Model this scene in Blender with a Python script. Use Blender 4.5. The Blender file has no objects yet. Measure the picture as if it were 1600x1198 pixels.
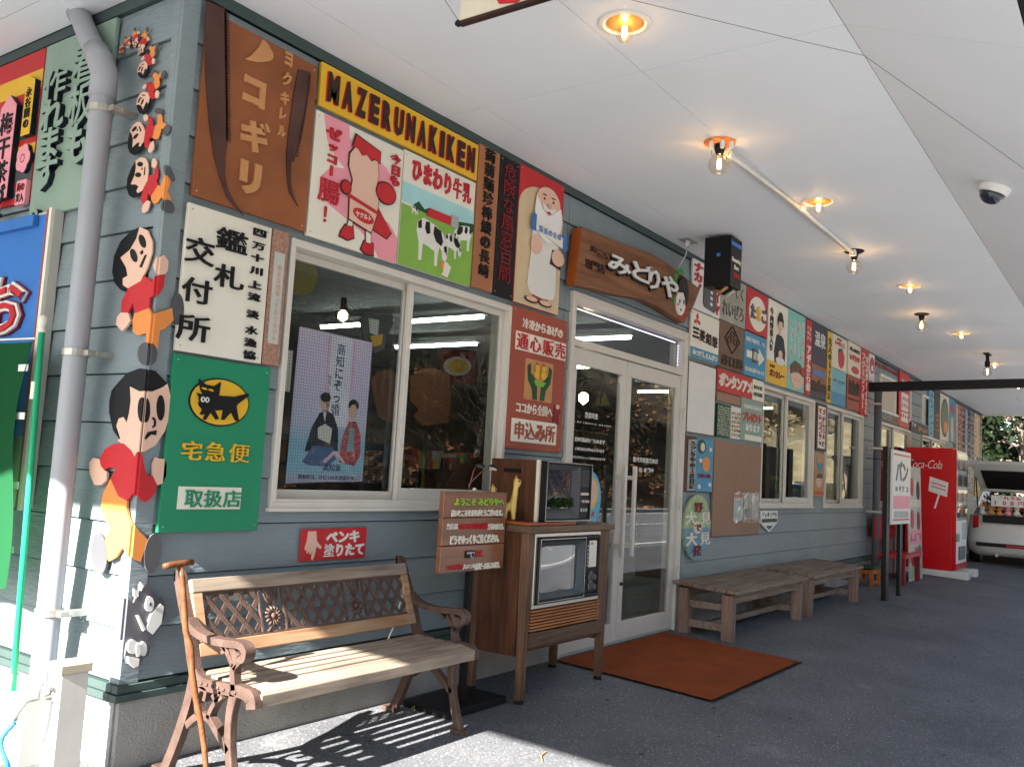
import bpy, bmesh, math, random
from mathutils import Vector, Matrix, noise
SC = bpy.context.scene
COL = SC.collection
rnd = random.Random(7)
PI = math.pi
# ---------------------------------------------------------------- camera
CAM = Vector((-2.05228, -3.14483, 1.18942))
YAW, PIT, ROL = 0.952893397, 0.0957249708, 0.0568794845
_f = Vector((math.cos(PIT)*math.sin(YAW), math.cos(PIT)*math.cos(YAW), math.sin(PIT)))
_r = Vector((math.cos(YAW), -math.sin(YAW), 0.0)); _u = _r.cross(_f)
RT = _r*math.cos(ROL)+_u*math.sin(ROL); UP = -_r*math.sin(ROL)+_u*math.cos(ROL)
cd = bpy.data.cameras.new('camera'); cam = bpy.data.objects.new('camera', cd); COL.objects.link(cam)
cam.matrix_world = Matrix(((RT.x, UP.x, -_f.x, CAM.x), (RT.y, UP.y, -_f.y, CAM.y), (RT.z, UP.z, -_f.z, CAM.z), (0, 0, 0, 1)))
cd.sensor_width = 36; cd.lens = 31.727; cd.clip_end = 600; cd.clip_start = .02
SC.camera = cam
# ---------------------------------------------------------------- light
SUN_EL = math.radians(32.6)
EPS = 0.035
w = bpy.data.worlds.new("World"); SC.world = w; w.use_nodes = True
nt = w.node_tree; nt.nodes.clear()
sky = nt.nodes.new('ShaderNodeTexSky'); sky.sky_type = 'NISHITA'; sky.sun_disc = False
sky.sun_elevation = SUN_EL; sky.sun_rotation = math.radians(-90)   # sun stands towards -x
bg = nt.nodes.new('ShaderNodeBackground'); bg.inputs['Strength'].default_value = .05
wo = nt.nodes.new('ShaderNodeOutputWorld')
nt.links.new(sky.outputs[0], bg.inputs['Color']); nt.links.new(bg.outputs[0], wo.inputs['Surface'])
sd = bpy.data.lights.new('sun', 'SUN'); sd.energy = 5.0; sd.angle = math.radians(.55); sd.color = (1, .975, .94)
so = bpy.data.objects.new('sun', sd); COL.objects.link(so)
sdir = Vector((1, EPS, -math.tan(SUN_EL))).normalized()
so.rotation_euler = sdir.to_track_quat('-Z', 'Y').to_euler(); so.location = (-20, 0, 15)
SC.view_settings.view_transform = 'Standard'; SC.view_settings.look = 'None'
SC.view_settings.gamma = 1; SC.view_settings.use_curve_mapping = False
SC.view_settings.exposure = 2.75
try:
    SC.cycles.max_bounces = 9; SC.cycles.diffuse_bounces = 6; SC.cycles.glossy_bounces = 4
    SC.cycles.transparent_max_bounces = 24; SC.cycles.transmission_bounces = 6
    SC.cycles.sample_clamp_indirect = 6; SC.cycles.use_denoising = True
except Exception: pass
# ---------------------------------------------------------------- measured rays -> points on the real planes
def ray(px, py): return RT*(px-800)+UP*(-(py-599))+_f*1410.09
def on(px, py, ax, val):
    r = ray(px, py); t = (val-CAM[ax])/r[ax]; return CAM+r*t
def Wp(px, py, d=0): q = on(px, py, 1, -d); return q.x, q.z
def Lp(px, py, d=0): q = on(px, py, 0, -d); return q.y, q.z
SL = .05
def gz(y): return SL*y if y > -3 else -3*SL
def WR(tl, tr, br, bl):
    a = [Wp(*p) for p in (tl, tr, br, bl)]
    return ((a[0][0]+a[3][0])/2, (a[1][0]+a[2][0])/2, (a[2][1]+a[3][1])/2, (a[0][1]+a[1][1])/2)
# ---------------------------------------------------------------- materials
MATS = {}
def mat(name, col, rough=.6, metal=0., var=.08, scale=6., bump=0., bscale=80., spec=.22, emit=None, estr=0., dirt=0., coat=0.):
    if name in MATS: return MATS[name]
    m = bpy.data.materials.new(name); m.use_nodes = True; n = m.node_tree; b = n.nodes['Principled BSDF']
    b.inputs['Roughness'].default_value = rough; b.inputs['Metallic'].default_value = metal
    b.inputs['Specular IOR Level'].default_value = spec; b.inputs['Coat Weight'].default_value = coat
    tc = n.nodes.new('ShaderNodeTexCoord')
    nz = n.nodes.new('ShaderNodeTexNoise'); nz.inputs['Scale'].default_value = scale; nz.inputs['Detail'].default_value = 6
    n.links.new(tc.outputs['Object'], nz.inputs['Vector'])
    rp = n.nodes.new('ShaderNodeMapRange'); rp.inputs[1].default_value = .3; rp.inputs[2].default_value = .7
    rp.inputs[3].default_value = 1-var; rp.inputs[4].default_value = 1+var
    n.links.new(nz.outputs['Fac'], rp.inputs[0])
    mx = n.nodes.new('ShaderNodeVectorMath'); mx.operation = 'SCALE'; mx.inputs[0].default_value = col[:3]
    n.links.new(rp.outputs[0], mx.inputs['Scale'])
    out = mx.outputs[0]
    if dirt:
        n2 = n.nodes.new('ShaderNodeTexNoise'); n2.inputs['Scale'].default_value = scale*.35; n2.inputs['Detail'].default_value = 8; n2.inputs['Roughness'].default_value = .7
        n.links.new(tc.outputs['Object'], n2.inputs['Vector'])
        r2 = n.nodes.new('ShaderNodeMapRange'); r2.inputs[1].default_value = .52; r2.inputs[2].default_value = .75; r2.inputs[3].default_value = 0; r2.inputs[4].default_value = dirt
        n.links.new(n2.outputs['Fac'], r2.inputs[0])
        mm = n.nodes.new('ShaderNodeMix'); mm.data_type = 'RGBA'; mm.inputs['B'].default_value = (col[0]*.45+.02, col[1]*.42+.015, col[2]*.38+.01, 1)
        n.links.new(r2.outputs[0], mm.inputs['Factor']); n.links.new(out, mm.inputs['A']); out = mm.outputs['Result']
    n.links.new(out, b.inputs['Base Color'])
    if bump:
        nb = n.nodes.new('ShaderNodeTexNoise'); nb.inputs['Scale'].default_value = bscale; nb.inputs['Detail'].default_value = 5
        n.links.new(tc.outputs['Object'], nb.inputs['Vector'])
        bp = n.nodes.new('ShaderNodeBump'); bp.inputs['Strength'].default_value = bump; bp.inputs['Distance'].default_value = .01
        n.links.new(nb.outputs['Fac'], bp.inputs['Height']); n.links.new(bp.outputs[0], b.inputs['Normal'])
    if emit:
        b.inputs['Emission Color'].default_value = (*emit, 1); b.inputs['Emission Strength'].default_value = estr
    MATS[name] = m; return m
def wood(name, c1, c2, axis=0, scale=10., rough=.55, stretch=14., bump=.15, spec=.22):
    if name in MATS: return MATS[name]
    m = bpy.data.materials.new(name); m.use_nodes = True; n = m.node_tree; b = n.nodes['Principled BSDF']
    b.inputs['Roughness'].default_value = rough; b.inputs['Specular IOR Level'].default_value = spec
    tc = n.nodes.new('ShaderNodeTexCoord'); mp = n.nodes.new('ShaderNodeMapping')
    s = [stretch]*3; s[axis] = 1.0; mp.inputs['Scale'].default_value = s
    n.links.new(tc.outputs['Object'], mp.inputs['Vector'])
    nz = n.nodes.new('ShaderNodeTexNoise'); nz.inputs['Scale'].default_value = scale/5; nz.inputs['Detail'].default_value = 7; nz.inputs['Distortion'].default_value = .6
    n.links.new(mp.outputs[0], nz.inputs['Vector'])
    n2 = n.nodes.new('ShaderNodeTexNoise'); n2.inputs['Scale'].default_value = 3; n2.inputs['Detail'].default_value = 4
    n.links.new(tc.outputs['Object'], n2.inputs['Vector'])
    ad = n.nodes.new('ShaderNodeMath'); ad.operation = 'ADD'; n.links.new(nz.outputs['Fac'], ad.inputs[0])
    ml = n.nodes.new('ShaderNodeMath'); ml.operation = 'MULTIPLY'; ml.inputs[1].default_value = .5; n.links.new(n2.outputs['Fac'], ml.inputs[0]); n.links.new(ml.outputs[0], ad.inputs[1])
    rp = n.nodes.new('ShaderNodeMapRange'); rp.inputs[1].default_value = .5; rp.inputs[2].default_value = 1.0
    n.links.new(ad.outputs[0], rp.inputs[0])
    mm = n.nodes.new('ShaderNodeMix'); mm.data_type = 'RGBA'; mm.inputs['A'].default_value = (*c1, 1); mm.inputs['B'].default_value = (*c2, 1)
    n.links.new(rp.outputs[0], mm.inputs['Factor']); n.links.new(mm.outputs['Result'], b.inputs['Base Color'])
    bp = n.nodes.new('ShaderNodeBump'); bp.inputs['Strength'].default_value = bump; bp.inputs['Distance'].default_value = .004
    n.links.new(nz.outputs['Fac'], bp.inputs['Height']); n.links.new(bp.outputs[0], b.inputs['Normal'])
    MATS[name] = m; return m
def thin_glass(name, tint=(1, 1, 1), rough=0.0, ior=1.5, mesh=0.0):
    m = bpy.data.materials.new(name); m.use_nodes = True; n = m.node_tree; n.nodes.clear()
    o = n.nodes.new('ShaderNodeOutputMaterial'); mx = n.nodes.new('ShaderNodeMixShader'); fr = n.nodes.new('ShaderNodeFresnel'); fr.inputs['IOR'].default_value = ior
    t = n.nodes.new('ShaderNodeBsdfTransparent'); t.inputs[0].default_value = (*tint, 1)
    g = n.nodes.new('ShaderNodeBsdfGlossy'); g.inputs['Roughness'].default_value = rough
    ge = n.nodes.new('ShaderNodeNewGeometry'); mi = n.nodes.new('ShaderNodeMix'); mi.data_type = 'FLOAT'; mi.inputs['A'].default_value = ior; mi.inputs['B'].default_value = 1/ior
    n.links.new(ge.outputs['Backfacing'], mi.inputs['Factor']); n.links.new(mi.outputs['Result'], fr.inputs['IOR'])
    n.links.new(fr.outputs[0], mx.inputs[0]); n.links.new(t.outputs[0], mx.inputs[1]); n.links.new(g.outputs[0], mx.inputs[2]); n.links.new(mx.outputs[0], o.inputs[0])
    return m
# siding with vertical-ish embossed grain
M_SIDE = mat('siding_paint', (.205, .25, .262), .42, spec=.4, var=.07, scale=3, bump=.55, bscale=55, dirt=.25)
def _stretch(m, sc):
    n = m.node_tree
    for nd in [x for x in n.nodes if x.type == 'TEX_NOISE' and x.inputs['Scale'].default_value > 40]:
        mp = n.nodes.new('ShaderNodeMapping'); mp.inputs['Scale'].default_value = sc
        src = nd.inputs['Vector'].links[0].from_socket; n.links.new(src, mp.inputs['Vector']); n.links.new(mp.outputs[0], nd.inputs['Vector'])
_stretch(M_SIDE, (.25, .25, 1.4))
M_TRIMG = mat('green_trim', (.05, .075, .068), .45)
M_CEIL = mat('ceiling_white', (.79, .80, .81), .7, var=.02, scale=1.5, dirt=.06)
M_ALU = mat('aluminium_beige', (.62, .58, .51), .38, metal=0., var=.04)
M_CONC = mat('foundation_stucco', (.36, .345, .32), .9, var=.15, scale=5, bump=1.0, bscale=90, dirt=.4)
M_GLASS = thin_glass('window_glass', (.90, .93, .92), ior=1.38)
M_GLASSD = thin_glass('screen_glass', (.48, .50, .50), ior=1.55)
M_BLACK = mat('black_paint', (.010, .010, .011), .45, spec=.2)
M_WHITE = mat('white_paint', (.72, .70, .65), .45, var=.03)
M_CREAM = mat('cream_board', (.68, .62, .48), .5, var=.06, scale=3, dirt=.35)
M_CREAM2 = mat('ivory_board', (.76, .72, .60), .5, var=.05, scale=3, dirt=.3)
M_RED = mat('red_paint', (.50, .025, .03), .4, var=.08)
M_DRED = mat('dark_red_paint', (.20, .012, .02), .45)
M_YEL = mat('yellow_paint', (.72, .42, .03), .42, var=.06, scale=3)
M_GRN = mat('green_board', (.02, .235, .115), .38, var=.05, scale=2)
M_TAN = mat('tan_wood_paint', (.52, .25, .10), .5, var=.08)
M_SAW = mat('rusty_saw_steel', (.075, .034, .026), .5, var=.4, scale=5)
M_BRN = mat('brown_board', (.26, .088, .034), .6, var=.25, scale=2.5)
M_DBRN = mat('dark_brown', (.040, .018, .012), .5, var=.3, scale=4)
M_SKIN = mat('peach_paint', (.72, .46, .34), .45, var=.03)
M_ORA = mat('orange_paint', (.72, .25, .06), .45, var=.05)
M_GREY = mat('grey_paint', (.085, .085, .09), .4)
M_LGREY = mat('light_grey_paint', (.38, .38, .37), .5)
M_BLUE = mat('blue_paint', (.045, .17, .48), .4, var=.12, scale=2)
M_LBLUE = mat('sky_blue_paint', (.05, .26, .42), .45)
M_TEAL = mat('turquoise_paint', (.22, .50, .44), .5)
M_SAGE = mat('sage_board', (.25, .34, .27), .55, var=.05)
M_PINK = mat('pink_paint', (.78, .30, .35), .5, var=.05)
M_DGRN = mat('dark_green_paint', (.012, .07, .03), .45)
M_BRICK = mat('brick_red_board', (.34, .075, .045), .5, var=.08, scale=3)
M_ORG = mat('terracotta_board', (.36, .145, .065), .5, var=.1)
M_PIPE = mat('grey_vinyl_pipe', (.33, .34, .36), .35, var=.04, scale=3, dirt=.2)
M_STEEL = mat('galvanised_steel', (.45, .43, .38), .4, metal=.7, var=.15, scale=30)
M_IRON = mat('brown_cast_iron', (.10, .062, .048), .42, metal=.2, var=.25, scale=20, bump=.3, bscale=150)
M_SLAT = wood('weathered_slat', (.155, .115, .085), (.37, .295, .22), 0, 14, .7)
M_SLATO = wood('varnished_slat', (.26, .12, .05), (.44, .30, .18), 0, 12, .55)
M_TABLE = wood('weathered_table_wood', (.15, .105, .078), (.34, .26, .195), 0, 12, .75)
M_TABLEZ = wood('weathered_leg_wood', (.15, .09, .068), (.32, .22, .165), 2, 12, .75)
M_WALN = wood('walnut_veneer', (.04, .014, .007), (.13, .048, .020), 2, 16, .35, spec=.5)
M_OAK = wood('oak_leg', (.07, .035, .02), (.20, .11, .065), 2, 18, .5)
M_OAKX = wood('oak_top', (.07, .04, .025), (.16, .10, .06), 0, 18, .4)
M_SIGNW = wood('carved_sign_wood', (.12, .042, .018), (.27, .125, .06), 0, 9, .5)
M_SIGNE = mat('orange_end_grain', (.30, .07, .015), .4, var=.2)
M_PLANK = wood('varnished_plank', (.13, .045, .022), (.26, .105, .05), 0, 7, .28, spec=.6)
M_CORK = mat('cork', (.36, .20, .14), .8, var=.3, scale=90)
M_KRAFT = mat('hardboard', (.34, .20, .125), .75, var=.06, scale=4)
M_BOARD = mat('brown_hardboard', (.30, .175, .11), .6, var=.07, scale=3)
M_SILV = mat('silver_trim', (.55, .53, .48), .3, metal=.8)
# ---------------------------------------------------------------- mesh builders
class MB:
    def __init__(s): s.v = []; s.f = []
    def quadbox(s, c):
        b = len(s.v); s.v += [tuple(p) for p in c]
        for f in ((0, 3, 2, 1), (4, 5, 6, 7), (0, 1, 5, 4), (1, 2, 6, 5), (2, 3, 7, 6), (3, 0, 4, 7)): s.f.append(tuple(b+i for i in f))
        return s
    def box(s, x0, x1, y0, y1, z0, z1):
        return s.quadbox([(x0, y0, z0), (x1, y0, z0), (x1, y1, z0), (x0, y1, z0), (x0, y0, z1), (x1, y0, z1), (x1, y1, z1), (x0, y1, z1)])
    def prism(s, pts, y0, y1):           # pts (x,z); front at y0 (smaller), back at y1
        a = sum(pts[i][0]*pts[(i+1) % len(pts)][1]-pts[(i+1) % len(pts)][0]*pts[i][1] for i in range(len(pts)))
        if a < 0: pts = pts[::-1]
        b = len(s.v); n = len(pts)
        s.v += [(p[0], y0, p[1]) for p in pts]+[(p[0], y1, p[1]) for p in pts]
        s.f.append(tuple(b+i for i in range(n))); s.f.append(tuple(b+n+i for i in reversed(range(n))))
        for i in range(n):
            j = (i+1) % n; s.f.append((b+i, b+n+i, b+n+j, b+j))
        return s
    def tube(s, path, r, seg=10, cap=True):
        path = [Vector(p) for p in path]; n = len(path); rs = r if isinstance(r, (list, tuple)) else [r]*n
        b = len(s.v); prev = None
        for i, p in enumerate(path):
            t = (path[min(i+1, n-1)]-path[max(i-1, 0)]).normalized()
            if prev is None:
                a = t.orthogonal().normalized()
            else:
                a = prev-t*prev.dot(t); a.normalize()
            prev = a; c = t.cross(a)
            for k in range(seg):
                th = 2*PI*k/seg; s.v.append(tuple(p+(a*math.cos(th)+c*math.sin(th))*rs[i]))
        for i in range(n-1):
            for k in range(seg):
                k2 = (k+1) % seg; s.f.append((b+i*seg+k, b+i*seg+k2, b+(i+1)*seg+k2, b+(i+1)*seg+k))
        if cap:
            s.f.append(tuple(b+k for k in reversed(range(seg)))); s.f.append(tuple(b+(n-1)*seg+k for k in range(seg)))
        return s
    def lathe(s, prof, seg=20, c=(0, 0, 0), rot=None):
        b = len(s.v); c = Vector(c)
        for (r, z) in prof:
            for k in range(seg):
                th = 2*PI*k/seg; p = Vector((r*math.cos(th), r*math.sin(th), z))
                if rot: p = rot @ p
                s.v.append(tuple(p+c))
        for i in range(len(prof)-1):
            for k in range(seg):
                k2 = (k+1) % seg; s.f.append((b+i*seg+k, b+i*seg+k2, b+(i+1)*seg+k2, b+(i+1)*seg+k))
        s.f.append(tuple(b+k for k in reversed(range(seg)))); s.f.append(tuple(b+(len(prof)-1)*seg+k for k in range(seg)))
        return s
    def add(s, vs, fs):
        b = len(s.v); s.v += vs; s.f += [tuple(b+i for i in f) for f in fs]; return s
    def mesh(s, name, m=None, smooth=False):
        me = bpy.data.meshes.new(name); me.from_pydata(s.v, [], s.f); me.update()
        if m: me.materials.append(m)
        if smooth:
            for p in me.polygons: p.use_smooth = True
        return me
    def build(s, name, m, parent=None, smooth=False, bevel=0, seg=2):
        o = bpy.data.objects.new(name, s.mesh(name, m, smooth)); COL.objects.link(o)
        if parent: o.parent = parent
        if bevel:
            md = o.modifiers.new('bevel', 'BEVEL'); md.width = bevel; md.segments = seg; md.limit_method = 'ANGLE'; md.angle_limit = math.radians(40)
        return o
def obj(name, me, parent=None, loc=(0, 0, 0), scale=(1, 1, 1), rot=(0, 0, 0)):
    o = bpy.data.objects.new(name, me); COL.objects.link(o); o.location = loc; o.scale = scale; o.rotation_euler = rot
    if parent: o.parent = parent
    return o
def thing(name, label, cat, loc=(0, 0, 0), rot=(0, 0, 0), group=None):
    o = bpy.data.objects.new(name, None); COL.objects.link(o); o.location = loc; o.rotation_euler = rot; o.empty_display_size = .1
    o['label'] = label; o['category'] = cat
    if group: o['group'] = group
    return o
def tag(o, label, cat, group=None):
    o['label'] = label; o['category'] = cat
    if group: o['group'] = group
    return o
def poly(parent, name, pts, m, y, d): return MB().prism(pts, -(y+d), -y).build(name, m, parent)
def ell(cx, cz, rx, rz, n=28, rot=0., a0=0, a1=2*PI):
    c, s = math.cos(rot), math.sin(rot); o = []
    for k in range(n):
        t = a0+(a1-a0)*k/(n if abs(a1-a0-2*PI) < 1e-6 else n-1); x, z = rx*math.cos(t), rz*math.sin(t); o.append((cx+x*c-z*s, cz+x*s+z*c))
    return o
def rrect(x0, x1, z0, z1, r, n=5):
    o = []
    for cx, cz, a in ((x1-r, z0+r, -PI/2), (x1-r, z1-r, 0), (x0+r, z1-r, PI/2), (x0+r, z0+r, PI)):
        for k in range(n): t = a+PI/2*k/(n-1); o.append((cx+r*math.cos(t), cz+r*math.sin(t)))
    return o
def rc(x0, x1, z0, z1): return [(x0, z0), (x1, z0), (x1, z1), (x0, z1)]
# ---------------------------------------------------------------- lettering
_G = {}
def glyph(ch, off=.018):
    if ord(ch) >= 0x4E00 and off > .015 and ch not in '三大川上十八人日口': off = 0. if ch in '便務験' else min(off*.3, .010)
    k = (ch, off)
    if k in _G: return _G[k]
    c = bpy.data.curves.new('t', 'FONT'); c.body = ch; c.size = 1; c.offset = off; c.resolution_u = 2; c.extrude = .05
    o = bpy.data.objects.new('t', c); COL.objects.link(o)
    me = bpy.data.meshes.new_from_object(o.evaluated_get(bpy.context.evaluated_depsgraph_get()))
    vs = [tuple(v.co) for v in me.vertices]; fs = [tuple(p.vertices) for p in me.polygons]
    bpy.data.objects.remove(o); bpy.data.curves.remove(c); bpy.data.meshes.remove(me)
    bb = (min(v[0] for v in vs), max(v[0] for v in vs), min(v[1] for v in vs), max(v[1] for v in vs)) if vs else None
    _G[k] = (vs, fs, bb); return _G[k]
ROT_V = set('ー～〜')
def _cells(s, x, z, w, h, vert, off, gap=.06, rot=0):
    out = []; n = len(s)
    latin = all(ord(c) < 128 for c in s)
    if latin and not vert:
        ws = []
        for c in s:
            g = glyph(c, off) if c != ' ' else None
            ws.append((g[2][1]-g[2][0]) if g and g[2] else .3)
        tot = sum(ws)+.07*(n-1); cx = x
        for c, cw in zip(s, ws):
            if c != ' ':
                vs, fs, bb = glyph(c, off); sx = w/tot
                zb = bb[2] if c in '.,:-~()/' else (min(bb[2], 0) if c in 'gjpqy' else 0)
                sz = h/.73
                out.append((c, cx, z, sx, sz, bb[0], 0.))
            cx += (cw+.07)*w/tot
    else:
        for i, c in enumerate(s):
            if c in ' 　': continue
            if vert: out.append((c, x, z+h-(i+1)*h/n, w, h/n, 0, -.12))
            else: out.append((c, x+i*w/n, z, w/n, h, 0, -.12))
    return out
def _gv(c, off, sx, sz, bx, bz, ox, oz, y, d, vert=False):
    vs, fs, bb = glyph(c, off)
    o = []
    for v in vs:
        vx, vy = v[0], v[1]
        if vert and c in ROT_V: vx, vy = 1-(v[1]+.12), v[0]-.12+.0; vx = v[1]+.12; vy = (1-v[0])-.12
        o.append(((vx-bx)*sx+ox, -(y+(v[2]+.05)*10*d), (vy-bz)*sz+oz))
    return o, fs
def txt(parent, s, x, z, w, h, m, y, d=.008, vert=False, off=.018, split=False, name='lettering', shear=0.):
    cells = _cells(s, x, z, w, h, vert, off)
    if not split and cells and min(cells[0][3] if vert else 9, h/len(s) if vert else h) > .075: split = True
    if split:
        for c, ox, oz, sx, sz, bx, bz in cells:
            vs, fs = _gv(c, off, sx, sz, bx, bz, 0, 0, 0, d, vert)
            MB().add(vs, fs).build('letter', m, parent).location = (ox, -y, oz)
        return
    mb = MB()
    for c, ox, oz, sx, sz, bx, bz in cells:
        vs, fs = _gv(c, off, sx, sz, bx, bz, ox, oz, y, d, vert); mb.add(vs, fs)
    if mb.v:
        o = mb.build(name, m, parent); o['kind'] = 'stuff'; return o
def bars(parent, x, z, w, h, m, y, d, nx, nz, seed, name='lettering', fill=.75):   # small unreadable marks
    r = random.Random(seed); mb = MB(); cw, ch = w/nx, h/nz
    for i in range(nx):
        for j in range(nz):
            x0, z0 = x+i*cw, z+j*ch
            for k in range(r.choice((2, 3, 3))):
                if r.random() < .5:
                    zz = z0+ch*(.12+.76*r.random()*.85); xa = x0+cw*(.1+.2*r.random()); mb.box(xa, min(x0+cw*.9, xa+cw*(.35+.4*r.random())), -(y+d), -y, zz, zz+ch*.13)
                else:
                    xx = x0+cw*(.12+.65*r.random()); za = z0+ch*(.1+.2*r.random()); mb.box(xx, xx+cw*.16, -(y+d*.92), -y, za, min(z0+ch*.9, za+ch*(.35+.4*r.random())))
    return mb.build(name, m, parent)
def sign(label, rect, m, t=.018, wall='M', y=.016, name='wall_sign', group='advertising boards on the shop wall', cat='sign', border=None, pts=None, screws=True, edge=None):
    x0, x1, z0, z1 = rect; W, H = x1-x0, z1-z0
    if wall == 'M': root = thing(name, label, cat, (x0, -y, z0), (0, 0, 0), group)
    else: root = thing(name, label, cat, (-y, x1, z0), (0, 0, -PI/2), group)   # rect = (ylow, yhigh, z0, z1)
    g = .003
    poly(root, 'board', pts or rc(g, W-g, g, H-g), m, 0, t).modifiers.new('b', 'BEVEL').width = .0015
    if border: poly_ring(root, 'frame', g, W-g, g, H-g, .012 if border is True else border[1], M_BLACK if border is True else border[0], t, .004)
    if screws and W > .12:
        for sx in (.022, W-.022):
            for sz in (.025, H-.025): obj('screw', SCREW, root, (sx, -t, sz))
    return root, W, H, t
def poly_ring(parent, name, x0, x1, z0, z1, wd, m, y, d):
    mb = MB()
    mb.box(x0, x1, -(y+d), -y, z0, z0+wd).box(x0, x1, -(y+d), -y, z1-wd, z1).box(x0, x0+wd, -(y+d), -y, z0+wd, z1-wd).box(x1-wd, x1, -(y+d), -y, z0+wd, z1-wd)
    return mb.build(name, m, parent)
SCREW = MB().lathe([(.004, 0), (.0038, .0015), (.001, .002)], 8, rot=Matrix.Rotation(PI/2, 3, 'X')).mesh('screw', M_STEEL)
# ================================================================= SETTING
XL = -.035                      # plane of the end wall
def struct(o): o['kind'] = 'structure'; return o
# --- ground
def asphalt():
    m = bpy.data.materials.new('worn_asphalt'); m.use_nodes = True; n = m.node_tree; b = n.nodes['Principled BSDF']; b.inputs['Roughness'].default_value = .8
    tc = n.nodes.new('ShaderNodeTexCoord')
    def nz(s, d=6, r=.55):
        t = n.nodes.new('ShaderNodeTexNoise'); t.inputs['Scale'].default_value = s; t.inputs['Detail'].default_value = d; t.inputs['Roughness'].default_value = r; n.links.new(tc.outputs['Object'], t.inputs['Vector']); return t
    def rmp(src, a, bb, c, d):
        t = n.nodes.new('ShaderNodeMapRange'); t.inputs[1].default_value = a; t.inputs[2].default_value = bb; t.inputs[3].default_value = c; t.inputs[4].default_value = d; n.links.new(src, t.inputs[0]); return t.outputs[0]
    def mix(f, A, B):
        t = n.nodes.new('ShaderNodeMix'); t.data_type = 'RGBA'
        n.links.new(f, t.inputs['Factor'])
        for s, v in (('A', A), ('B', B)):
            if isinstance(v, tuple): t.inputs[s].default_value = v
            else: n.links.new(v, t.inputs[s])
        return t.outputs['Result']
    base = mix(rmp(nz(1.1).outputs['Fac'], .3, .7, 0, 1), (.086, .087, .093, 1), (.138, .139, .142, 1))
    grain = mix(rmp(nz(95, 4, .75).outputs['Fac'], .38, .62, 0, 1), (.55, .55, .56, 1), (1.42, 1.42, 1.40, 1))
    mul = n.nodes.new('ShaderNodeMix'); mul.data_type = 'RGBA'; mul.blend_type = 'MULTIPLY'; mul.inputs['Factor'].default_value = 1
    n.links.new(base, mul.inputs['A']); n.links.new(grain, mul.inputs['B'])
    vo = n.nodes.new('ShaderNodeTexVoronoi'); vo.inputs['Scale'].default_value = 38; n.links.new(tc.outputs['Object'], vo.inputs['Vector'])
    chips = mix(rmp(vo.outputs['Distance'], .12, .17, 1, 0), mul.outputs['Result'], (.42, .41, .38, 1))
    # dark droplets and gum stains
    mp = n.nodes.new('ShaderNodeMapping'); mp.inputs['Scale'].default_value = (1, 1.9, 1); n.links.new(tc.outputs['Object'], mp.inputs['Vector'])
    v2 = n.nodes.new('ShaderNodeTexVoronoi'); v2.inputs['Scale'].default_value = 4.6; n.links.new(mp.outputs[0], v2.inputs['Vector'])
    vm = n.nodes.new('ShaderNodeMath'); vm.operation = 'MULTIPLY'; n.links.new(rmp(v2.outputs['Distance'], .085, .12, 1, 0), vm.inputs[0]); n.links.new(rmp(nz(5).outputs['Fac'], .46, .52, 0, .85), vm.inputs[1])
    st = mix(vm.outputs[0], chips, (.022, .022, .022, 1))
    pale = mix(rmp(nz(2.3, 9, .7).outputs['Fac'], .60, .72, 0, .55), st, (.26, .25, .24, 1))
    dk = mix(rmp(nz(.8, 9, .75).outputs['Fac'], .54, .66, 0, .55), pale, (.055, .056, .06, 1))
    n.links.new(dk, b.inputs['Base Color'])
    bp = n.nodes.new('ShaderNodeBump'); bp.inputs['Strength'].default_value = .8; bp.inputs['Distance'].default_value = .006
    n.links.new(nz(70, 5, .75).outputs['Fac'], bp.inputs['Height']); n.links.new(bp.outputs[0], b.inputs['Normal'])
    return m
M_ASPH = asphalt()
g = MB(); ys = [300, 0, -3, -300]; zs = [0, 0, -.15, -.15]
for y, z in zip(ys, zs): g.v += [(-300, y, z), (300, y, z)]
for i in range(3): g.f.append((2*i, 2*i+2, 2*i+3, 2*i+1))
struct(g.build('ground', M_ASPH))
M_ROAD = mat('road_asphalt', (.20, .20, .20), .8, var=.12, scale=2, bump=.4, bscale=120)
struct(MB().box(-150, 200, -12.9, -4.9, -.2, -.146).build('road', M_ROAD))
M_LINE = mat('road_line_paint', (.72, .71, .68), .7, var=.12, scale=12)
for y in (-5.35, -12.45): struct(MB().box(-150, 200, y-.075, y+.075, -.19, -.142).build('road_line', M_LINE))
for k in range(-6, 16): struct(MB().box(k*10, k*10+5, -8.95, -8.81, -.19, -.142).build('road_line', M_LINE))
struct(MB().box(-150, 200, -13.4, -12.95, -.2, -.02).build('kerb', mat('kerb_concrete', (.38, .37, .35), .85, var=.12, scale=3)))
# --- hillside across the road (seen mirrored in the windows) and at the far end
def hill_h(x, y):
    d = max(0, -14.2-y); e = max(0, x-42-.25*y)
    h = 11*(1-math.exp(-d/9.))+ (7*(1-math.exp(-e/14.)) if e > 0 else 0)
    return -.12+h*(1+.12*noise.noise(Vector((x*.12, y*.12, 0))))+.35*noise.noise(Vector((x*.5, y*.5, 3)))*min(1, (d+e)/2)
M_HILL = mat('dry_hillside', (.20, .165, .095), .95, var=.4, scale=.9, bump=1, bscale=6, dirt=.5)
hb = MB(); NX, NY = 90, 44
for j in range(NY+1):
    for i in range(NX+1):
        x = -50+i*170/NX; y = -13.6-j*1.0 if True else 0; hb.v.append((x, y, hill_h(x, y)))
for j in range(NY):
    for i in range(NX):
        if -50+i*170/NX >= 42: a = j*(NX+1)+i; hb.f.append((a, a+NX+1, a+NX+2, a+1))
struct(hb.build('hillside', M_HILL, smooth=True))
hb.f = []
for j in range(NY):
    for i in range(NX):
        if -50+i*170/NX < 42: a = j*(NX+1)+i; hb.f.append((a, a+NX+1, a+NX+2, a+1))
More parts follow.
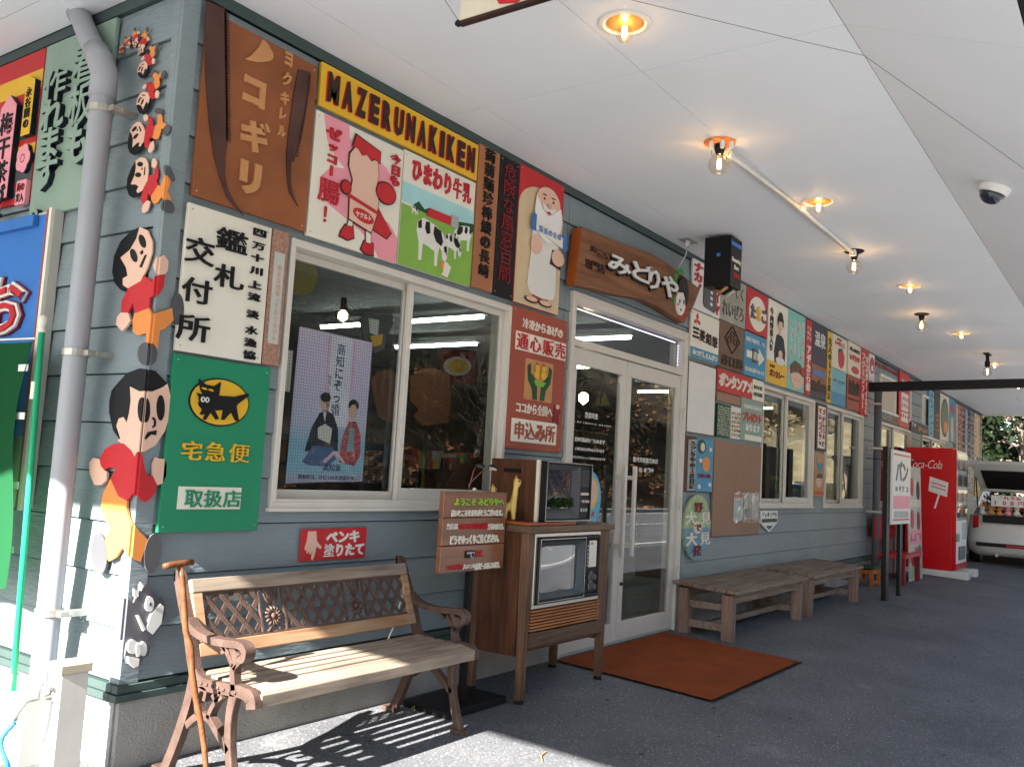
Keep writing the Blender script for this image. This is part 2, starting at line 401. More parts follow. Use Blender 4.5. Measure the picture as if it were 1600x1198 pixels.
struct(hb.build('wooded_hillside', mat('forest_floor', (.055, .043, .026), .95, var=.5, scale=1.2, bump=1, bscale=6), smooth=True))
hb = MB()
for j in range(61):
    for i in range(31):
        x = 40+i*2; y = -13.6+j*1.2; hb.v.append((x, y, hill_h(x, y)-.03))
for j in range(60):
    for i in range(30): a = j*31+i; hb.f.append((a, a+1, a+32, a+31))
struct(hb.build('hillside', M_HILL, smooth=True))
# dry grass and leaves on the slope
def leafmat(name, c, v=.35, tr=.25):
    m = bpy.data.materials.new(name); m.use_nodes = True; n = m.node_tree; b = n.nodes['Principled BSDF']; b.inputs['Roughness'].default_value = .6; b.inputs['Specular IOR Level'].default_value = .1
    oi = n.nodes.new('ShaderNodeTexCoord'); nz = n.nodes.new('ShaderNodeTexNoise'); nz.inputs['Scale'].default_value = 2.2; n.links.new(oi.outputs['Object'], nz.inputs['Vector'])
    rp = n.nodes.new('ShaderNodeMapRange'); rp.inputs[1].default_value = .3; rp.inputs[2].default_value = .7; rp.inputs[3].default_value = 1-v; rp.inputs[4].default_value = 1+v; n.links.new(nz.outputs['Fac'], rp.inputs[0])
    vm = n.nodes.new('ShaderNodeVectorMath'); vm.operation = 'SCALE'; vm.inputs[0].default_value = c; n.links.new(rp.outputs[0], vm.inputs['Scale']); n.links.new(vm.outputs[0], b.inputs['Base Color'])
    return m
L_DRY = leafmat('dry_grass_blades', (.24, .19, .105), v=.6); L_GRN = leafmat('evergreen_leaves', (.032, .06, .016)); L_DARK = leafmat('shade_toned_leaves', (.010, .017, .006)); L_BR = leafmat('bracken', (.24, .12, .055)); L_YG = leafmat('yellow_green_leaves', (.16, .2, .04))  # L_DARK: shade on the far trees is put into the leaf colour
M_BARK = mat('grey_bark', (.17, .13, .10), .9, var=.3, scale=12, bump=.8, bscale=30)
def leaves(n, fn, size, seed, m, name, parent=None, asp=.5):
    r = random.Random(seed); mb = MB()
    for _ in range(n):
        p = fn(r)
        if p is None: continue
        a = Vector((r.gauss(0, 1), r.gauss(0, 1), r.gauss(0, .7))).normalized(); c = a.orthogonal().normalized(); c = Matrix.Rotation(r.random()*6.28, 3, a) @ c
        s = size*(.6+.8*r.random()); a = a*s; c = c*s*asp; b = len(mb.v); p = Vector(p)
        mb.v += [tuple(p-a), tuple(p+c), tuple(p+a), tuple(p-c)]; mb.f.append((b, b+1, b+2, b+3))
    o = mb.build(name, m, parent); return o
def hg(r):
    x = r.uniform(42, 95); y = -14-abs(r.gauss(0, 6))-r.random()*2; return (x, y, hill_h(x, y)+.12)
o = leaves(34000, hg, .26, 1, L_DRY, 'dry_grass', asp=.18); o['kind'] = 'stuff'
def hg2(r):
    x = r.uniform(-12, 42); y = -13.7-abs(r.gauss(0, 3)); return (x, y, hill_h(x, y)+.1)
o = leaves(6000, hg2, .13, 2, L_BR, 'bracken_and_fallen_leaves', asp=.5); o['kind'] = 'stuff'
def tree(label, x, y, z, h, cr, n, leaf, seed, size=.16, lean=0, group='trees beyond the far end of the shop', th=.16, low=.35, hollow=.0):
    r = random.Random(seed); root = thing('tree', label, 'tree', (x, y, z), group=group)
    tb = MB(); top = Vector((lean, 0, h*.75))
    tb.tube([(0, 0, -.3), (lean*.2, .05, h*.25), (lean*.6, -.08, h*.5), tuple(top)], [th, th*.8, th*.55, th*.2], 8)
    blobs = []
    for k in range(15):
        a = r.random()*6.28; q = r.random(); e = Vector((math.cos(a)*cr*(.35+.6*q)+lean, math.sin(a)*cr*(.35+.6*q), h*(low+(1-low)*r.random())))
        s0 = Vector((lean*.5, 0, h*(.2+.4*r.random())))
        tb.tube([tuple(s0), tuple((s0+e)/2+Vector((0, 0, .15))), tuple(e)], [th*.35, th*.2, th*.07], 5)
        blobs.append((e, cr*(.28+.25*r.random())))
    tb.build('trunk', M_BARK, root, smooth=True)
    def fn(rr):
        c, s = rr.choice(blobs); d = Vector((rr.gauss(0, 1), rr.gauss(0, 1), rr.gauss(0, .8))).normalized(); return c+d*s*(rr.random()**.45)
    leaves(n, fn, size, seed+50, leaf, 'crown', root)
    return root
far = [(25.3, -.4, 5.2, 1.8, 3600, L_DARK), (27.5, 1.5, 6.2, 2.4, 4200, L_DARK), (30.5, -.3, 6.8, 2.3, 4200, L_DARK), (33.5, 3.0, 8, 3.2, 4600, L_DARK), (37, .8, 8, 3.0, 4600, L_DARK), (24.4, 3.6, 5.6, 2.2, 3400, L_DARK), (42, 4.0, 9, 3.6, 4200, L_DARK)]
fl = ['slim dark tree directly behind the open white car', 'leafy dark tree just past the far wall end', 'narrow dark tree right of the slim tree behind the car', 'taller evergreen standing behind the two front trees', 'large dark tree far back on the right', 'low dark tree hugging the far end of the shop wall', 'tall evergreen far back beyond the wall end']
for i, (x, y, h, cr, n, lf) in enumerate(far): tree(fl[i], x, y, gz(y) if x < 40 else 0, h, cr, n, lf, 30+i, size=.11, low=.12)
ht = [(14, -17.5, 5.5, 2.4, L_GRN), (19.5, -18, 7, 3.0, L_GRN), (25, -16.8, 6, 2.8, L_GRN), (31, -18.0, 7, 3.2, L_GRN), (38, -22.5, 6, 3, L_GRN), (46, -27, 7, 3.4, L_YG), (9.5, -20, 7, 3.0, L_GRN), (4.0, -18.6, 7, 2.9, L_GRN), (57, -24, 7, 3.4, L_YG), (-3, -20, 6, 2.6, L_GRN), (46.5, -17.0, 3.2, 1.7, L_GRN), (51.5, -16.5, 4.6, 2.3, L_YG), (59, -16, 5.5, 2.6, L_GRN), (67, -17, 6, 3, L_YG)]
ORD = ['first', 'second', 'third', 'fourth', 'fifth', 'sixth', 'seventh', 'eighth', 'ninth', 'tenth', 'eleventh', 'twelfth', 'thirteenth', 'fourteenth', 'fifteenth']
for i, (x, y, h, cr, lf) in enumerate(ht):
    kind = {L_YG: 'light green', L_GRN: 'evergreen', L_BR: 'brown leaved'}[lf]
    tree('%s tree on the slope across the road, %s from the left end' % (kind, ORD[sum(q[0] <= x for q in ht)-1]), x, y, hill_h(x, y), h, cr, 4200, lf, 70+i, size=.12, group='%s trees on the slope across the road' % kind, low=.15)
# bare branches
for i, (x, y) in enumerate(((7, -15.5), (22, -15.3))):
    root = thing('bare_tree', '%s bare leafless tree at the foot of the slope across the road' % ('nearer', 'farther')[i], 'tree', (x, y, hill_h(x, y)), group='bare trees at the foot of the slope')
    r = random.Random(5+i); tb = MB(); tb.tube([(0, 0, -.2), (.2, .1, 1.4), (.1, .3, 2.8)], [.12, .09, .05], 7).build('trunk', M_BARK, root); tb = MB()
    for k in range(34):
        s = Vector((.15, .2, .8+2*r.random())); a = r.random()*6.28; e = s+Vector((math.cos(a), math.sin(a)*.8, .5+r.random()))*(1+1.4*r.random()); m_ = (s+e)/2+Vector((r.gauss(0, .2), r.gauss(0, .2), r.gauss(0, .2)))
        tb.tube([tuple(s), tuple(m_), tuple(e)], [.035, .022, .006], 5)
        for q in range(4): e2 = e+Vector((r.gauss(0, .5), r.gauss(0, .5), r.gauss(.2, .4))); tb.tube([tuple(m_), tuple((m_+e2)/2+Vector((0, 0, .1))), tuple(e2)], [.014, .01, .004], 4)
    tb.build('branches', M_BARK, root)
# ================================================================= BUILDING
bld = thing('shop_building', 'long single-storey roadside shop with blue grey lap siding and a green base trim', 'building')
WIN1 = (.578, 2.29, .965, 2.166); DOOR = (2.975, 4.81, -.002, 2.40)
WIN2 = WR((1188, 600), (1271, 626), (1265, 792), (1184, 786)); WIN2 = (6.62, 8.32, .97, 2.176)
WIN3 = (8.78, 10.47, .97, 2.176)
WIN4 = (11.35, 13.4, .97, 2.176); WIN5 = (14.3, 16.4, .97, 2.176)
UW1 = (11.35, 13.4, 2.32, 2.86); UW2 = (14.3, 16.4, 2.32, 2.86)
HOLES = [WIN1, DOOR, WIN2, WIN3, WIN4, WIN5, UW1, UW2]
def cut(x0, x1, z0, z1, holes):
    zs = sorted({z0, z1} | {h[2] for h in holes if z0 < h[2] < z1} | {h[3] for h in holes if z0 < h[3] < z1}); out = []
    for a, b in zip(zs, zs[1:]):
        segs = [(x0, x1)]
        for h in holes:
            if h[2] < b-1e-6 and h[3] > a+1e-6:
                ns = []
                for s in segs:
                    if h[0] > s[0]: ns.append((s[0], min(s[1], h[0])))
                    if h[1] < s[1]: ns.append((max(s[0], h[1]), s[1]))
                segs = [q for q in ns if q[1]-q[0] > 1e-4]
        out += [(s[0], s[1], a, b) for s in segs]
    return out
core = MB()
for (a, b, c, d) in cut(XL, 21, .0, 3.1, HOLES): core.box(a, b, .012, .12, c, d)
core.build('wall_core', M_BLACK, bld)
core = MB().box(XL+.012, XL+.12, .125, 9, 0, 3.1); core.build('wall_core', M_BLACK, bld)
courses = [.318+.1935*k for k in range(15)]
for k, z in enumerate(courses):
    zt = min(z+.1935, 3.03); z += .0055
    for sx0, sx1 in ((.028, 2.90), (2.905, 4.86), (4.92, 8.74), (8.745, 10.98), (10.985, 14.0), (14.005, 17.5), (17.505, 21)):
        for (a, b, c, d) in cut(sx0, sx1, z, zt, HOLES):
            f = (c-z)/.1935; f2 = (d-z)/.1935
            yb, yt = -.014+.012*f, -.014+.012*f2
            MB().quadbox([(a, yb, c), (b, yb, c), (b, .011, c), (a, .011, c), (a, yt, d), (b, yt, d), (b, .011, d), (a, .011, d)]).build('siding_board', M_SIDE, bld)
    for sy0, sy1 in ((.05, 2.6), (2.605, 6)):
        x0 = XL
        MB().quadbox([(x0-.014, sy0, z), (x0+.011, sy0, z), (x0+.011, sy1, z), (x0-.014, sy1, z), (x0-.002, sy0, zt), (x0+.011, sy0, zt), (x0+.011, sy1, zt), (x0-.002, sy1, zt)]).build('siding_board', M_SIDE, bld)
# corner trim, vertical joint trims, top trim, base trim
ct = MB()
ct.box(XL-.018, .027, -.018, .0, .315, 3.03); ct.box(XL-.018, XL, .0, .048, .315, 3.03); ct.build('corner_trim', M_SIDE, bld, bevel=.003)
MB().box(4.862, 4.918, -.016, .01, .315, 3.03).build('joint_trim', M_SIDE, bld, bevel=.002)
MB().box(XL-.024, 21, -.024, .01, 3.03, 3.078).build('top_trim', M_TRIMG, bld); MB().box(XL-.024, XL+.01, .012, 9, 3.03, 3.078).build('top_trim', M_TRIMG, bld)
for x0, x1 in ((XL-.03, 2.97), (4.815, 21)):
    MB().box(x0, x1, -.03, .01, .285, .315).build('base_trim', M_TRIMG, bld, bevel=.002); MB().box(x0-.008 if x0 < 0 else x0, x1, -.038, .01, .256, .283).build('base_trim', M_TRIMG, bld, bevel=.002)
MB().box(XL-.03, XL+.01, .012, 9, .285, .315).build('base_trim', M_TRIMG, bld, bevel=.002); MB().box(XL-.038, XL+.01, .012, 9, .256, .283).build('base_trim', M_TRIMG, bld, bevel=.002)
MB().box(XL-.004, 2.97, -.012, .012, -.1, .256).build('foundation', M_CONC, bld); MB().box(4.815, 21, -.012, .012, -.1, .256).build('foundation', M_CONC, bld); MB().box(XL-.012, XL+.012, .0125, 9, -.1, .256).build('foundation', M_CONC, bld)
# --- windows
def ring(mb, x0, x1, z0, z1, wd, y0, y1, wb=None, wt=None):
    wb = wb or wd; wt = wt or wd
    mb.box(x0, x1, y0, y1, z0, z0+wb).box(x0, x1, y0, y1, z1-wt, z1).box(x0, x0+wd, y0, y1, z0+wb, z1-wt).box(x1-wd, x1, y0, y1, z0+wb, z1-wt); return mb
def window(r, glass=M_GLASS, name='window'):
    x0, x1, z0, z1 = r
    f = ring(MB(), x0, x1, z0, z1, .028, -.032, .10, .03, .035)
    f.box(x0-.01, x1+.01, -.045, -.0, z0-.012, z0+.004) 
    wn = f.build(name, M_ALU, bld, bevel=.002)
    xm = (x0+x1)/2
    ring(MB(), x0+.029, xm+.02, z0+.031, z1-.036, .034, .045, .07, .05).build('sash', M_ALU, wn, bevel=.002)
    ring(MB(), xm-.02, x1-.029, z0+.031, z1-.036, .034, .005, .03, .07).build('sash', M_ALU, wn, bevel=.002)
    MB().box(x0+.064, xm-.015, .056, .059, z0+.082, z1-.071).build('pane', glass, wn)
    MB().box(xm+.015, x1-.064, .016, .019, z0+.102, z1-.071).build('pane', glass, wn)
    MB().box(x0+.03, x1-.03, -.028, .0, z0+.0302, z0+.042).build('rail', M_ALU, wn)
    return wn
w1 = window(WIN1)
for r in (WIN2, WIN3, WIN4, WIN5): window(r)
# insect screen on the left half of the first window
sc = MB(); xa, xb, za, zb = WIN1[0]+.07, WIN1[0]+.84, WIN1[2]+.09, WIN1[3]-.08
for k in range(51): x = xa+k*(xb-xa)/50; sc.box(x, x+.0011, .074, .0745, za, zb)
for k in range(71): z = za+k*(zb-za)/70; sc.box(xa, xb, .0746, .0751, z, z+.0011)
sc.build('insect_screen', mat('screen_wire', (.10, .10, .10), .6), w1)
M_BLIND = mat('beige_blind', (.52, .46, .36), .7, var=.05)
for x0, x1, z0, z1 in (UW1, UW2):
    wn = ring(MB(), x0, x1, z0, z1, .035, -.03, .08).build('window', M_WHITE, bld)
    xm = (x0+x1)/2; MB().box(xm-.02, xm+.02, -.02, .05, z0+.035, z1-.035).build('sash', M_WHITE, wn)
    MB().box(x0+.036, xm-.021, .02, .024, z0+.036, z1-.036).build('pane', M_BLIND, wn); MB().box(xm+.021, x1-.036, .02, .024, z0+.036, z1-.036).build('pane', M_BLIND, wn)
# --- entrance
x0, x1, z0, z1 = DOOR; TR = 2.04
fr = MB(); fr.box(x0, x0+.045, -.035, .10, -.03, z1).box(x1-.07, x1, -.035, .10, -.03, z1).box(x0+.045, x1-.07, -.035, .10, z1-.07, z1).box(x0+.045, x1-.07, -.030, .10, TR, TR+.05)
fr.box(x0+.045, x1-.07, .0, .10, -.03, .012)
dr = fr.build('entrance', M_ALU, bld, bevel=.003)
ring(MB(), x0+.02, x1-.03, z1-.0695, z1-.02, .006, -.04, -.036).build('frame_bead', M_ALU, dr)
MB().box(x0+.046, x1-.071, .03, .034, TR+.051, z1-.071).build('pane', M_GLASS, dr)
xm = Wp(976, 620)[0]; 
for a, b in ((x0+.048, xm-.003), (xm+.003, x1-.073)):
    lf = ring(MB(), a, b, .018, TR-.006, .075, -.012, .025, .13, .11).build('door_leaf', M_ALU, dr, bevel=.003)
    MB().box(a+.076, b-.076, .004, .008, .149, TR-.117).build('pane', M_GLASS, dr)
for s in (-1, 1):
    h = MB(); x = xm+s*.075; h.box(x-.016, x+.016, -.085, -.06, .62, 1.27).box(x-.012, x+.012, -.06, -.012, .68, .71).box(x-.012, x+.012, -.06, -.012, 1.17, 1.2); h.build('door_handle', M_ALU, dr, bevel=.004)
MB().lathe([(.013, 0), (.013, .012), (.008, .016)], 14, (xm+.04, -.012, .42), Matrix.Rotation(PI/2, 3, 'X')).build('lock', M_BLACK, dr)
for z in (.45, 1.0, 1.72):
    MB().tube([(x1-.055, -.045, z-.05), (x1-.055, -.045, z+.05)], .009, 8).box(x1-.085, x1-.03, -.04, -.036, z-.03, z+.03).build('hinge', M_ALU, dr)
M_INC_ = mat('clear_cable', (.25, .25, .28), .4)
# LED string round the fanlight
M_LED = mat('led_light', (.7, .7, 1), .5, emit=(.72, .70, 1.0), estr=.9)
led = thing('led_string', 'string of tiny lit white LEDs round the glass above the entrance', 'light string')
mb = MB()
for k in range(62): x = x0+.06+k*.0265; mb.box(x, x+.005, .014, .019, z1-.10, z1-.095)
for k in range(8): z = z1-.12-k*.026; mb.box(x1-.092, x1-.087, .014, .019, z, z+.005)
mb.build('lamps', M_LED, led)['kind'] = 'stuff'; MB().box(x0+.05, x1-.08, .0225, .0255, z1-.103, z1-.092).build('cable', M_INC_, led)
# --- interior
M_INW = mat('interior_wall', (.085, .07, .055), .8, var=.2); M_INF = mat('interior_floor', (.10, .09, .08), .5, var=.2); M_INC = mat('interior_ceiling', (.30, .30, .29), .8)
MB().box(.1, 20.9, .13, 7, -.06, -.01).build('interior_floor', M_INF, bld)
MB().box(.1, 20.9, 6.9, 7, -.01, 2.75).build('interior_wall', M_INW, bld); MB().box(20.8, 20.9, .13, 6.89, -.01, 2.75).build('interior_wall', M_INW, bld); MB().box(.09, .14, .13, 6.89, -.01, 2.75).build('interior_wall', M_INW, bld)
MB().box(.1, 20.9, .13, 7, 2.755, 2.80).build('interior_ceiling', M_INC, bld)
M_TUBE = mat('lit_tube', (1, 1, 1), .5, emit=(.93, 1, .97), estr=5)
tl = ['fluorescent tube inside the shop seen through the first window', 'fluorescent tube deeper in the shop in line with the first']
for i, (x, ya, yb) in enumerate(((4.68, 2.0, 3.05), (4.68, 3.2, 4.25), (6.15, 3.2, 4.5), (6.15, 1.2, 2.3), (8.3, 2.6, 3.9), (11.5, 2.6, 3.9), (14.5, 2.6, 3.9))):
    t = thing('ceiling_light', 'lit fluorescent batten inside the shop, %s' % ('front one behind the first window', 'rear one behind the first window', 'rear one behind the entrance', 'front one behind the entrance', 'one behind the second window', 'one behind the fourth window', 'farthest one')[i], 'ceiling light', (x, ya, 2.62), group='fluorescent battens inside the shop')
    MB().box(-.04, .04, 0, yb-ya, .02, .05).build('housing', M_WHITE, t); MB().tube([(0, .02, 0), (0, yb-ya-.02, 0)], .016, 8).build('tube', M_TUBE, t)
# shelves and goods inside, one mass per shelf
rr = random.Random(3)
GM = [mat('goods_%d' % i, c, .5) for i, c in enumerate([(.30, .05, .04), (.35, .22, .05), (.05, .12, .2), (.25, .22, .18), (.05, .15, .06), (.18, .08, .04)])]
shlab = ['shop shelf of small goods seen through the left of the first window', 'shop shelf behind the right half of the first window', 'shop shelf behind the entrance doors', 'shop shelf behind the second window', 'shop shelf behind the third window', 'shop shelf deep behind the fourth window']
for i, (x, y, L_) in enumerate(((1.3, 1.5, 1.4), (3.1, 2.4, 1.5), (4.7, 3.1, 1.6), (8, 1.6, 2.2), (10.8, 1.8, 2.2), (14, 1.8, 2.2))):
    s = thing('display_shelf', shlab[i], 'shelf', (x, y, -.01))
    sh = MB()
    for z in (.35, .75, 1.15): sh.box(0, L_, 0, .4, z, z+.02)
    sh.box(0, .03, 0, .4, 0, 1.17).box(L_-.03, L_, 0, .4, 0, 1.17); sh.build('rack', M_DBRN, s)
    for gi, gm in enumerate(GM):
        mb = MB()
        for z in (.37, .77, 1.17):
            for k in range(5): xx = rr.uniform(.05, L_-.15); mb.box(xx, xx+.04+.06*rr.random(), .02+.01*k, .12+.2*rr.random(), z, z+.06+.14*rr.random())
        o = mb.build('goods', gm, s); o['kind'] = 'stuff'
# --- canopy ceiling and roof
FY, FZ, RY, RZ = -2.138, 3.08, -2.80, 2.822
XR0, XR1 = -3.21, 20.95
struct_c = thing('canopy_ceiling', 'white panelled canopy ceiling sloping down at its outer edge', 'ceiling')
xs = [XR0]+[1.567-1.82*k for k in (2, 1, 0)]+[1.567+1.829*k for k in range(1, 11)]+[XR1]
xs = sorted(x for x in xs if XR0 <= x <= XR1)
ysr = [FY, -1.217, -.289, .635, 1.56, 2.48, 3.4, 4.3]
gp = .0021
for a, b in zip(xs, xs[1:]):
    for c, d in zip(ysr, ysr[1:]):
        if c > -.1 and b > XL+.02:
            if a > XL-.1: continue
            bb = XL-.026
        else: bb = b
        d2 = min(d, -.0245) if (a > XL-.1 and d > 0) else d
        if a < XL and b > XL and c < 0 < d:       # panel that meets the corner
            MB().box(a+gp, b-gp, c+gp, -.0245, FZ, FZ+.008).build('ceiling_panel', M_CEIL, struct_c)
            MB().box(a+gp, XL-.026, -.0245, d-gp, FZ, FZ+.008).build('ceiling_panel', M_CEIL, struct_c); continue
        MB().box(a+gp, bb-gp, c+gp, d2-gp, FZ, FZ+.008).build('ceiling_panel', M_CEIL, struct_c)
    t = (b-a)
    MB().quadbox([(a+gp, RY, RZ), (b-gp, RY, RZ), (b-gp, FY-gp, FZ), (a+gp, FY-gp, FZ), (a+gp, RY, RZ+.008), (b-gp, RY, RZ+.008), (b-gp, FY-gp, FZ+.008), (a+gp, FY-gp, FZ+.008)]).build('ceiling_panel', M_CEIL, struct_c)
MB().box(XR0, XR1, RY, 4.3, FZ+.012, FZ+.02).build('ceiling_backing', mat('dark_gap', (.05, .05, .05), .9), struct_c)
rf = thing('canopy_roof', 'flat dark roof over the canopy with a dark edge board', 'roof')
MB().box(XR0-.03, XR1+.05, RY-.05, 9.2, FZ+.06, FZ+.2).build('roof_slab', M_BLACK, rf)
MB().box(XR0-.05, XR1+.08, RY-.06, RY-.004, RZ-.002, FZ+.055).build('fascia', M_BLACK, rf)
MB().box(XR0-.05, XR0-.004, RY, 4.3, 3.0, FZ+.055).build('fascia', M_TRIMG, rf)
MB().box(XR1+.01, XR1+.08, RY, 4.3, 3.04, FZ+.055).build('fascia', M_WHITE, rf)
MB().box(XR0, XL, 4.3, 4.36, 0, FZ).build('screen_wall', M_SIDE, rf)
# black steel cross beam and its post
bm = thing('canopy_beam', 'black steel beam crossing under the canopy from the wall post', 'beam', (10.8, 0, 0))
MB().quadbox([(-.05, -.02, 2.535), (.05, -.02, 2.535), (.05, -.02, 2.66), (-.05, -.02, 2.66), (-.05, -2.75, 2.605), (.05, -2.75, 2.605), (.05, -2.75, 2.745), (-.05, -2.75, 2.745)][0:0] or [(-.05, -2.75, 2.605), (.05, -2.75, 2.605), (.05, -.02, 2.535), (-.05, -.02, 2.535), (-.05, -2.75, 2.703), (.05, -2.75, 2.703), (.05, -.02, 2.66), (-.05, -.02, 2.66)]).build('beam_box', M_BLACK, bm)
pp = thing('downpipe', 'dark grey vertical pipe below the black beam', 'downpipe', (10.8, -.13, 0))
MB().tube([(0, 0, -.02), (0, 0, 2.54)], .05, 14).build('pipe', mat('dark_pipe', (.12, .125, .135), .4), pp, smooth=True)
for z in (.9, 1.75, 2.35): MB().box(-.058, .058, -.058, .125, z, z+.03).build('bracket', M_STEEL, pp)
MB().tube([(-.2, .1, 1.62), (.0, -.3, 1.62), (.25, -.55, 1.62)], .006, 5).build('wire', M_BLACK, pp)
# ================================================================= SIGNS ON THE LONG WALL
G_ = 'advertising boards on the shop wall'
# 1 saw board
r = WR((319.4, 1.4), (491.9, 90.8), (468, 368.3), (290.2, 312)); r = (r[0], r[1], 2.205, 2.985)
s, W, H, t = sign('tall rust brown board with two saw blades and tan raised katakana', r, M_BRN)
def px2(s_, r_, pts, d=.02): return [(Wp(px, py, d)[0]-r_[0], Wp(px, py, d)[1]-r_[2]) for px, py in pts]
bl = px2(s, r, [(240+x/3.525, y/3.525) for x, y in ((285, 8), (385, 55), (395, 100), (398, 400), (402, 600), (402, 780), (388, 860), (385, 960), (400, 1040), (440, 1120), (492, 1192), (450, 1150), (395, 1085), (355, 970), (325, 860), (300, 680), (282, 450), (276, 250), (280, 100))], .03)
poly(s, 'saw_blade', bl, M_SAW, t, .006)
teeth = MB()
for k in range(46):
    z = H*.80*(1-k/46.)+.10*H*1.9*0+H*.155; x = .145+.008*math.sin(k*.1); 
    teeth.prism([(x-.004, z), (x+.012, z+.004), (x-.004, z+.012)], -(t+.006), -t)
b2 = px2(s, r, [(240+x/3.525, y/3.525) for x, y in ((790, 385), (855, 400), (850, 500), (830, 640), (800, 770), (775, 850), (768, 890), (750, 900), (748, 1000), (755, 1060), (790, 1140), (740, 1060), (727, 970), (725, 850), (740, 700), (765, 520))], .03)
poly(s, 'saw_blade', b2, M_SAW, t, .006)
def tp(x, y): q = Wp(240+x/3.525, y/3.525, .03); return q[0]-r[0], q[1]-r[2]
tb = MB()
for k in range(44):
    x, z = tp(390+10*k/44., 75+k*16.2); tb.prism([(x-.008, z-.004), (x+.020, z-.002), (x-.008, z+.009)], -(t+.006), -t)
for k in range(26):
    x, z = tp(852-75*(k/26.)**1.2, 420+k*17.5); tb.prism([(x-.006, z-.003), (x+.013, z-.002), (x-.006, z+.006)], -(t+.006), -t)
tb.build('saw_teeth', M_SAW, s)
def cellpx(s_, r_, ch, tlx, tly, brx, bry, m, t_, d=.01, off=.03, k=(240, 0, 3.525)):   # one raised character from its corners
    xa, za = Wp(k[0]+tlx/k[2], k[1]+tly/k[2], .025); xb, zb = Wp(k[0]+brx/k[2], k[1]+bry/k[2], .025)
    vs, fs, bb = glyph(ch, off); sx = (xb-xa)/(bb[1]-bb[0]); sz = (za-zb)/(bb[3]-bb[2])
    vv = [((v[0]-bb[0])*sx, -((v[2]+.05)*10*d), (v[1]-bb[2])*sz) for v in vs]
    MB().add(vv, fs).build('letter', m, s_).location = (xa-r_[0], -t_, zb-r_[2])
def cpos(ch, cx, cy, w_, h_, off):
    x, z = Wp(240+cx/3.525, cy/3.525, .03); vs, fs, bb = glyph(ch, off); sx = w_/(bb[1]-bb[0]); sz = h_/(bb[3]-bb[2])
    MB().add([((v[0]-bb[0])*sx, -((v[2]+.05)*10*.010), (v[1]-bb[2])*sz) for v in vs], fs).build('letter', M_TAN, s).location = (x-r[0]-w_/2, -t, z-r[2]-h_/2)
poly(s, 'letter', px2(s, r, [(240+x/3.525, y/3.525) for x, y in ((592, 222), (620, 250), (648, 300), (650, 325), (630, 342), (565, 348), (490, 330), (530, 310), (570, 265))], .03), M_TAN, t, .010)
for a_ in (('コ', 547, 512, .115, .118, .06), ('ギ', 552, 752, .15, .145, .05), ('リ', 525, 985, .11, .14, .07), ('ヨ', 735, 330, .040, .062, .045), ('ク', 727, 440, .050, .062, .045), ('キ', 714, 545, .046, .056, .045), ('レ', 704, 632, .034, .050, .04), ('ル', 697, 727, .042, .048, .04)): cpos(*a_)
# 2 licence board
r = WR((286.5, 317), (418, 356.6), (400.5, 569.3), (264.8, 548.6)); r = (r[0], r[1], r[2], r[3]); K6 = (240, 330, 4.4375)
s, W, H, t = sign('ivory board with large brushed black characters beside the first window', r, M_CREAM2)
for ch, a, b, c, d in (('鑑', 430, 100, 630, 310), ('札', 415, 355, 605, 560), ('交', 215, 160, 400, 395), ('付', 190, 445, 380, 660), ('所', 155, 700, 365, 920)): cellpx(s, r, ch, a, b, c, d, M_BLACK, t, k=K6, off=.03)
L_ = '四万十川上流淡水漁協'
ys_ = [112, 205, 285, 375, 470, 555, 675, 785, 870, 955]; 
for i, ch in enumerate(L_):
    xo = -i*8.2; cellpx(s, r, ch, 682+xo, ys_[i]+5, 762+xo, ys_[i]+78, M_BLACK, t, k=K6, off=.025)
# 3 cork strip
r = WR((418.5, 357), (446.2, 365), (428.2, 573.4), (401, 569.3)); s, W, H, t = sign('narrow reddish cork strip with a faint pale notice left of the first window', r, M_CORK, screws=False)
p = poly(s, 'notice', rc(.2*W, .78*W, .16*H, .83*H), mat('faded_paper', (.48, .50, .44), .6), t, .003)
txt(s, '現在は頑張っておりません', .38*W, .18*H, .028, .56*H, mat('faded_red_print', (.62, .28, .20), .6), t+.003, .001, vert=True, off=.0)
# 4 green courier board
r = WR((263.4, 552), (415.8, 573), (395.6, 828), (237.2, 832)); K7 = (230, 570, 3.864); r = (max(r[0], .035), r[1], r[2], r[3])
s, W, H, t = sign('green board with yellow oval, black cat emblem and yellow courier lettering', r, M_GRN, border=None)
cx, cz = Wp(230+428/3.864, 570+225/3.864, .03); cx -= r[0]; cz -= r[2]
xl = Wp(230+245/3.864, 570+200/3.864, .03)[0]-r[0]; xr = Wp(230+608/3.864, 570+240/3.864, .03)[0]-r[0]; ex = (xr-xl)/2; ez = .098; cx = (xl+xr)/2
poly(s, 'oval', ell(cx, cz, ex, ez, 40), M_BLACK, t, .004); poly(s, 'oval_face', ell(cx, cz, ex-.007, ez-.006, 40), M_YEL, t+.004, .003)
def k7(pts): return [(Wp(230+x/3.864, 570+y/3.864, .035)[0]-r[0], Wp(230+x/3.864, 570+y/3.864, .035)[1]-r[2]) for x, y in pts]
cat_ = k7([(305, 82), (345, 118), (395, 128), (437, 103), (425, 185), (520, 192), (600, 172), (607, 185), (540, 235), (530, 250), (545, 338), (525, 338), (498, 285), (455, 332), (440, 330), (450, 272), (400, 275), (425, 325), (405, 330), (375, 285), (345, 332), (328, 328), (345, 290), (325, 302), (310, 295), (325, 270), (305, 245), (300, 230), (318, 200), (290, 168), (330, 178), (312, 150)])
poly(s, 'cat_emblem', cat_, M_BLACK, t+.007, .005)
kit = k7([(288, 168), (318, 182), (350, 188), (385, 178), (380, 205), (365, 228), (350, 245), (320, 245), (303, 225), (300, 195)]); poly(s, 'kitten_emblem', kit, M_BLACK, t+.012, .003)
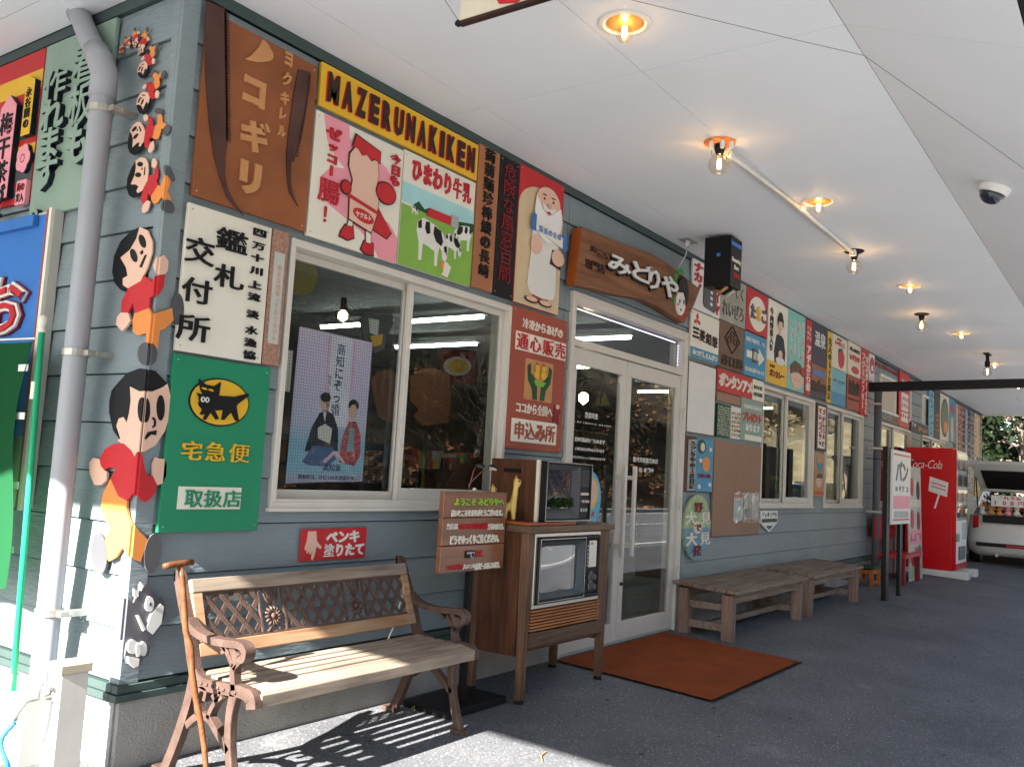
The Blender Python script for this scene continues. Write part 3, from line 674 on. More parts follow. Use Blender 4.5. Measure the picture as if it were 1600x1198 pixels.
for q in ((323, 208), (349, 211)): c_ = k7([q])[0]; poly(s, 'eye', ell(c_[0], c_[1], .010, .011, 12), M_WHITE, t+.015, .0015); poly(s, 'pupil', ell(c_[0], c_[1], .004, .006, 8), M_BLACK, t+.0165, .001)
for q in ((335, 143), (375, 152)): c_ = k7([q])[0]; poly(s, 'eyelid', ell(c_[0], c_[1], .014, .004, 10, -.15), M_YEL, t+.012, .001)
for ch, a, b, c, d in (('宅', 203, 455, 310, 575), ('急', 345, 462, 452, 582), ('便', 488, 472, 598, 590)): cellpx(s, r, ch, a, b, c, d, M_YEL, t, k=K7, off=.045)
pb = k7([(190, 733), (566, 740), (555, 870), (178, 870)]); poly(s, 'plaque', rc(pb[3][0], pb[1][0], pb[3][1], pb[1][1]), M_CREAM2, t, .006)
for ch, a, b, c, d in (('取', 215, 752, 315, 858), ('扱', 332, 752, 432, 858), ('店', 448, 755, 545, 858)): cellpx(s, r, ch, a, b, c, d, M_GRN, t+.006, k=K7, off=.045, d=.006)
# wet paint plate
r = WR((466, 825), (568, 822), (566, 872), (461, 876)); s, W, H, t = sign('small red wet paint plate with a pink hand pointing down', r, M_RED, t=.008, pts=None, screws=False)
hand = [(.25, .93), (.62, .93), (.68, .62), (.95, .42), (.88, .36), (.68, .45), (.66, .30), (.60, .12), (.56, .02), (.50, .04), (.50, .30), (.46, .30), (.44, .22), (.38, .22), (.38, .32), (.33, .30), (.30, .24), (.24, .26), (.25, .36), (.18, .34), (.14, .40), (.22, .62)]
poly(s, 'hand', [(x*W*.30+.02*W, z*H*.96+.02*H) for x, z in hand], M_SKIN, t, .004)
txt(s, 'ペンキ', .36*W, .52*H, .52*W, .40*H, M_WHITE, t, .005, off=.04, split=True); txt(s, '塗りたて', .34*W, .10*H, .63*W, .42*H, M_WHITE, t, .005, off=.035, split=True)
# 5 yellow
r = WR((495.3, 103), (742.4, 224.3), (737, 284), (489, 167)); s, W, H, t = sign('long yellow board with tall black Roman capitals under the canopy', r, M_YEL)
n = 13; word = 'MAZERUNAKIKEN'; x = .035*W; ws = [.8 if c in 'M' else .36 if c == 'I' else .7 for c in word]; tot = sum(ws)+.32*(n-1); u = (.93*W)/tot
for c, cw in zip(word, ws):
    vs, fs, bb = glyph(c, .05); sx = cw*u/(bb[1]-bb[0]); sz = H*.66/(bb[3]-bb[2])
    MB().add([((v[0]-bb[0])*sx, -(v[2]+.05)*10*.012, (v[1]-bb[2])*sz) for v in vs], fs).build('letter', M_DBRN, s).location = (x, -t, .17*H)
    MB().add([((v[0]-bb[0])*sx-.0035, -(v[2]+.05)*10*.008, (v[1]-bb[2])*sz-.002) for v in vs], fs).build('letter_edge', M_RED, s).location = (x, -t, .17*H)
    x += (cw+.32)*u
# 6 pink bottle sign (plain bottle with cape, no face)
r = WR((485.4, 172), (624.4, 236.7), (611, 414), (471.5, 369.5)); s, W, H, t = sign('cream and pink board of a drink bottle in a red cape with red lettering', r, M_CREAM2)
def n2(pts, W, H): return [(x*W, z*H) for x, z in pts]
pk = [(.08, .995), (.13, .80), (.22, .70), (.34, .63), (.20, .60), (.10, .50), (.09, .38), (.20, .30), (.55, .18), (.72, .08), (.78, .0), (.99, .0), (.99, .22), (.88, .32), (.70, .38), (.60, .42), (.85, .55), (.92, .66), (.80, .78), (.62, .84), (.45, .84), (.36, .90), (.35, .995)]
poly(s, 'pink_field', n2([(max(.01, min(.99, a)), max(.006, min(.994, b))) for a, b in pk], W, H), M_PINK, t, .0015)
y0 = t+.0015
def outl(name, pts, m, y, d, k=1.05):
    cx = sum(p[0] for p in pts)/len(pts); cz = sum(p[1] for p in pts)/len(pts)
    w_ = max(p[0] for p in pts)-min(p[0] for p in pts); h_ = max(p[1] for p in pts)-min(p[1] for p in pts)
    q = [(cx+(p[0]-cx)*(1+.014/w_), cz+(p[1]-cz)*(1+.014/h_)) for p in pts]
    poly(s, 'outline', q, M_DBRN, y, d); poly(s, name, pts, m, y+d, .003)
outl('cape', n2([(.62, .38), (.72, .42), (.90, .25), (.85, .19), (.66, .23), (.60, .26)], W, H), M_RED, y0, .003)
outl('shoe', n2([(.38, .18), (.46, .19), (.48, .10), (.42, .07), (.33, .08), (.34, .12)], W, H), M_RED, y0, .003)
outl('shoe', n2([(.60, .10), (.70, .10), (.71, .01), (.62, .005), (.57, .03)], W, H), M_RED, y0, .003)
outl('leg', n2([(.40, .18), (.45, .18), (.46, .26), (.42, .26)], W, H), M_CREAM2, y0, .003)
outl('leg', n2([(.62, .10), (.67, .10), (.66, .20), (.61, .20)], W, H), M_CREAM2, y0, .003)
outl('bottle', n2([(.41, .24), (.66, .19), (.71, .35), (.72, .47), (.68, .56), (.70, .68), (.68, .79), (.42, .83), (.37, .76), (.37, .66), (.42, .56), (.40, .46)], W, H), M_SKIN, y0+.003, .003)
outl('glove', ell(.80*W, .56*H, .115*W, .085*H, 24), M_RED, y0+.006, .003)
outl('glove', ell(.35*W, .48*H, .05*W, .05*H, 16), M_RED, y0+.006, .003)
outl('cap', n2([(.39, .83), (.42, .93), (.70, .88), (.70, .79), (.64, .80), (.60, .78), (.55, .81), (.50, .79), (.45, .83)], W, H), M_RED, y0+.006, .003)
poly(s, 'belt', n2([(.38, .44), (.73, .38), (.73, .35), (.38, .41)], W, H), M_RED, y0+.009, .002)
poly(s, 'bottle_label', ell(.56*W, .30*H, .12*W, .05*H, 24, -.15), M_RED, y0+.009, .002); txt(s, 'ヤクルト', .47*W, .275*H, .18*W, .05*H, M_CREAM2, y0+.011, .0015, off=.02)
M_REDL = mat('crimson_letter', (.48, .02, .035), .4)
for ch, x, z, a, b in (('ゼ', .11, .81, .16, .10), ('ッ', .13, .72, .12, .07), ('コ', .13, .62, .12, .08), ('ー', .13, .52, .12, .09), ('腸', .07, .30, .23, .20), ('！', .12, .13, .17, .16)): txt(s, ch, x*W, z*H, a*W, b*H, M_REDL, t+.002, .008, off=.05, split=True, vert=True)
for ch, x, z in (('今', .83, .84), ('日', .84, .745), ('も', .84, .655), ('、', .84, .58)): txt(s, ch, x*W, z*H, .13*W, .09*H, M_REDL, t+.002, .008, off=.045, split=True)
# 7 milk sign
r = WR((624.4, 236.7), (736.2, 284), (727.3, 449), (612, 414)); s, W, H, t = sign('dairy board with black and white cows grazing under big red kana', r, M_CREAM2)
poly(s, 'sky_band', n2([(.005, .72), (.005, .55), (.995, .55), (.995, .72)], W, H), mat('pale_sky_paint', (.35, .62, .62), .5), t, .001)
poly(s, 'far_hills', n2([(.15, .55), (.22, .60), (.30, .55), (.36, .58), (.42, .54), (.70, .55), (.80, .57), (.995, .60), (.995, .5), (.15, .5)], W, H), M_DGRN, t+.001, .001)
poly(s, 'field', n2([(.005, .005), (.995, .005), (.995, .52), (.80, .50), (.55, .50), (.30, .52), (.005, .53)], W, H), mat('meadow_green', (.22, .42, .07), .5, var=.08), t+.002, .001)
poly(s, 'barn', n2([(.32, .50), (.36, .58), (.72, .58), (.72, .50)], W, H), M_RED, t+.003, .003); poly(s, 'silo', n2([(.66, .49), (.66, .60), (.76, .60), (.76, .49)], W, H), M_LGREY, t+.006, .003)
for i, ch in enumerate('ひまわり牛乳'): txt(s, ch, (.10+i*.14)*W, .76*H, .13*W, .20*H, M_REDL, t, .008, off=.045, split=True)
def cow(cx, cz, k, flip=1):
    q = lambda pts: [((cx+flip*a*k)*W, (cz+b*k)*H) for a, b in pts]
    o = MB().prism(q([(-.5, .5), (-.3, .62), (.1, .55), (.45, .42), (.62, .15), (.66, -.15), (.58, -.28), (.48, -.22), (.44, -.02), (.34, .05), (.30, -.12), (.28, -.45), (.20, -.45), (.18, -.1), (-.12, -.02), (-.28, .0), (-.30, -.42), (-.40, -.44), (-.42, .0), (-.52, .25)]), -(t+.006), -(t+.003)).build('cow', M_WHITE, s)
    sp = MB()
    for pts in ([(-.5, .48), (-.38, .56), (-.36, .35), (-.48, .32)], [(-.22, .55), (-.08, .57), (-.04, .30), (-.16, .25), (-.24, .38)], [(.10, .52), (.36, .45), (.46, .20), (.40, .08), (.20, .15), (.08, .32)], [(.50, .10), (.60, .12), (.60, -.02), (.54, -.05)]): sp.prism(q(pts), -(t+.0075), -(t+.006))
    sp.build('spots', M_BLACK, o)
cow(.40, .25, .36); cow(.70, .30, .20); cow(.85, .42, .22, -1); cow(.17, .50, .07)
poly(s, 'dog', n2([(.58, .03), (.66, .02), (.68, .07), (.70, .12), (.63, .16), (.57, .12), (.60, .07)], W, H), M_CREAM2, t+.003, .003); poly(s, 'dog_ear', n2([(.55, .14), (.60, .15), (.59, .08), (.55, .08)], W, H), M_ORA, t+.006, .001)
# 8 / 9 narrow vertical boards
r = WR((742.5, 224.3), (775, 242.6), (762, 459.6), (728, 447.9)); s, W, H, t = sign('narrow terracotta board with a column of bold black characters', r, M_ORG)
for i, ch in enumerate('蒟蒻麺珍棒鰻の長崎'): txt(s, ch, .26*W, (.895-i*.101)*H, .5*W, .098*H, M_BLACK, t, .008, off=.05, split=True)
r = WR((775, 243), (806.4, 256), (793.9, 471.7), (762, 459.6)); s, W, H, t = sign('narrow black board with dark red outlined characters beside the robed elder', r, M_BLACK)
for i, ch in enumerate('危険な風窓百間'): txt(s, ch, .18*W, (.84-i*.122)*H, .64*W, .125*H, M_DRED, t, .006, off=.0, split=True)
# 10 elder
r = WR((806.4, 255.6), (875.7, 292.8), (865, 494.2), (793.9, 472)); s, W, H, t = sign('red topped cream board with a white bearded man in a white robe', r, M_RED)
poly(s, 'arched_field', [(.01*W, .005*H), (.985*W, .005*H), (.985*W, .72*H)]+[(.5*W+.485*W*math.cos(a), .72*H+.17*H*math.sin(a)) for a in [PI*k/16 for k in range(1, 16)]]+[(.01*W, .72*H)], mat('buff_paint', (.62, .48, .29), .5), t, .003)
y = t+.003
poly(s, 'legs', n2([(.38, .06), (.72, .06), (.70, .16), (.40, .16)], W, H), M_BRICK, y, .004)
for cx in (.36, .66): poly(s, 'sandal', ell(cx*W, .055*H, .15*W, .024*H, 18), M_DBRN, y+.004, .003); poly(s, 'foot', ell(cx*W, .06*H, .12*W, .018*H, 16), M_SKIN, y+.007, .003)
poly(s, 'robe', n2([(.25, .16), (.32, .10), (.60, .085), (.82, .10), (.86, .15), (.86, .40), (.90, .55), (.88, .66), (.80, .72), (.45, .72), (.30, .64), (.30, .40)], W, H), M_WHITE, y+.004, .006)
poly(s, 'head', ell(.60*W, .80*H, .27*W, .115*H, 28), M_SKIN, y+.010, .005)
poly(s, 'beard', n2([(.33, .82), (.40, .78), (.45, .74), (.60, .70), (.74, .74), (.80, .77), (.88, .80), (.92, .70), (.88, .60), (.75, .53), (.60, .50), (.45, .53), (.33, .62), (.30, .72)], W, H), mat('white_beard', (.78, .77, .74), .5), y+.015, .003)
poly(s, 'moustache', n2([(.45, .78), (.55, .765), (.60, .755), (.66, .765), (.76, .78), (.72, .735), (.60, .72), (.48, .735)], W, H), M_WHITE, y+.018, .003); poly(s, 'mouth', ell(.60*W, .725*H, .045*W, .010*H, 10), M_RED, y+.021, .001)
poly(s, 'nose', ell(.60*W, .775*H, .05*W, .02*H, 12), mat('nose_pink', (.62, .34, .25), .5), y+.021, .003)
for cx in (.50, .70): poly(s, 'eye', ell(cx*W, .82*H, .022*W, .008*H, 10), M_BLACK, y+.015, .002); poly(s, 'eyebrow', ell(cx*W, .85*H, .05*W, .005*H, 10), M_DBRN, y+.015, .002)
poly(s, 'arm', ell(.38*W, .46*H, .12*W, .07*H, 18, .3), M_SKIN, y+.012, .005); poly(s, 'arm', ell(.86*W, .42*H, .14*W, .06*H, 18), M_SKIN, y+.016, .005); poly(s, 'book', n2([(.70, .36), (.95, .34), (.93, .47), (.74, .47)], W, H), M_DBRN, y+.012, .004)
poly(s, 'scroll', n2([(.30, .57), (.98, .50), (.98, .58), (.30, .65)], W, H), M_CREAM2, y+.021, .003); txt(s, '賢者の食卓', .38*W, .555*H, .52*W, .05*H, M_BLUE, y+.024, .002, off=.04)
for cx, dz in ((.28, 0), (.98, -.06)): poly(s, 'scroll_rod', rc((cx-.04)*W, (cx+.04)*W, (.55+dz)*H, (.67+dz)*H), M_BLUE, y+.021, .006)
# 11 mail order
r = WR((794.7, 478.5), (879.7, 500), (870.4, 707), (781.7, 701)); s, W, H, t = sign('brick red mail order board with two green hands holding yellow chicks', r, M_BRICK)
txt(s, '冷凍からあげの', .17*W, .855*H, .74*W, .075*H, M_CREAM2, t, .005, off=.03, split=True)
for i, ch in enumerate('通心販売'):
    poly(s, 'letter_plate', rc((.07+i*.23)*W, (.29+i*.23)*W, .695*H, .825*H), M_CREAM2, t, .004); txt(s, ch, (.075+i*.23)*W, .70*H, .205*W, .12*H, M_RED, t+.004, .006, off=.055, split=True)
poly(s, 'tan_plate', rrect(.26*W, .76*W, .36*H, .65*H, .01), M_TAN, t, .003)
for f in (1, -1):
    q = lambda pts: [((.51+f*a)*W, b*H) for a, b in pts]
    poly(s, 'hand', q([(.03, .365), (.10, .365), (.12, .44), (.20, .50), (.22, .60), (.17, .62), (.16, .55), (.09, .52), (.04, .47)]), M_DGRN, t+.003, .005)
poly(s, 'nest', n2([(.40, .50), (.62, .50), (.57, .465), (.45, .465)], W, H), mat('grass_green_paint', (.20, .42, .05), .5), t+.008, .003)
for cx in (.45, .57):
    poly(s, 'chick', ell(cx*W, .545*H, .045*W, .03*H, 14), M_YEL, t+.008, .004); poly(s, 'chick_head', ell(cx*W, .595*H, .038*W, .022*H, 12), M_YEL, t+.008, .005); poly(s, 'comb', ell(cx*W, .622*H, .015*W, .010*H, 8), M_RED, t+.008, .003)
txt(s, 'ココから全国へ', .13*W, .255*H, .66*W, .08*H, M_CREAM2, t, .005, off=.025, split=True)
poly(s, 'running_figure', n2([(.82, .35), (.90, .36), (.94, .31), (.90, .27), (.93, .21), (.88, .20), (.85, .25), (.80, .22), (.80, .28)], W, H), M_DRED, t, .006); poly(s, 'figure_face', ell(.87*W, .34*H, .035*W, .018*H, 12), M_SKIN, t+.006, .003)
poly(s, 'cream_plate', rc(.08*W, .88*W, .055*H, .215*H), M_CREAM2, t, .004); txt(s, '申込み所', .11*W, .07*H, .74*W, .13*H, M_BRICK, t+.004, .006, off=.05, split=True)
# 12 shop name board (thick live edge plank)
K5 = (870, 330, 5.208)
sb = thing('shop_name_board', 'thick carved wooden plank with big white kana over the entrance doors', 'sign', (0, -.025, 0), group=G_)
def k5(pts, d=.105): return [Wp(870+x/5.208, 330+y/5.208, d) for x, y in pts]
f_ = k5([(210, 125), (350, 185), (480, 240), (600, 285), (760, 340), (900, 420), (1000, 500), (1090, 570), (1168, 635), (1120, 760), (1040, 910), (960, 860), (850, 790), (700, 715), (600, 695), (540, 690), (400, 655), (280, 625), (155, 605), (175, 400)])
MB().prism(f_, -.080, 0).build('plank', M_SIGNW, sb, bevel=.006)
MB().prism([(f_[0][0]-.003, f_[0][1]-.01), (f_[0][0]+.0035, f_[0][1]-.012), (f_[18][0]+.0035, f_[18][1]+.012), (f_[18][0]-.003, f_[18][1]+.012), (f_[19][0]-.003, f_[19][1])], -.076, -.004).build('end_grain', M_SIGNE, sb)
def k5c(ch, a, b, c, d_, m, th=.018, off=.05, y=.080):
    (xa, za), (xb, zb) = k5([(a, b), (c, d_)], .11); vs, fs, bb = glyph(ch, off); sx = (xb-xa)/(bb[1]-bb[0]); sz = (za-zb)/(bb[3]-bb[2])
    return MB().add([((v[0]-bb[0])*sx, -((v[2]+.05)*10*th), (v[1]-bb[2])*sz) for v in vs], fs).build('letter', m, sb), (xa, -y, zb)
for ch, a, b, c, d_ in (('み', 405, 345, 580, 560), ('ど', 598, 400, 765, 625), ('り', 735, 460, 815, 670), ('や', 840, 510, 965, 740)):
    o, l = k5c(ch, a, b, c, d_, M_BLACK, .016, .03); o.location = (l[0]+.002, l[1], l[2]-.006)  # black copy of each kana stands in for its shadow on the plank
    o, l = k5c(ch, a, b, c, d_, M_WHITE, .012, .022); o.location = (l[0], l[1]-.017, l[2]+.010)
for ch, a, b, c, d_ in (('ま', 275, 275, 320, 340), ('ご', 320, 300, 365, 355), ('こ', 330, 345, 375, 385), ('ろ', 365, 330, 415, 400), ('専', 235, 380, 285, 480), ('門', 285, 400, 340, 500), ('店', 340, 420, 390, 515)):
    o, l = k5c(ch, a, b, c, d_, M_DBRN, .008, .0); o.location = l
(ex, ez), = k5([(1015, 690)], .11)
poly(sb, 'emblem_face', ell(ex-.012, ez-.05, .085, .11, 28, -.25), M_WHITE, .080, .012)
poly(sb, 'emblem_hair', [(ex+a, ez+b) for a, b in ((-.10, .01), (-.085, .10), (-.02, .155), (.06, .14), (.10, .06), (.10, -.02), (.065, -.07), (.05, -.01), (.02, .03), (-.04, .02))], M_BLACK, .092, .008)
for dx, dz in ((-.045, -.05), (.03, -.045)): poly(sb, 'emblem_eye', ell(ex+dx, ez+dz, .010, .018, 12), M_BLACK, .092, .003)
poly(sb, 'emblem_mouth', ell(ex-.02, ez-.115, .012, .010, 10), M_BLACK, .092, .003); poly(sb, 'emblem_cheek', ell(ex-.07, ez-.08, .010, .012, 10), M_RED, .092, .003)
M_LIME = mat('bright_green_letter', (.03, .45, .08), .4)
for i, ch in enumerate('MIDORIYA'):
    a = math.radians(205-i*17); vs, fs, bb = glyph(ch, .03); o = MB().add([((v[0]-(bb[0]+bb[1])/2)*.055, -(v[2]+.05)*.08, v[1]*.055) for v in vs], fs).build('letter', M_LIME, sb); o.location = (ex+.125*math.cos(a), -.080, ez+.02+.165*math.sin(a)); o.rotation_euler = (0, -(a-PI/2), 0)
for i, ch in enumerate('まごころ専門店'):
    a = math.radians(-100+i*18); vs, fs, bb = glyph(ch, .02); o = MB().add([((v[0]-.5)*.045, -(v[2]+.05)*.06, (v[1]-.4)*.045) for v in vs], fs).build('letter', M_RED, sb); o.location = (ex+.115*math.cos(a), -.080, ez-.02+.16*math.sin(a)); o.rotation_euler = (0, -(a+PI/2), 0)
# ---- grid of boards right of the door
def sg(label, tl, tr, br, bl, m, **k): 
    r = WR(tl, tr, br, bl); s, W, H, t = sign(label, r, m, **k); return s, W, H, t
s, W, H, t = sg('white board with a black tyre and red katakana, right of the name plank', (1076.5, 400.2), (1120.6, 428), (1119.5, 496.8), (1074.5, 484), M_WHITE)
poly(s, 'tyre', n2([(.42, .12), (.78, .08), (.82, .16), (.82, .80), (.70, .88), (.50, .84), (.38, .70), (.38, .20)], W, H), M_GREY, t, .01)
tr_ = MB()
for k in range(4): tr_.prism(n2([(.60, .20+.12*k), (.68, .19+.12*k), (.68, .25+.12*k), (.60, .26+.12*k)], W, H), -(t+.012), -(t+.01))
tr_.build('tyre_tread', M_WHITE, s)
txt(s, 'ナカノ', .04*W, .35*H, .30*W, .60*H, M_REDL, t, .008, vert=True, off=.05, split=True); txt(s, 'タイヤ', .78*W, .06*H, .20*W, .75*H, M_REDL, t, .008, vert=True, off=.05, split=True)
s, W, H, t = sg('weathered grey board with dark carved kana behind the black box', (1120.6, 427), (1161.8, 444.7), (1158.6, 514.6), (1118.4, 499), mat('greige_board', (.33, .32, .26), .7, var=.15))
txt(s, 'ほめてく', .05*W, .58*H, .88*W, .30*H, M_GREY, t, .006, off=-.0); txt(s, 'れいぜろ', .08*W, .10*H, .85*W, .38*H, M_GREY, t, .006, off=-.0)
s, W, H, t = sg('red board with a cream disc and black and yellow kana for eggs', (1162.3, 445.8), (1196, 466.4), (1192.9, 528.3), (1159.2, 515.3), M_RED)
poly(s, 'disc', ell(.52*W, .47*H, .40*W, .40*H, 32), M_CREAM2, t, .003)
for i, (ch, m) in enumerate((('た', M_GREY), ('ま', M_YEL), ('ご', M_GREY))): txt(s, ch, (.16+.25*i)*W, (.30)*H, .24*W, .36*H, m, t+.003, .008, off=.05, split=True)
s, W, H, t = sg('blue board with a cream arrow pointing right and white directions', (1158.6, 516.4), (1192.2, 529.4), (1190, 595.6), (1156.4, 584.8), M_LBLUE)
poly(s, 'arrow', n2([(.10, .42), (.66, .42), (.66, .30), (.92, .50), (.66, .70), (.66, .58), (.10, .58)], W, H), M_CREAM2, t, .004)
poly(s, 'badge', rrect(.34*W, .56*W, .34*H, .66*H, .03), M_GREY, t+.004, .004); txt(s, '道', .37*W, .40*H, .16*W, .2*H, M_CREAM2, t+.008, .002, off=.03)
txt(s, '直進天下橋まで2.7K', .05*W, .78*H, .90*W, .11*H, M_WHITE, t, .004, off=.03); txt(s, '散らかん通りで30分', .05*W, .10*H, .90*W, .11*H, M_WHITE, t, .004, off=.03)
s, W, H, t = sg('cream pencil board with a red three diamond mark and bold black kanji', (1074.5, 485), (1119, 498), (1116.2, 570.6), (1071.7, 556.5), M_CREAM2)
poly(s, 'blue_band', rc(.004, W-.004, .004, .22*H), M_LBLUE, t, .003); txt(s, 'みつびしえんぴつ', .07*W, .05*H, .87*W, .13*H, M_CREAM2, t+.003, .005, off=.04, split=True)
for a in (PI/2, PI/2+2*PI/3, PI/2-2*PI/3):
    c_, d_ = math.cos(a), math.sin(a); pp_ = [(0, 0), (.5, .29), (1, 0), (.5, -.29)]; kx, kz = .125*W, .15*H
    poly(s, 'diamond', [(.20*W+(x*c_-z*d_)*kx, .80*H+(x*d_+z*c_)*kz) for x, z in pp_], M_RED, t, .006)
for i, ch in enumerate('三菱鉛筆'): txt(s, ch, (.06+.225*i)*W, (.40-.02*i)*H, .21*W, .26*H, M_DBRN, t, .008, off=.05, split=True)
s, W, H, t = sg('dark bronze board with a carved diamond crest above carved kanji', (1119, 499), (1158.6, 515.5), (1155, 585), (1116.9, 572.4), mat('bronze_paint', (.13, .075, .05), .35, metal=.3, var=.2))
for k_, c_ in ((1, M_DBRN),): 
    mb = MB(); P4 = [(.5, .96), (.80, .66), (.5, .36), (.20, .66)]
    for i in range(4):
        a, b = P4[i], P4[(i+1) % 4]; n_ = (.02, .02); mb.tube([(a[0]*W, -(t+.003), a[1]*H), (b[0]*W, -(t+.003), b[1]*H)], .005, 6)
    for q in ((.5, .78), (.38, .64), (.62, .64)): mb.tube([(q[0]*W+.1*W*math.cos(a)*.7, -(t+.003), q[1]*H+.07*H*math.sin(a)) for a in [2*PI*k/12 for k in range(13)]], .004, 5)
    mb.build('crest', M_DBRN, s)
for i, ch in enumerate('谷口屋'): txt(s, ch, (.08+.30*i)*W, .07*H, .27*W, .24*H, M_DBRN, t, .006, off=.04, split=True)
s, W, H, t = sg('blank white panel with a thin black edge beside the door frame', (1070, 562.7), (1114.3, 573.4), (1110, 681.6), (1064.7, 676.2), M_WHITE, border=(M_BLACK, .008))
s, W, H, t = sg('red board with cream katakana for a candy and a cream end panel', (1115.3, 573.6), (1187.6, 596), (1187.6, 628), (1114.5, 610.8), M_RED)
poly(s, 'cream_panel', rc(.74*W, .997*W, .004, H-.004), M_CREAM2, t, .002)
for i, ch in enumerate('ボンタンアメ'): txt(s, ch, (.03+.117*i)*W, (.22)*H, .12*W, .6*H, M_CREAM2, t, .008, off=.055, split=True)
txt(s, 'BOOK', .77*W, .55*H, .20*W, .17*H, M_DGRN, t+.002, .004, off=.04); txt(s, 'HOUSE', .77*W, .22*H, .20*W, .17*H, M_DGRN, t+.002, .004, off=.04)
s, W, H, t = sg('short plain hardboard strip below the red candy board', (1115, 611), (1151.8, 620), (1151.5, 633), (1114.8, 627), M_KRAFT, screws=False)
s, W, H, t = sg('small dark green notice speckled with cream print', (1115.5, 629.5), (1136, 633), (1135.5, 685.6), (1114, 682), M_DGRN, screws=False)
bars(s, .01, .02, W-.02, H-.04, M_CREAM2, t, .0012, 9, 12, 4, 'print')
s, W, H, t = sg('small colourful flyer next to the green speckled notice', (1137, 633.5), (1152.2, 637), (1151.8, 687), (1136.5, 685), M_WHITE, screws=False)
for i, m in enumerate((M_RED, M_BLUE, M_BLACK, M_YEL)): bars(s, .006, .02, W-.012, H*.78, m, t+i*.001, .001, 4, 6, 14+i, 'print')
s, W, H, t = sg('sage green gift board with white and red kana above the large hardboard', (1152.6, 620), (1189, 628), (1185, 693), (1152.6, 688), M_SAGE)
txt(s, '今日が誕生日の方に', .06*W, .76*H, .88*W, .10*H, M_WHITE, t, .004, off=.03); txt(s, 'プレゼント', .06*W, .46*H, .86*W, .22*H, M_RED, t, .006, off=.04, split=True); txt(s, 'あります', .18*W, .23*H, .66*W, .19*H, M_WHITE, t, .006, off=.03, split=True)
poly(s, 'slip', rc(.18*W, .95*W, .04*H, .16*H), M_CREAM2, t, .002)
s, W, H, t = sg('dark reddish strip with raised black shop kana next to the door', (1063.6, 679), (1082.5, 682), (1079, 769), (1059.5, 768), mat('maroon_board', (.09, .035, .025), .5))
poly(s, 'grey_plank', n2([(.35, .03), (.95, .04), (.95, .95), (.35, .93)], W, H), M_LGREY, t, .01); txt(s, 'みどりやの工房日記', .42*W, .06*H, .46*W, .85*H, M_BLACK, t+.01, .005, vert=True, off=.06, split=True)
s, W, H, t = sg('blue board with a green ringed disc, white dots and a plain peach disc', (1083.4, 683), (1109.3, 686), (1107.5, 768.4), (1080.5, 768.4), M_LBLUE)
poly(s, 'green_ring', ell(.28*W, .84*H, .23*W, .13*H, 24), M_DGRN, t, .004); poly(s, 'ring_centre', ell(.30*W, .83*H, .12*W, .08*H, 18), M_CREAM, t+.004, .004)
poly(s, 'peach_disc', ell(.55*W, .52*H, .22*W, .14*H, 24), M_ORA, t, .006)
for a, b in ((.78, .80), (.22, .58), (.18, .10), (.80, .14)): poly(s, 'dot', ell(a*W, b*H, .075*W, .04*H, 14), M_WHITE, t, .008)
txt(s, 'たのしいね', .12*W, .26*H, .74*W, .09*H, M_DRED, t, .005, off=.04)
s, W, H, t = sg('large bare hardboard panel with a clear pouch of leaflets', (1111.5, 687), (1185, 697.5), (1179.6, 834), (1106, 838), M_BOARD, pts=None)
M_FILM = thin_glass('clear_film', (.92, .92, .92), .12)
poly(s, 'leaflet', rc(.42*W, .61*W, .16*H, .46*H), mat('leaflet_green', (.40, .50, .45), .4), t, .003); poly(s, 'leaflet_header', rc(.43*W, .60*W, .41*H, .45*H), M_RED, t+.003, .001); poly(s, 'leaflet', rc(.63*W, .79*W, .17*H, .46*H), M_LGREY, t, .003); poly(s, 'leaflet_photo', rc(.65*W, .77*W, .20*H, .30*H), M_GREY, t+.003, .001); poly(s, 'leaflet', rc(.81*W, .97*W, .17*H, .46*H), mat('leaflet_buff', (.48, .45, .40), .5), t, .003)
cr = MB(); rr2 = random.Random(9)
gx, gzz = 14, 14; xa, xb, za, zb = .41*W, .985*W, .14*H, .48*H
cr.v = [(xa+(xb-xa)*i/gx, -(t+.012+.008*rr2.random()), za+(zb-za)*j/gzz) for j in range(gzz+1) for i in range(gx+1)]
cr.f = [(j*(gx+1)+i, j*(gx+1)+i+1, (j+1)*(gx+1)+i+1, (j+1)*(gx+1)+i) for j in range(gzz) for i in range(gx)]
cr.build('pouch', M_FILM, s)
# oval
xa, z_ = Wp(1060.7, 830); xb = Wp(1103.4, 820)[0]; zt = Wp(1083, 772.5)[1]; zb = Wp(1078, 874)[1]
s = thing('wall_sign', 'oval green and blue board with white and red characters low beside the door', 'sign', ((xa+xb)/2, -.02, (zt+zb)/2), group=G_); a_, b_ = (xb-xa)/2, (zt-zb)/2
poly(s, 'board', ell(0, 0, a_, b_, 40), mat('mossy_green_paint', (.36, .44, .24), .5, var=.3, scale=12), 0, .02)
poly(s, 'lower_half', ell(0, 0, a_, b_, 24, 0, PI+.02, 2*PI-.02), mat('pond_blue_paint', (.16, .30, .36), .5, var=.3, scale=12), .02, .001)
poly(s, 'centre_oval', ell(0, 0, a_*.3, b_*.2, 24), M_CREAM, .021, .003)
for ch, x, z, k_, m in (('野', 0, .62, .34, M_DRED), ('発', 0, -.72, .34, M_DRED), ('で', 0, 0, .26, M_DRED), ('大', -.55, .28, .42, M_CREAM2), ('見', .55, .28, .42, M_CREAM2), ('大', -.45, -.35, .42, M_CREAM2), ('見', .55, -.35, .42, M_CREAM2)):
    txt(s, ch, x*a_-k_*a_*.95, z*b_-k_*b_*.5, 2*k_*a_*.95, k_*b_, m, .022, .008, off=.03, split=True)
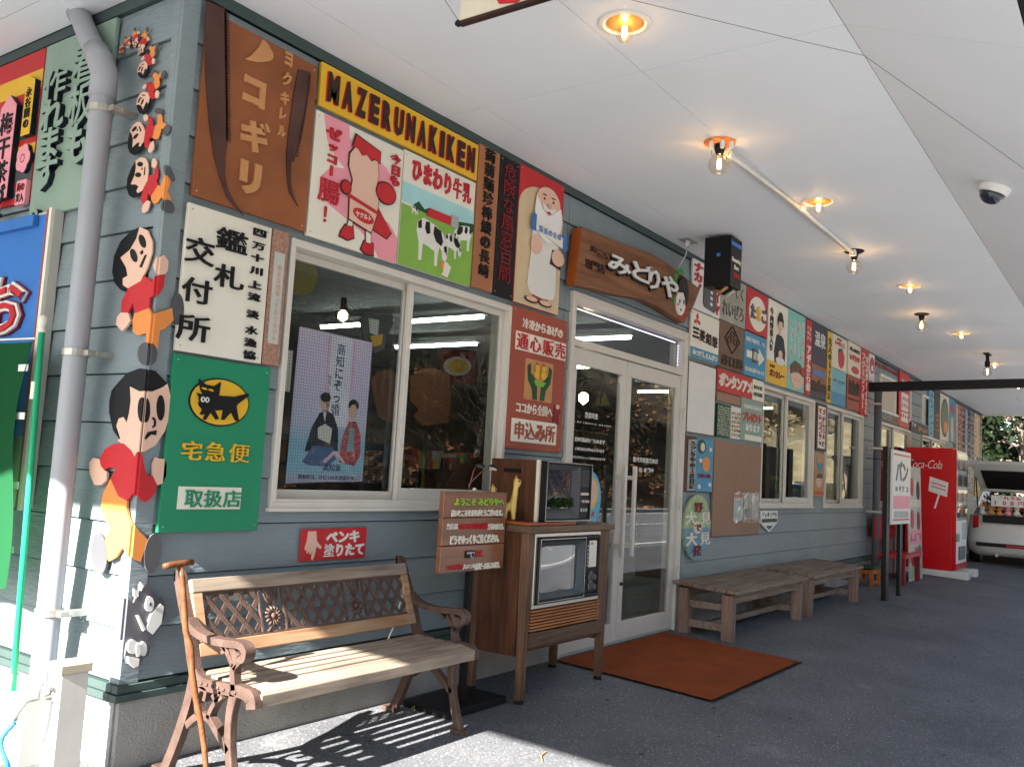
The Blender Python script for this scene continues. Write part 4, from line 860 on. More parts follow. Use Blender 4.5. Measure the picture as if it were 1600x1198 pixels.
s, W, H, t = sg('small white home plate shaped board with green marks below the second window', (1184, 796), (1211.7, 797), (1208, 831), (1183, 831), M_WHITE, pts=n2([(0.01, .42), (.5, .01), (.99, .42), (.99, .99), (.01, .99)], *[(lambda r: (r[1]-r[0], r[3]-r[2]))(WR((1184, 796), (1211.7, 797), (1208, 831), (1183, 831)))[i] for i in (0, 1)]), screws=False)
bars(s, .08*W, .68*H, .84*W, .26*H, M_DGRN, t, .004, 6, 1, 8); poly(s, 'green_band', rc(.06*W, .94*W, .46*H, .62*H), M_DGRN, t, .003); poly(s, 'green_point', n2([(.30, .30), (.70, .30), (.5, .12)], W, H), M_DGRN, t, .003)
# upper row
s, W, H, t = sg('cream and mustard curry board with a woman in a dark kimono', (1196.3, 466), (1227.2, 482), (1223.2, 606), (1192, 596.6), M_CREAM2)
poly(s, 'mustard_band', rc(.004, W-.004, .004, .27*H), M_YEL, t, .003); txt(s, '牛肉野菜入り', .08*W, .38*H, .17*W, .52*H, M_DBRN, t, .006, vert=True, off=.05, split=True)
poly(s, 'kimono', n2([(.42, .60), (.60, .64), (.78, .58), (.88, .42), (.86, .27), (.36, .27), (.32, .40)], W, H), mat('indigo_kimono', (.03, .035, .05), .6, var=.5, scale=60), t, .005)
poly(s, 'face', ell(.58*W, .73*H, .12*W, .065*H, 20), M_SKIN, t+.005, .004); poly(s, 'neck', rc(.53*W, .63*W, .61*H, .69*H), M_SKIN, t+.005, .003); poly(s, 'hair', n2([(.44, .72), (.44, .80), (.50, .87), (.58, .90), (.66, .87), (.72, .80), (.72, .72), (.66, .78), (.50, .78)], W, H), M_BLACK, t+.009, .003)
poly(s, 'dish', ell(.62*W, .30*H, .22*W, .05*H, 20), M_WHITE, t+.005, .004); poly(s, 'hands', ell(.60*W, .38*H, .10*W, .05*H, 14), M_SKIN, t+.009, .003)
for cx in (.53, .63): poly(s, 'eye', ell(cx*W, .735*H, .02*W, .004*H, 8), M_BLACK, t+.009, .001)
poly(s, 'lips', ell(.58*W, .695*H, .02*W, .005*H, 8), M_RED, t+.009, .001); txt(s, 'ボンカレー', .12*W, .08*H, .74*W, .09*H, M_DRED, t+.003, .004, off=.06); txt(s, '大塚の', .12*W, .19*H, .26*W, .04*H, M_DBRN, t+.003, .003, off=.04)
s, W, H, t = sg('turquoise board with white kana columns, pink blossoms and a tilted head', (1227.6, 482.5), (1254.5, 496), (1251, 615.3), (1223.4, 606.5), M_TEAL)
for i, col_ in enumerate(('見つけてくれて', 'ありがとう', 'からつむほど', 'つみまする')): txt(s, col_, (.76-.22*i)*W, (.40+.03*i)*H, .17*W, (.52-.04*i)*H, M_WHITE, t, .004, vert=True, off=.0)
for a, b in ((.62, .80), (.30, .70), (.85, .62), (.28, .48), (.12, .38), (.08, .24), (.80, .46)): poly(s, 'blossom', ell(a*W, b*H, .07*W, .022*H, 10), M_PINK, t, .006)
poly(s, 'head', n2([(.18, .22), (.25, .10), (.45, .03), (.75, .05), (.90, .14), (.92, .24), (.60, .24), (.35, .22)], W, H), M_SKIN, t, .006); poly(s, 'hair', n2([(.18, .20), (.18, .30), (.40, .38), (.70, .36), (.92, .27), (.93, .20), (.60, .25), (.35, .23)], W, H), mat('brown_hair_paint', (.12, .07, .045), .5), t+.006, .003)
for a in (.45, .66): poly(s, 'eye', ell(a*W, .14*H, .015*W, .007*H, 8), M_DBRN, t+.006, .002)
poly(s, 'red_flower', ell(.84*W, .29*H, .10*W, .04*H, 14), M_RED, t+.009, .004)
s, W, H, t = sg('narrow red soap strip with a column of white characters', (1255.7, 498.3), (1265, 503.4), (1261.4, 619), (1252, 615.5), M_RED)
txt(s, 'アデカ石鹸', .15*W, .05*H, .7*W, .62*H, M_CREAM2, t, .006, vert=True, off=.05, split=True); bars(s, .15*W, .72*H, .7*W, .20*H, M_CREAM2, t, .003, 2, 3, 3)
s, W, H, t = sg('dusky landscape board with white brush writing at the top', (1265.3, 503.6), (1289.9, 517), (1285.6, 627.4), (1261.6, 619), mat('dusk_paint', (.055, .055, .075), .5))
poly(s, 'sunset_band', rc(.004, W-.004, .15*H, .45*H), mat('sunset_brown', (.28, .12, .06), .5, var=.3), t, .001); poly(s, 'blue_title', rc(.1*W, .9*W, .31*H, .38*H), M_BLUE, t+.001, .003); poly(s, 'skyline', n2([(.02, .10), (.02, .22), (.2, .24), (.3, .2), (.5, .27), (.6, .2), (.8, .23), (.98, .2), (.98, .1)], W, H), M_DBRN, t+.001, .003)
txt(s, '温泉', .15*W, .70*H, .7*W, .22*H, M_WHITE, t, .005, off=.04)
s, W, H, t = sg('narrow mustard strip with dark characters between landscape and chilli boards', (1290.2, 517), (1296.9, 520.6), (1293, 630), (1286, 627.5), M_YEL); txt(s, '大人の玉子豆腐店', .15*W, .04*H, .7*W, .88*H, M_DGRN, t, .005, vert=True, off=.05, split=True)
s, W, H, t = sg('cream board with a large red chilli pepper', (1297, 521), (1320, 531.8), (1318, 582.5), (1295, 573), M_CREAM)
poly(s, 'chilli', n2([(.40, .50), (.50, .56), (.72, .55), (.80, .45), (.78, .20), (.62, .06), (.48, .10), (.40, .28)], W, H), M_RED, t, .006); poly(s, 'chilli_stalk', n2([(.38, .50), (.42, .62), (.60, .66), (.70, .56), (.55, .58)], W, H), M_DGRN, t, .008); txt(s, 'いちこ', .15*W, .70*H, .7*W, .14*H, M_RED, t, .006, off=.05); poly(s, 'dark_label', rc(.3*W, .6*W, .87*H, .92*H), M_BLACK, t, .003)
s, W, H, t = sg('pale to deep blue board below the chilli board', (1295, 573.5), (1318, 583), (1316.5, 637), (1293, 630), mat('aqua_board', (.16, .42, .48), .4)); poly(s, 'deep_band', rc(.004, W-.004, .004, .35*H), M_LBLUE, t, .001); txt(s, 'かくれが', .12*W, .62*H, .76*W, .12*H, M_GREY, t, .003, off=.0)
s, W, H, t = sg('cream board with black Roman letters, red word and red oval', (1321.6, 533), (1341.8, 541.6), (1340, 593), (1320, 583.7), M_CREAM); txt(s, 'FRANCE', .12*W, .74*H, .76*W, .10*H, M_BLACK, t, .005, off=.05); txt(s, 'いずむや', .1*W, .46*H, .8*W, .18*H, M_RED, t, .005, off=.06); poly(s, 'red_oval', ell(.55*W, .20*H, .28*W, .11*H, 20), M_RED, t, .005)
s, W, H, t = sg('rust brown board with a dark townscape below the cream French board', (1320, 584), (1340, 593.5), (1338.3, 644), (1318.4, 637.5), M_BRICK); poly(s, 'townscape', n2([(.1, .45), (.12, .85), (.2, .9), (.3, .75), (.45, .92), (.6, .75), (.75, .88), (.9, .8), (.9, .45)], W, H), M_DBRN, t, .004); poly(s, 'dark_line', rc(.1*W, .9*W, .28*H, .34*H), M_DBRN, t, .003)
s, W, H, t = sg('tall red board with two columns of white katakana past the third window', (1342.2, 542.2), (1353.5, 548.6), (1351.6, 652), (1339, 648), M_RED); txt(s, 'フジミンフリー', .10*W, .10*H, .38*W, .84*H, M_CREAM2, t, .005, vert=True, off=.03); txt(s, 'マスターイ名石', .55*W, .03*H, .38*W, .88*H, M_CREAM2, t, .005, vert=True, off=.04)
s, W, H, t = sg('small white board with a red ring after the tall red board', (1354.9, 551.4), (1363, 555.4), (1362, 598), (1353.6, 594), M_WHITE); poly(s, 'red_ring', ell(.5*W, .58*H, .4*W, .3*H, 20), M_RED, t, .004); poly(s, 'ring_centre', ell(.5*W, .48*H, .2*W, .12*H, 16), M_WHITE, t+.004, .002)
# boards between second and third window
s, W, H, t = sg('upright dark framed board with red and white fleck letters between two windows', (1271.2, 628.5), (1288.2, 633), (1287, 706), (1270, 702), M_DBRN); poly(s, 'white_field', rc(.16*W, .84*W, .05*H, .94*H), M_WHITE, t, .002); bars(s, .18*W, .08*H, .64*W, .84*H, M_RED, t+.002, .005, 2, 6, 21); bars(s, .18*W, .08*H, .64*W, .84*H, M_BLACK, t+.002, .003, 2, 5, 22)
s, W, H, t = sg('tan board with a blue hooked shape and a smiling face under the dark framed board', (1270, 705), (1285, 709), (1281, 776), (1267, 775), M_TAN)
poly(s, 'blue_hook', n2([(.15, .95), (.25, .75), (.75, .78), (.85, .72), (.55, .55), (.30, .58), (.35, .66), (.12, .72)], W, H), M_LBLUE, t, .005); poly(s, 'face', ell(.45*W, .35*H, .30*W, .14*H, 20), M_SKIN, t, .005); poly(s, 'cap', n2([(.12, .42), (.30, .52), (.70, .52), (.78, .42)], W, H), M_DGRN, t+.005, .003)
for a in (.35, .55): poly(s, 'eye', ell(a*W, .37*H, .03*W, .012*H, 8), M_BLACK, t+.005, .002)
poly(s, 'lower_marks', rc(.05*W, .95*W, .05*H, .12*H), M_RED, t, .003)
# far stretch of wall
s, W, H, t = sg('row of cut out red letters fixed above the fourth window', (1364, 562), (1401, 583), (1401, 590), (1364, 569), mat('slate_board', (.10, .11, .12), .6), screws=False, t=.006); bars(s, .02, .0, W-.04, H, M_RED, t, .012, 12, 1, 5)
fr_ = [((1402, 579), (1419, 586), (1416.5, 670), (1400.8, 665), M_RED, 'tall red board with white panels between the high windows'),
 ((1372, 641), (1401, 652), (1400, 664), (1371, 655), M_GREY, 'dark strip with pale and red marks above the fourth window'),
 ((1420, 657), (1447.5, 664), (1447, 680), (1419, 674), mat('ink_blue', (.02, .035, .06), .5), 'dark blue strip with orange marks above the fifth window'),
 ((1448.6, 609), (1456.4, 612), (1455.5, 684), (1448, 683), mat('pale_blue_board', (.16, .38, .48), .5), 'narrow pale blue board with dark column of marks'),
 ((1456.8, 611), (1466, 613), (1465, 687), (1456, 685), mat('dark_scene', (.05, .045, .04), .5, var=.5), 'dark board with orange flecks beside the pale blue board'),
 ((1466.3, 613.5), (1480.2, 621), (1479.5, 690), (1465.5, 687), M_CREAM, 'cream board with a green oval and orange flame shape'),
 ((1480.5, 621.3), (1490, 626), (1489.5, 692), (1480, 690), M_LBLUE, 'teal board with a red patch and a pale upright figure')]
for i, (a, b, c, d, m, lab) in enumerate(fr_):
    s, W, H, t = sg(lab, a, b, c, d, m, screws=False)
    if i == 0:
        poly(s, 'white_panel', rc(.2*W, .85*W, .30*H, .62*H), M_WHITE, t, .003); poly(s, 'white_panel', rc(.2*W, .85*W, .10*H, .27*H), M_WHITE, t, .003); bars(s, .22*W, .34*H, .6*W, .24*H, M_RED, t+.003, .003, 3, 2, 6); bars(s, .1*W, .16*H, .8*W, .10*H, M_RED, t+.003, .003, 4, 1, 7); bars(s, .2*W, .80*H, .7*W, .08*H, M_WHITE, t, .004, 3, 1, 9)
    if i == 1: bars(s, .05*W, .1*H, .6*W, .8*H, M_LGREY, t, .004, 7, 1, 31); bars(s, .68*W, .1*H, .28*W, .8*H, M_RED, t, .004, 3, 1, 32)
    if i == 2: bars(s, .4*W, .1*H, .55*W, .6*H, M_ORA, t, .004, 6, 1, 33); bars(s, .05*W, .4*H, .25*W, .5*H, M_WHITE, t, .004, 3, 1, 34)
    if i == 3: bars(s, .2*W, .05*H, .6*W, .9*H, M_GREY, t, .004, 1, 8, 35)
    if i == 4: bars(s, .3*W, .15*H, .5*W, .4*H, M_ORA, t, .004, 2, 4, 36)
    if i == 5: poly(s, 'green_oval', ell(.5*W, .5*H, .42*W, .42*H, 28), M_DGRN, t, .003); poly(s, 'oval_field', ell(.5*W, .5*H, .36*W, .37*H, 28), mat('moss', (.16, .18, .12), .5), t+.003, .002); poly(s, 'flame', n2([(.35, .18), (.7, .18), (.8, .35), (.65, .45), (.55, .38), (.45, .45), (.36, .32)], W, H), M_ORA, t+.005, .004)
    if i == 6: poly(s, 'red_patch', n2([(.1, .72), (.9, .66), (.95, .80), (.3, .86)], W, H), M_RED, t, .003); poly(s, 'pale_figure', ell(.45*W, .3*H, .22*W, .30*H, 18), M_SKIN, t, .003)
cs = [M_DRED, M_LGREY, M_GREY, M_BLUE, M_RED, M_CREAM, M_DBRN, M_ORG, M_YEL, M_LBLUE]; names = {id(M_DRED): 'dark red', id(M_LGREY): 'grey', id(M_GREY): 'charcoal', id(M_BLUE): 'blue', id(M_RED): 'red', id(M_CREAM): 'cream', id(M_DBRN): 'dark brown', id(M_ORG): 'terracotta', id(M_YEL): 'yellow', id(M_LBLUE): 'teal blue'}
x = Wp(1490.5, 630)[0]+.02; k = 0; rr3 = random.Random(12)
order = ['first', 'second', 'third', 'fourth', 'fifth', 'sixth', 'seventh', 'eighth', 'ninth', 'tenth', 'eleventh', 'twelfth', 'thirteenth', 'fourteenth']
while x < 20.6 and k < 14:
    w_ = rr3.choice((.18, .26, .34)); m = cs[(k*3+1) % 10]; m2 = cs[(k*7+5) % 10]
    if m2 is m: m2 = M_WHITE
    zl = 1.95+.12*rr3.random()
    s, W, H, t = sign('narrow %s board with tiny marks, %s packed strip at the far end' % (names[id(m)], order[k]), (x, min(x+w_, 20.9), zl, 3.0), m, screws=False)
    bars(s, .15*W, .05*H, .7*W, .9*H, m2, t, .006, 1 if w_ < .2 else 2, 9, 60+k); bars(s, .15*W, .05*H, .7*W, .9*H, M_CREAM, t, .004, 1 if w_ < .2 else 2, 6, 90+k)
    x += w_+.012; k += 1
for j, (xx, zz) in enumerate(((16.9, 1.2), (17.9, 1.15), (18.9, 1.2), (19.9, 1.2))):
    m = (M_CREAM, M_RED, M_LGREY, M_YEL)[j]
    s, W, H, t = sign('%s lower board of the far end, %s of four' % (('cream', 'red', 'grey', 'yellow')[j], order[j]), (xx, xx+.8, zz, 1.93), m, screws=False); bars(s, .05*W, .05*H, .9*W, .9*H, M_DBRN, t, .005, 4, 5, 120+j); bars(s, .05*W, .05*H, .9*W, .9*H, M_CREAM2, t, .007, 4, 5, 130+j)
# ================================================================= END WALL (faces -x)
D0 = -XL
def LR(tl, tr, br, bl, d=D0+.02):      # returns (y low, y high, z0, z1); right side of the photo is the low y
    a = [Lp(p[0], p[1], d) for p in (tl, tr, br, bl)]
    return ((a[1][0]+a[2][0])/2, (a[0][0]+a[3][0])/2, (a[2][1]+a[3][1])/2, (a[0][1]+a[1][1])/2)
M_NAVY = mat('navy_edge_paint', (.008, .012, .022), .5)
GL = 'boards on the end wall'
r = LR((81.2, 72), (187, 28), (157, 325), (45, 335)); r = (r[0], r[1], 2.20, 3.02)
s, W, H, t = sign('sage green board with large matching raised kana behind the grey downpipe', r, M_SAGE, wall='L', y=D0+.014, group=GL)
for i, ch in enumerate('作れます。'): txt(s, ch, .10*W, (.62-.165*i)*H, .36*W, .20*H, M_NAVY, t, .024, off=.03); txt(s, ch, .10*W, (.62-.165*i)*H, .36*W, .20*H, M_SAGE, t+.024, .003, off=.03, split=True)
for i, ch in enumerate('看板も'): txt(s, ch, .52*W, (.66-.22*i)*H, .36*W, .25*H, M_NAVY, t, .024, off=.03); txt(s, ch, .52*W, (.66-.22*i)*H, .36*W, .25*H, M_SAGE, t+.024, .003, off=.03, split=True)
txt(s, '当店', .885*W, .60*H, .09*W, .16*H, M_RED, t, .012, vert=True, off=.05, split=True); txt(s, 'でオリジナル', .885*W, .05*H, .09*W, .50*H, M_WHITE, t, .010, vert=True, off=.04, split=True)
# striped board
y1 = 2.35; y0 = r[1]+.004
s, W, H, t = sign('striped red, yellow, black and green board with a pink plum tea plaque', (y0, y1, 2.285, 3.02), M_RED, wall='L', y=D0+.014, group=GL, screws=False)
zs_ = [(.86, .735, M_YEL), (.68, .56, M_GREY), (.52, .42, M_DGRN), (.38, .27, M_YEL), (.235, .13, M_GREY), (.10, .045, M_DGRN)]
for i, (a, b, m) in enumerate(zs_): poly(s, 'stripe', rc(.004, W-.004, b*H, a*H), m, t, .001)
def lx(px, py, d=D0+.05): q = Lp(px, py, d); return y1-q[0], q[1]-2.285
a = lx(52, 118); b = lx(40, 213)
poly(s, 'yellow_plaque', [(a[0]-.02, a[1]), (a[0]+.045, a[1]-.03), (a[0]+.045, b[1]+.0), (a[0]-.035, b[1]-.0), (a[0]-.035, a[1]-.03)], M_NAVY, t+.001, .026); poly(s, 'plaque_face', [(a[0]-.02, a[1]), (a[0]+.045, a[1]-.03), (a[0]+.045, b[1]), (a[0]-.035, b[1]), (a[0]-.035, a[1]-.03)], M_YEL, t+.027, .002)
txt(s, '永谷園の', a[0]-.022, b[1]+.03, .055, a[1]-b[1]-.09, M_BLACK, t+.029, .004, vert=True, off=.02)
a = lx(20, 150); b = lx(8, 322)
poly(s, 'pink_plaque', [(a[0], a[1]), (a[0]+.075, a[1]-.06), (a[0]+.075, .03), (a[0]-.075, .03), (a[0]-.075, a[1]-.06)], M_NAVY, t+.001, .028); poly(s, 'plaque_face', [(a[0], a[1]), (a[0]+.075, a[1]-.06), (a[0]+.075, .03), (a[0]-.075, .03), (a[0]-.075, a[1]-.06)], M_PINK, t+.029, .002)
for i, ch in enumerate('梅干茶づけ'): txt(s, ch, a[0]-.058, a[1]-.20-.118*i, .12, .115, M_BLACK, t+.031, .005, off=.035, split=True)
c_ = lx(37, 248)
fl_ = []
for k in range(40): an = 2*PI*k/40; rr_ = .052*(1+.22*abs(math.cos(2.5*an))); fl_.append((c_[0]+rr_*math.cos(an), c_[1]+rr_*math.sin(an)*1.1))
poly(s, 'plum_flower', fl_, M_NAVY, t+.001, .019); poly(s, 'flower_face', fl_, M_PINK, t+.020, .003)
for k in range(8): an = 2*PI*k/8; poly(s, 'stamen', ell(c_[0]+.018*math.cos(an), c_[1]+.018*math.sin(an), .004, .004, 6), M_DRED, t+.023, .002)
c_ = lx(33, 300); poly(s, 'pink_label', rrect(c_[0]-.045, c_[0]+.045, c_[1]-.06, c_[1]+.055, .008), M_PINK, t+.001, .02); txt(s, '梅の', c_[0]-.036, c_[1]+.0, .072, .045, M_DRED, t+.021, .003, off=.02); txt(s, '実入', c_[0]-.036, c_[1]-.05, .072, .045, M_BLACK, t+.021, .003, off=.02)
# cabinet with blue framed face
yb = .74; xb = on(82, 330, 1, yb)[0]; zt = Lp(115, 330, D0)[1]; zb = Lp(66, 795, D0)[1]
cab = thing('poster_case', 'large cream cased panel with blue face and a red kana on the end wall', 'display panel', (XL-.012, yb, 0))
dx = XL-.012-xb
MB().box(-dx+.012, 0, 0, 1.6, zb, zt).build('case', mat('cream_case', (.52, .50, .44), .5, var=.04, dirt=.2), cab, bevel=.002)
MB().box(-dx-.004, -dx+.011, 0.0, .022, zb-.01, zt+.005).build('corner_strip', M_CREAM2, cab)
MB().box(-dx-.006, -dx+.010, .0225, .034, zb-.01, zt).build('corner_strip', M_BRICK, cab)
MB().box(-dx-.004, -dx+.0115, .0345, 1.6, zb+.30, zt-.02).build('face', M_BLUE, cab); MB().box(-dx-.03, -dx-.0045, .10, 1.55, zt-.07, zt-.02).build('top_rail', M_BLUE, cab, bevel=.003)
MB().box(-dx-.012, -dx-.005, .12, 1.6, zb+.05, 1.62).build('lower_face', M_DGRN, cab)
for off_, m_, yy in ((.060, M_DRED, .012), (.045, M_WHITE, .024), (.005, M_RED, .034)):
    vs, fs, bb = glyph('お', off_); q1 = on(-28, 440, 0, xb-.02); q2 = on(40, 520, 0, xb-.02)
    sx = (q1.y-q2.y)/(1.05); sz = (q1.z-q2.z)/.9
    MB().add([(-dx-.004-yy+.01-(v[2]+.05)*10*.010, (q1.y-yb)-v[0]*sx, (q2.z)+v[1]*sz+.02) for v in vs], [tuple(reversed(f)) for f in fs][0:] and fs).build('letter', m_, cab)
# downpipe with elbow and brackets
dp = thing('downpipe', 'thick grey downpipe with an elbow running down the end wall', 'downpipe', (-.155, .33, 0))
MB().tube([(.06, .37, 3.085), (.03, .22, 2.93), (0, .05, 2.77), (0, 0, 2.70), (0, 0, 2.5), (0, 0, .2)], .0455, 20, cap=False).build('pipe', M_PIPE, dp, smooth=True)
MB().tube([(.012, .11, 2.83), (0, .04, 2.765), (0, 0, 2.70), (0, 0, 2.60)], .0535, 20).build('elbow', M_PIPE, dp, smooth=True)
MB().tube([(.055, .35, 3.077), (.06, .37, 3.086)], .056, 20).build('collar', M_PIPE, dp, smooth=True)
for z in (Lp(160, 172, .155)[1], Lp(105, 552, .155)[1], Lp(75, 955, .155)[1]):
    br = MB().tube([(0, 0, z-.014), (0, 0, z+.014)], .0515, 20); br.box(.0, .118, -.085, -.045, z-.012, z+.010); br.build('bracket', M_STEEL, dp, bevel=.001)
    MB().lathe([(.008, 0), (.008, .006), (.003, .008)], 8, (.04, -.086, z), Matrix.Rotation(PI/2, 3, 'X')).build('bolt', M_STEEL, dp)
MB().box(-.10, .09, -.07, .10, -.02, .24).build('pipe_shoe', M_WHITE, dp, bevel=.006)
# ------------------------------------------------- running child cut outs (unfolded round the corner)
def clip(pts, sgn):
    out = []
    for i in range(len(pts)):
        a, b = pts[i], pts[(i+1) % len(pts)]; ia, ib = a[0]*sgn >= 0, b[0]*sgn >= 0
        if ia: out.append(a)
        if ia != ib: t_ = a[0]/(a[0]-b[0]); out.append((0, a[1]+t_*(b[1]-a[1])))
    return out
def unroll(px, py, d=0):
    q = Lp(px, py, D0+.030)
    if q[0] > -.030: return (-(q[0]+.030), q[1])
    q = Wp(px, py, .030); return (q[0]-(XL-.030), q[1])
CB = .024
def wrap(parent, name, pts, m, y, d):
    for sg_ in (1, -1):
        c = clip(pts, sg_)
        if len(c) < 3 or max(abs(p[0]) for p in c) < .003: continue
        if sg_ > 0: mb = MB().prism([(p[0]+XL-CB, p[1]) for p in c], -(CB+y+d), -(CB+y))
        else:
            mb = MB().prism([(p[0], p[1]) for p in c], -(y+d), -y)
            mb.v = [(XL-CB+v[1], -v[0]-CB, v[2]) for v in mb.v]
        mb.build(name, m, parent)
A3 = (0, 600, 3.994); A2 = (0, 300, 3.994)
def U(pts, k): return [unroll(k[0]+x/k[2], k[1]+y/k[2]) for x, y in pts]
def elp(cx, cy, rx, ry, rot=0, n=22): return ell(cx, cy, rx, ry, n, rot)
figA = [('trousers', M_ORA, 0, [(700, 590), (750, 700), (803, 728), (800, 770), (810, 830), (860, 920), (912, 970), (865, 1108), (835, 1095), (775, 1018), (735, 1080), (690, 1105), (670, 1060), (670, 960), (700, 900), (660, 830), (638, 770), (655, 680)]),
 ('shirt', M_RED, .0, [(632, 470), (660, 410), (720, 372), (780, 370), (830, 415), (850, 455), (872, 420), (885, 500), (905, 570), (940, 570), (970, 630), (950, 690), (900, 735), (875, 725), (840, 680), (803, 728), (750, 700), (700, 590), (735, 520), (690, 520), (660, 535), (640, 510)]),
 ('hand', M_SKIN, .0, [(632, 470), (595, 460), (565, 490), (570, 560), (600, 630), (640, 630), (675, 600), (678, 550), (660, 535), (640, 510)]), ('hand', M_SKIN, .0, [(940, 570), (940, 500), (960, 455), (985, 465), (1015, 465), (1028, 500), (1025, 570), (1000, 620), (970, 630)]),
 ('shoe', M_GREY, .002, elp(632, 1057, 50, 128, -.05)), ('shoe', M_GREY, .002, elp(940, 1053, 52, 122, .14)),
 ('face', M_SKIN, .003, [(820, 15), (880, 45), (940, 45), (1000, 20), (1035, -5), (1055, 80), (1050, 180), (1020, 290), (960, 380), (890, 420), (860, 425), (850, 452), (820, 410), (740, 350), (760, 340), (735, 260), (750, 215), (780, 205), (800, 240), (815, 180), (825, 100)]),
 ('hair', M_BLACK, .003, [(690, 180), (690, 110), (705, 40), (745, -8), (800, -68), (880, -98), (960, -83), (1035, -5), (1000, 20), (940, 45), (880, 45), (820, 15), (825, 100), (815, 180), (800, 240), (780, 205), (750, 215), (735, 260), (740, 300), (755, 345), (715, 290)]),
 ('eye', M_BLACK, .006, elp(898, 160, 26, 78)), ('eye', M_BLACK, .006, elp(990, 147, 25, 80)), ('nose', M_BLACK, .006, [(938, 205), (955, 210), (962, 232), (958, 262), (940, 272), (936, 262), (948, 255), (948, 225), (938, 218)]), ('mouth', M_BLACK, .006, [(890, 335), (910, 298), (965, 286), (962, 318), (930, 313), (896, 345)])]
figB = [('trousers', M_ORA, 0, [(850, 758), (940, 725), (955, 758), (1065, 722), (1072, 800), (1020, 850), (985, 865), (975, 960), (965, 985), (920, 950), (922, 880), (870, 895), (840, 870), (838, 800)]),
 ('shirt', M_RED, 0, [(812, 600), (890, 555), (905, 520), (960, 560), (985, 515), (1018, 512), (1010, 590), (975, 645), (945, 660), (940, 725), (850, 758), (840, 690), (810, 755), (765, 752), (770, 680)]),
 ('hand', M_SKIN, 0, [(765, 752), (810, 755), (825, 800), (800, 840), (770, 868), (735, 830), (740, 780)]), ('hand', M_SKIN, 0, [(985, 515), (965, 460), (985, 410), (1015, 393), (1040, 430), (1035, 490), (1018, 512)]),
 ('shoe', M_GREY, .002, elp(1100, 730, 35, 98)), ('shoe', M_GREY, .002, elp(920, 1010, 48, 72)),
 ('face', M_SKIN, .003, [(880, 218), (930, 240), (960, 310), (958, 380), (930, 470), (890, 555), (810, 605), (775, 580), (775, 540), (805, 522), (795, 470), (760, 410), (820, 360), (860, 290)]),
 ('hair', M_BLACK, .003, [(708, 500), (720, 400), (760, 310), (820, 250), (880, 218), (860, 290), (820, 360), (760, 410), (795, 470), (805, 522), (775, 540), (775, 580), (812, 605), (800, 628), (760, 610), (725, 570)]),
 ('eye', M_BLACK, .006, elp(900, 308, 19, 43, -.3)), ('eye', M_BLACK, .006, elp(846, 397, 19, 43, -.3)), ('mouth', M_BLACK, .006, [(882, 468), (915, 395), (927, 392), (895, 472)]), ('nose', M_BLACK, .006, [(885, 380), (900, 362), (905, 378), (893, 392)])]
def center(fig, k):
    pts = [p for n_, m_, y_, q in fig for p in U(q, k)]; return (sum(p[0] for p in pts)/len(pts), sum(p[1] for p in pts)/len(pts))
def figure(label, polys, thick):
    c = thing('child_cutout', label, 'cut-out', (0, 0, 0), group='child cut-outs tumbling down the end wall')
    for n_, m_, y_, q in polys: wrap(c, n_, q, m_, y_*.9, thick if y_ < .003 else .0025+thick*.35)
    return c
figure('largest cut-out child in red shirt and orange trousers running at the wall corner', [(n_, m_, y_, U(q, A3)) for n_, m_, y_, q in figA], .010)
figure('second largest cut-out child leaning back above the largest one', [(n_, m_, y_, U(q, A2)) for n_, m_, y_, q in figB], .010)
B0 = [(n_, m_, y_, U(q, A2)) for n_, m_, y_, q in figB]
def hip(polys): q = polys[0][3]; return (sum(p[0] for p in q)/len(q), sum(p[1] for p in q)/len(q))
def head(polys): q = polys[6][3]; return (sum(p[0] for p in q)/len(q), sum(p[1] for p in q)/len(q))
hb_, he_ = hip(B0), head(B0); vb = complex(he_[0]-hb_[0], he_[1]-hb_[1])
chain = [((862, 1085), (1010, 1200), .60, 'third cut-out child from the bottom, lying on its back'), ((875, 840), (1000, 790), .50, 'fourth cut-out child from the bottom, tipping over beside the upper pipe bracket'), ((915, 600), (985, 490), .37, 'fifth cut-out child from the bottom, falling head down'), ((905, 405), (955, 310), .285, 'sixth cut-out child from the bottom, small and head down'), ((893, 275), (905, 212), .21, 'seventh cut-out child, tiny, at the right of the top arc'), ((850, 248), (840, 205), .17, 'eighth cut-out child, tiny, at the top of the arc'), ((800, 265), (788, 250), .13, 'ninth cut-out child, second smallest of the arc'), ((757, 300), (762, 320), .10, 'smallest cut-out child at the upper left end of the arc')]
for hd, hp, sc_, lab in chain:
    a = unroll(hd[0]/3.994, hd[1]/3.994); b = unroll(hp[0]/3.994, hp[1]/3.994)
    v = complex(a[0]-b[0], a[1]-b[1]); v = v/abs(v)*abs(vb)*sc_; k = v/vb
    out = []
    for n_, m_, y_, q in B0:
        qq = []
        for p in q: z = complex(p[0]-hb_[0], p[1]-hb_[1])*k; qq.append((b[0]+z.real, b[1]+z.imag))
        out.append((n_, m_, y_*max(.4, sc_), qq))
    figure(lab, out, .008*max(.5, sc_))
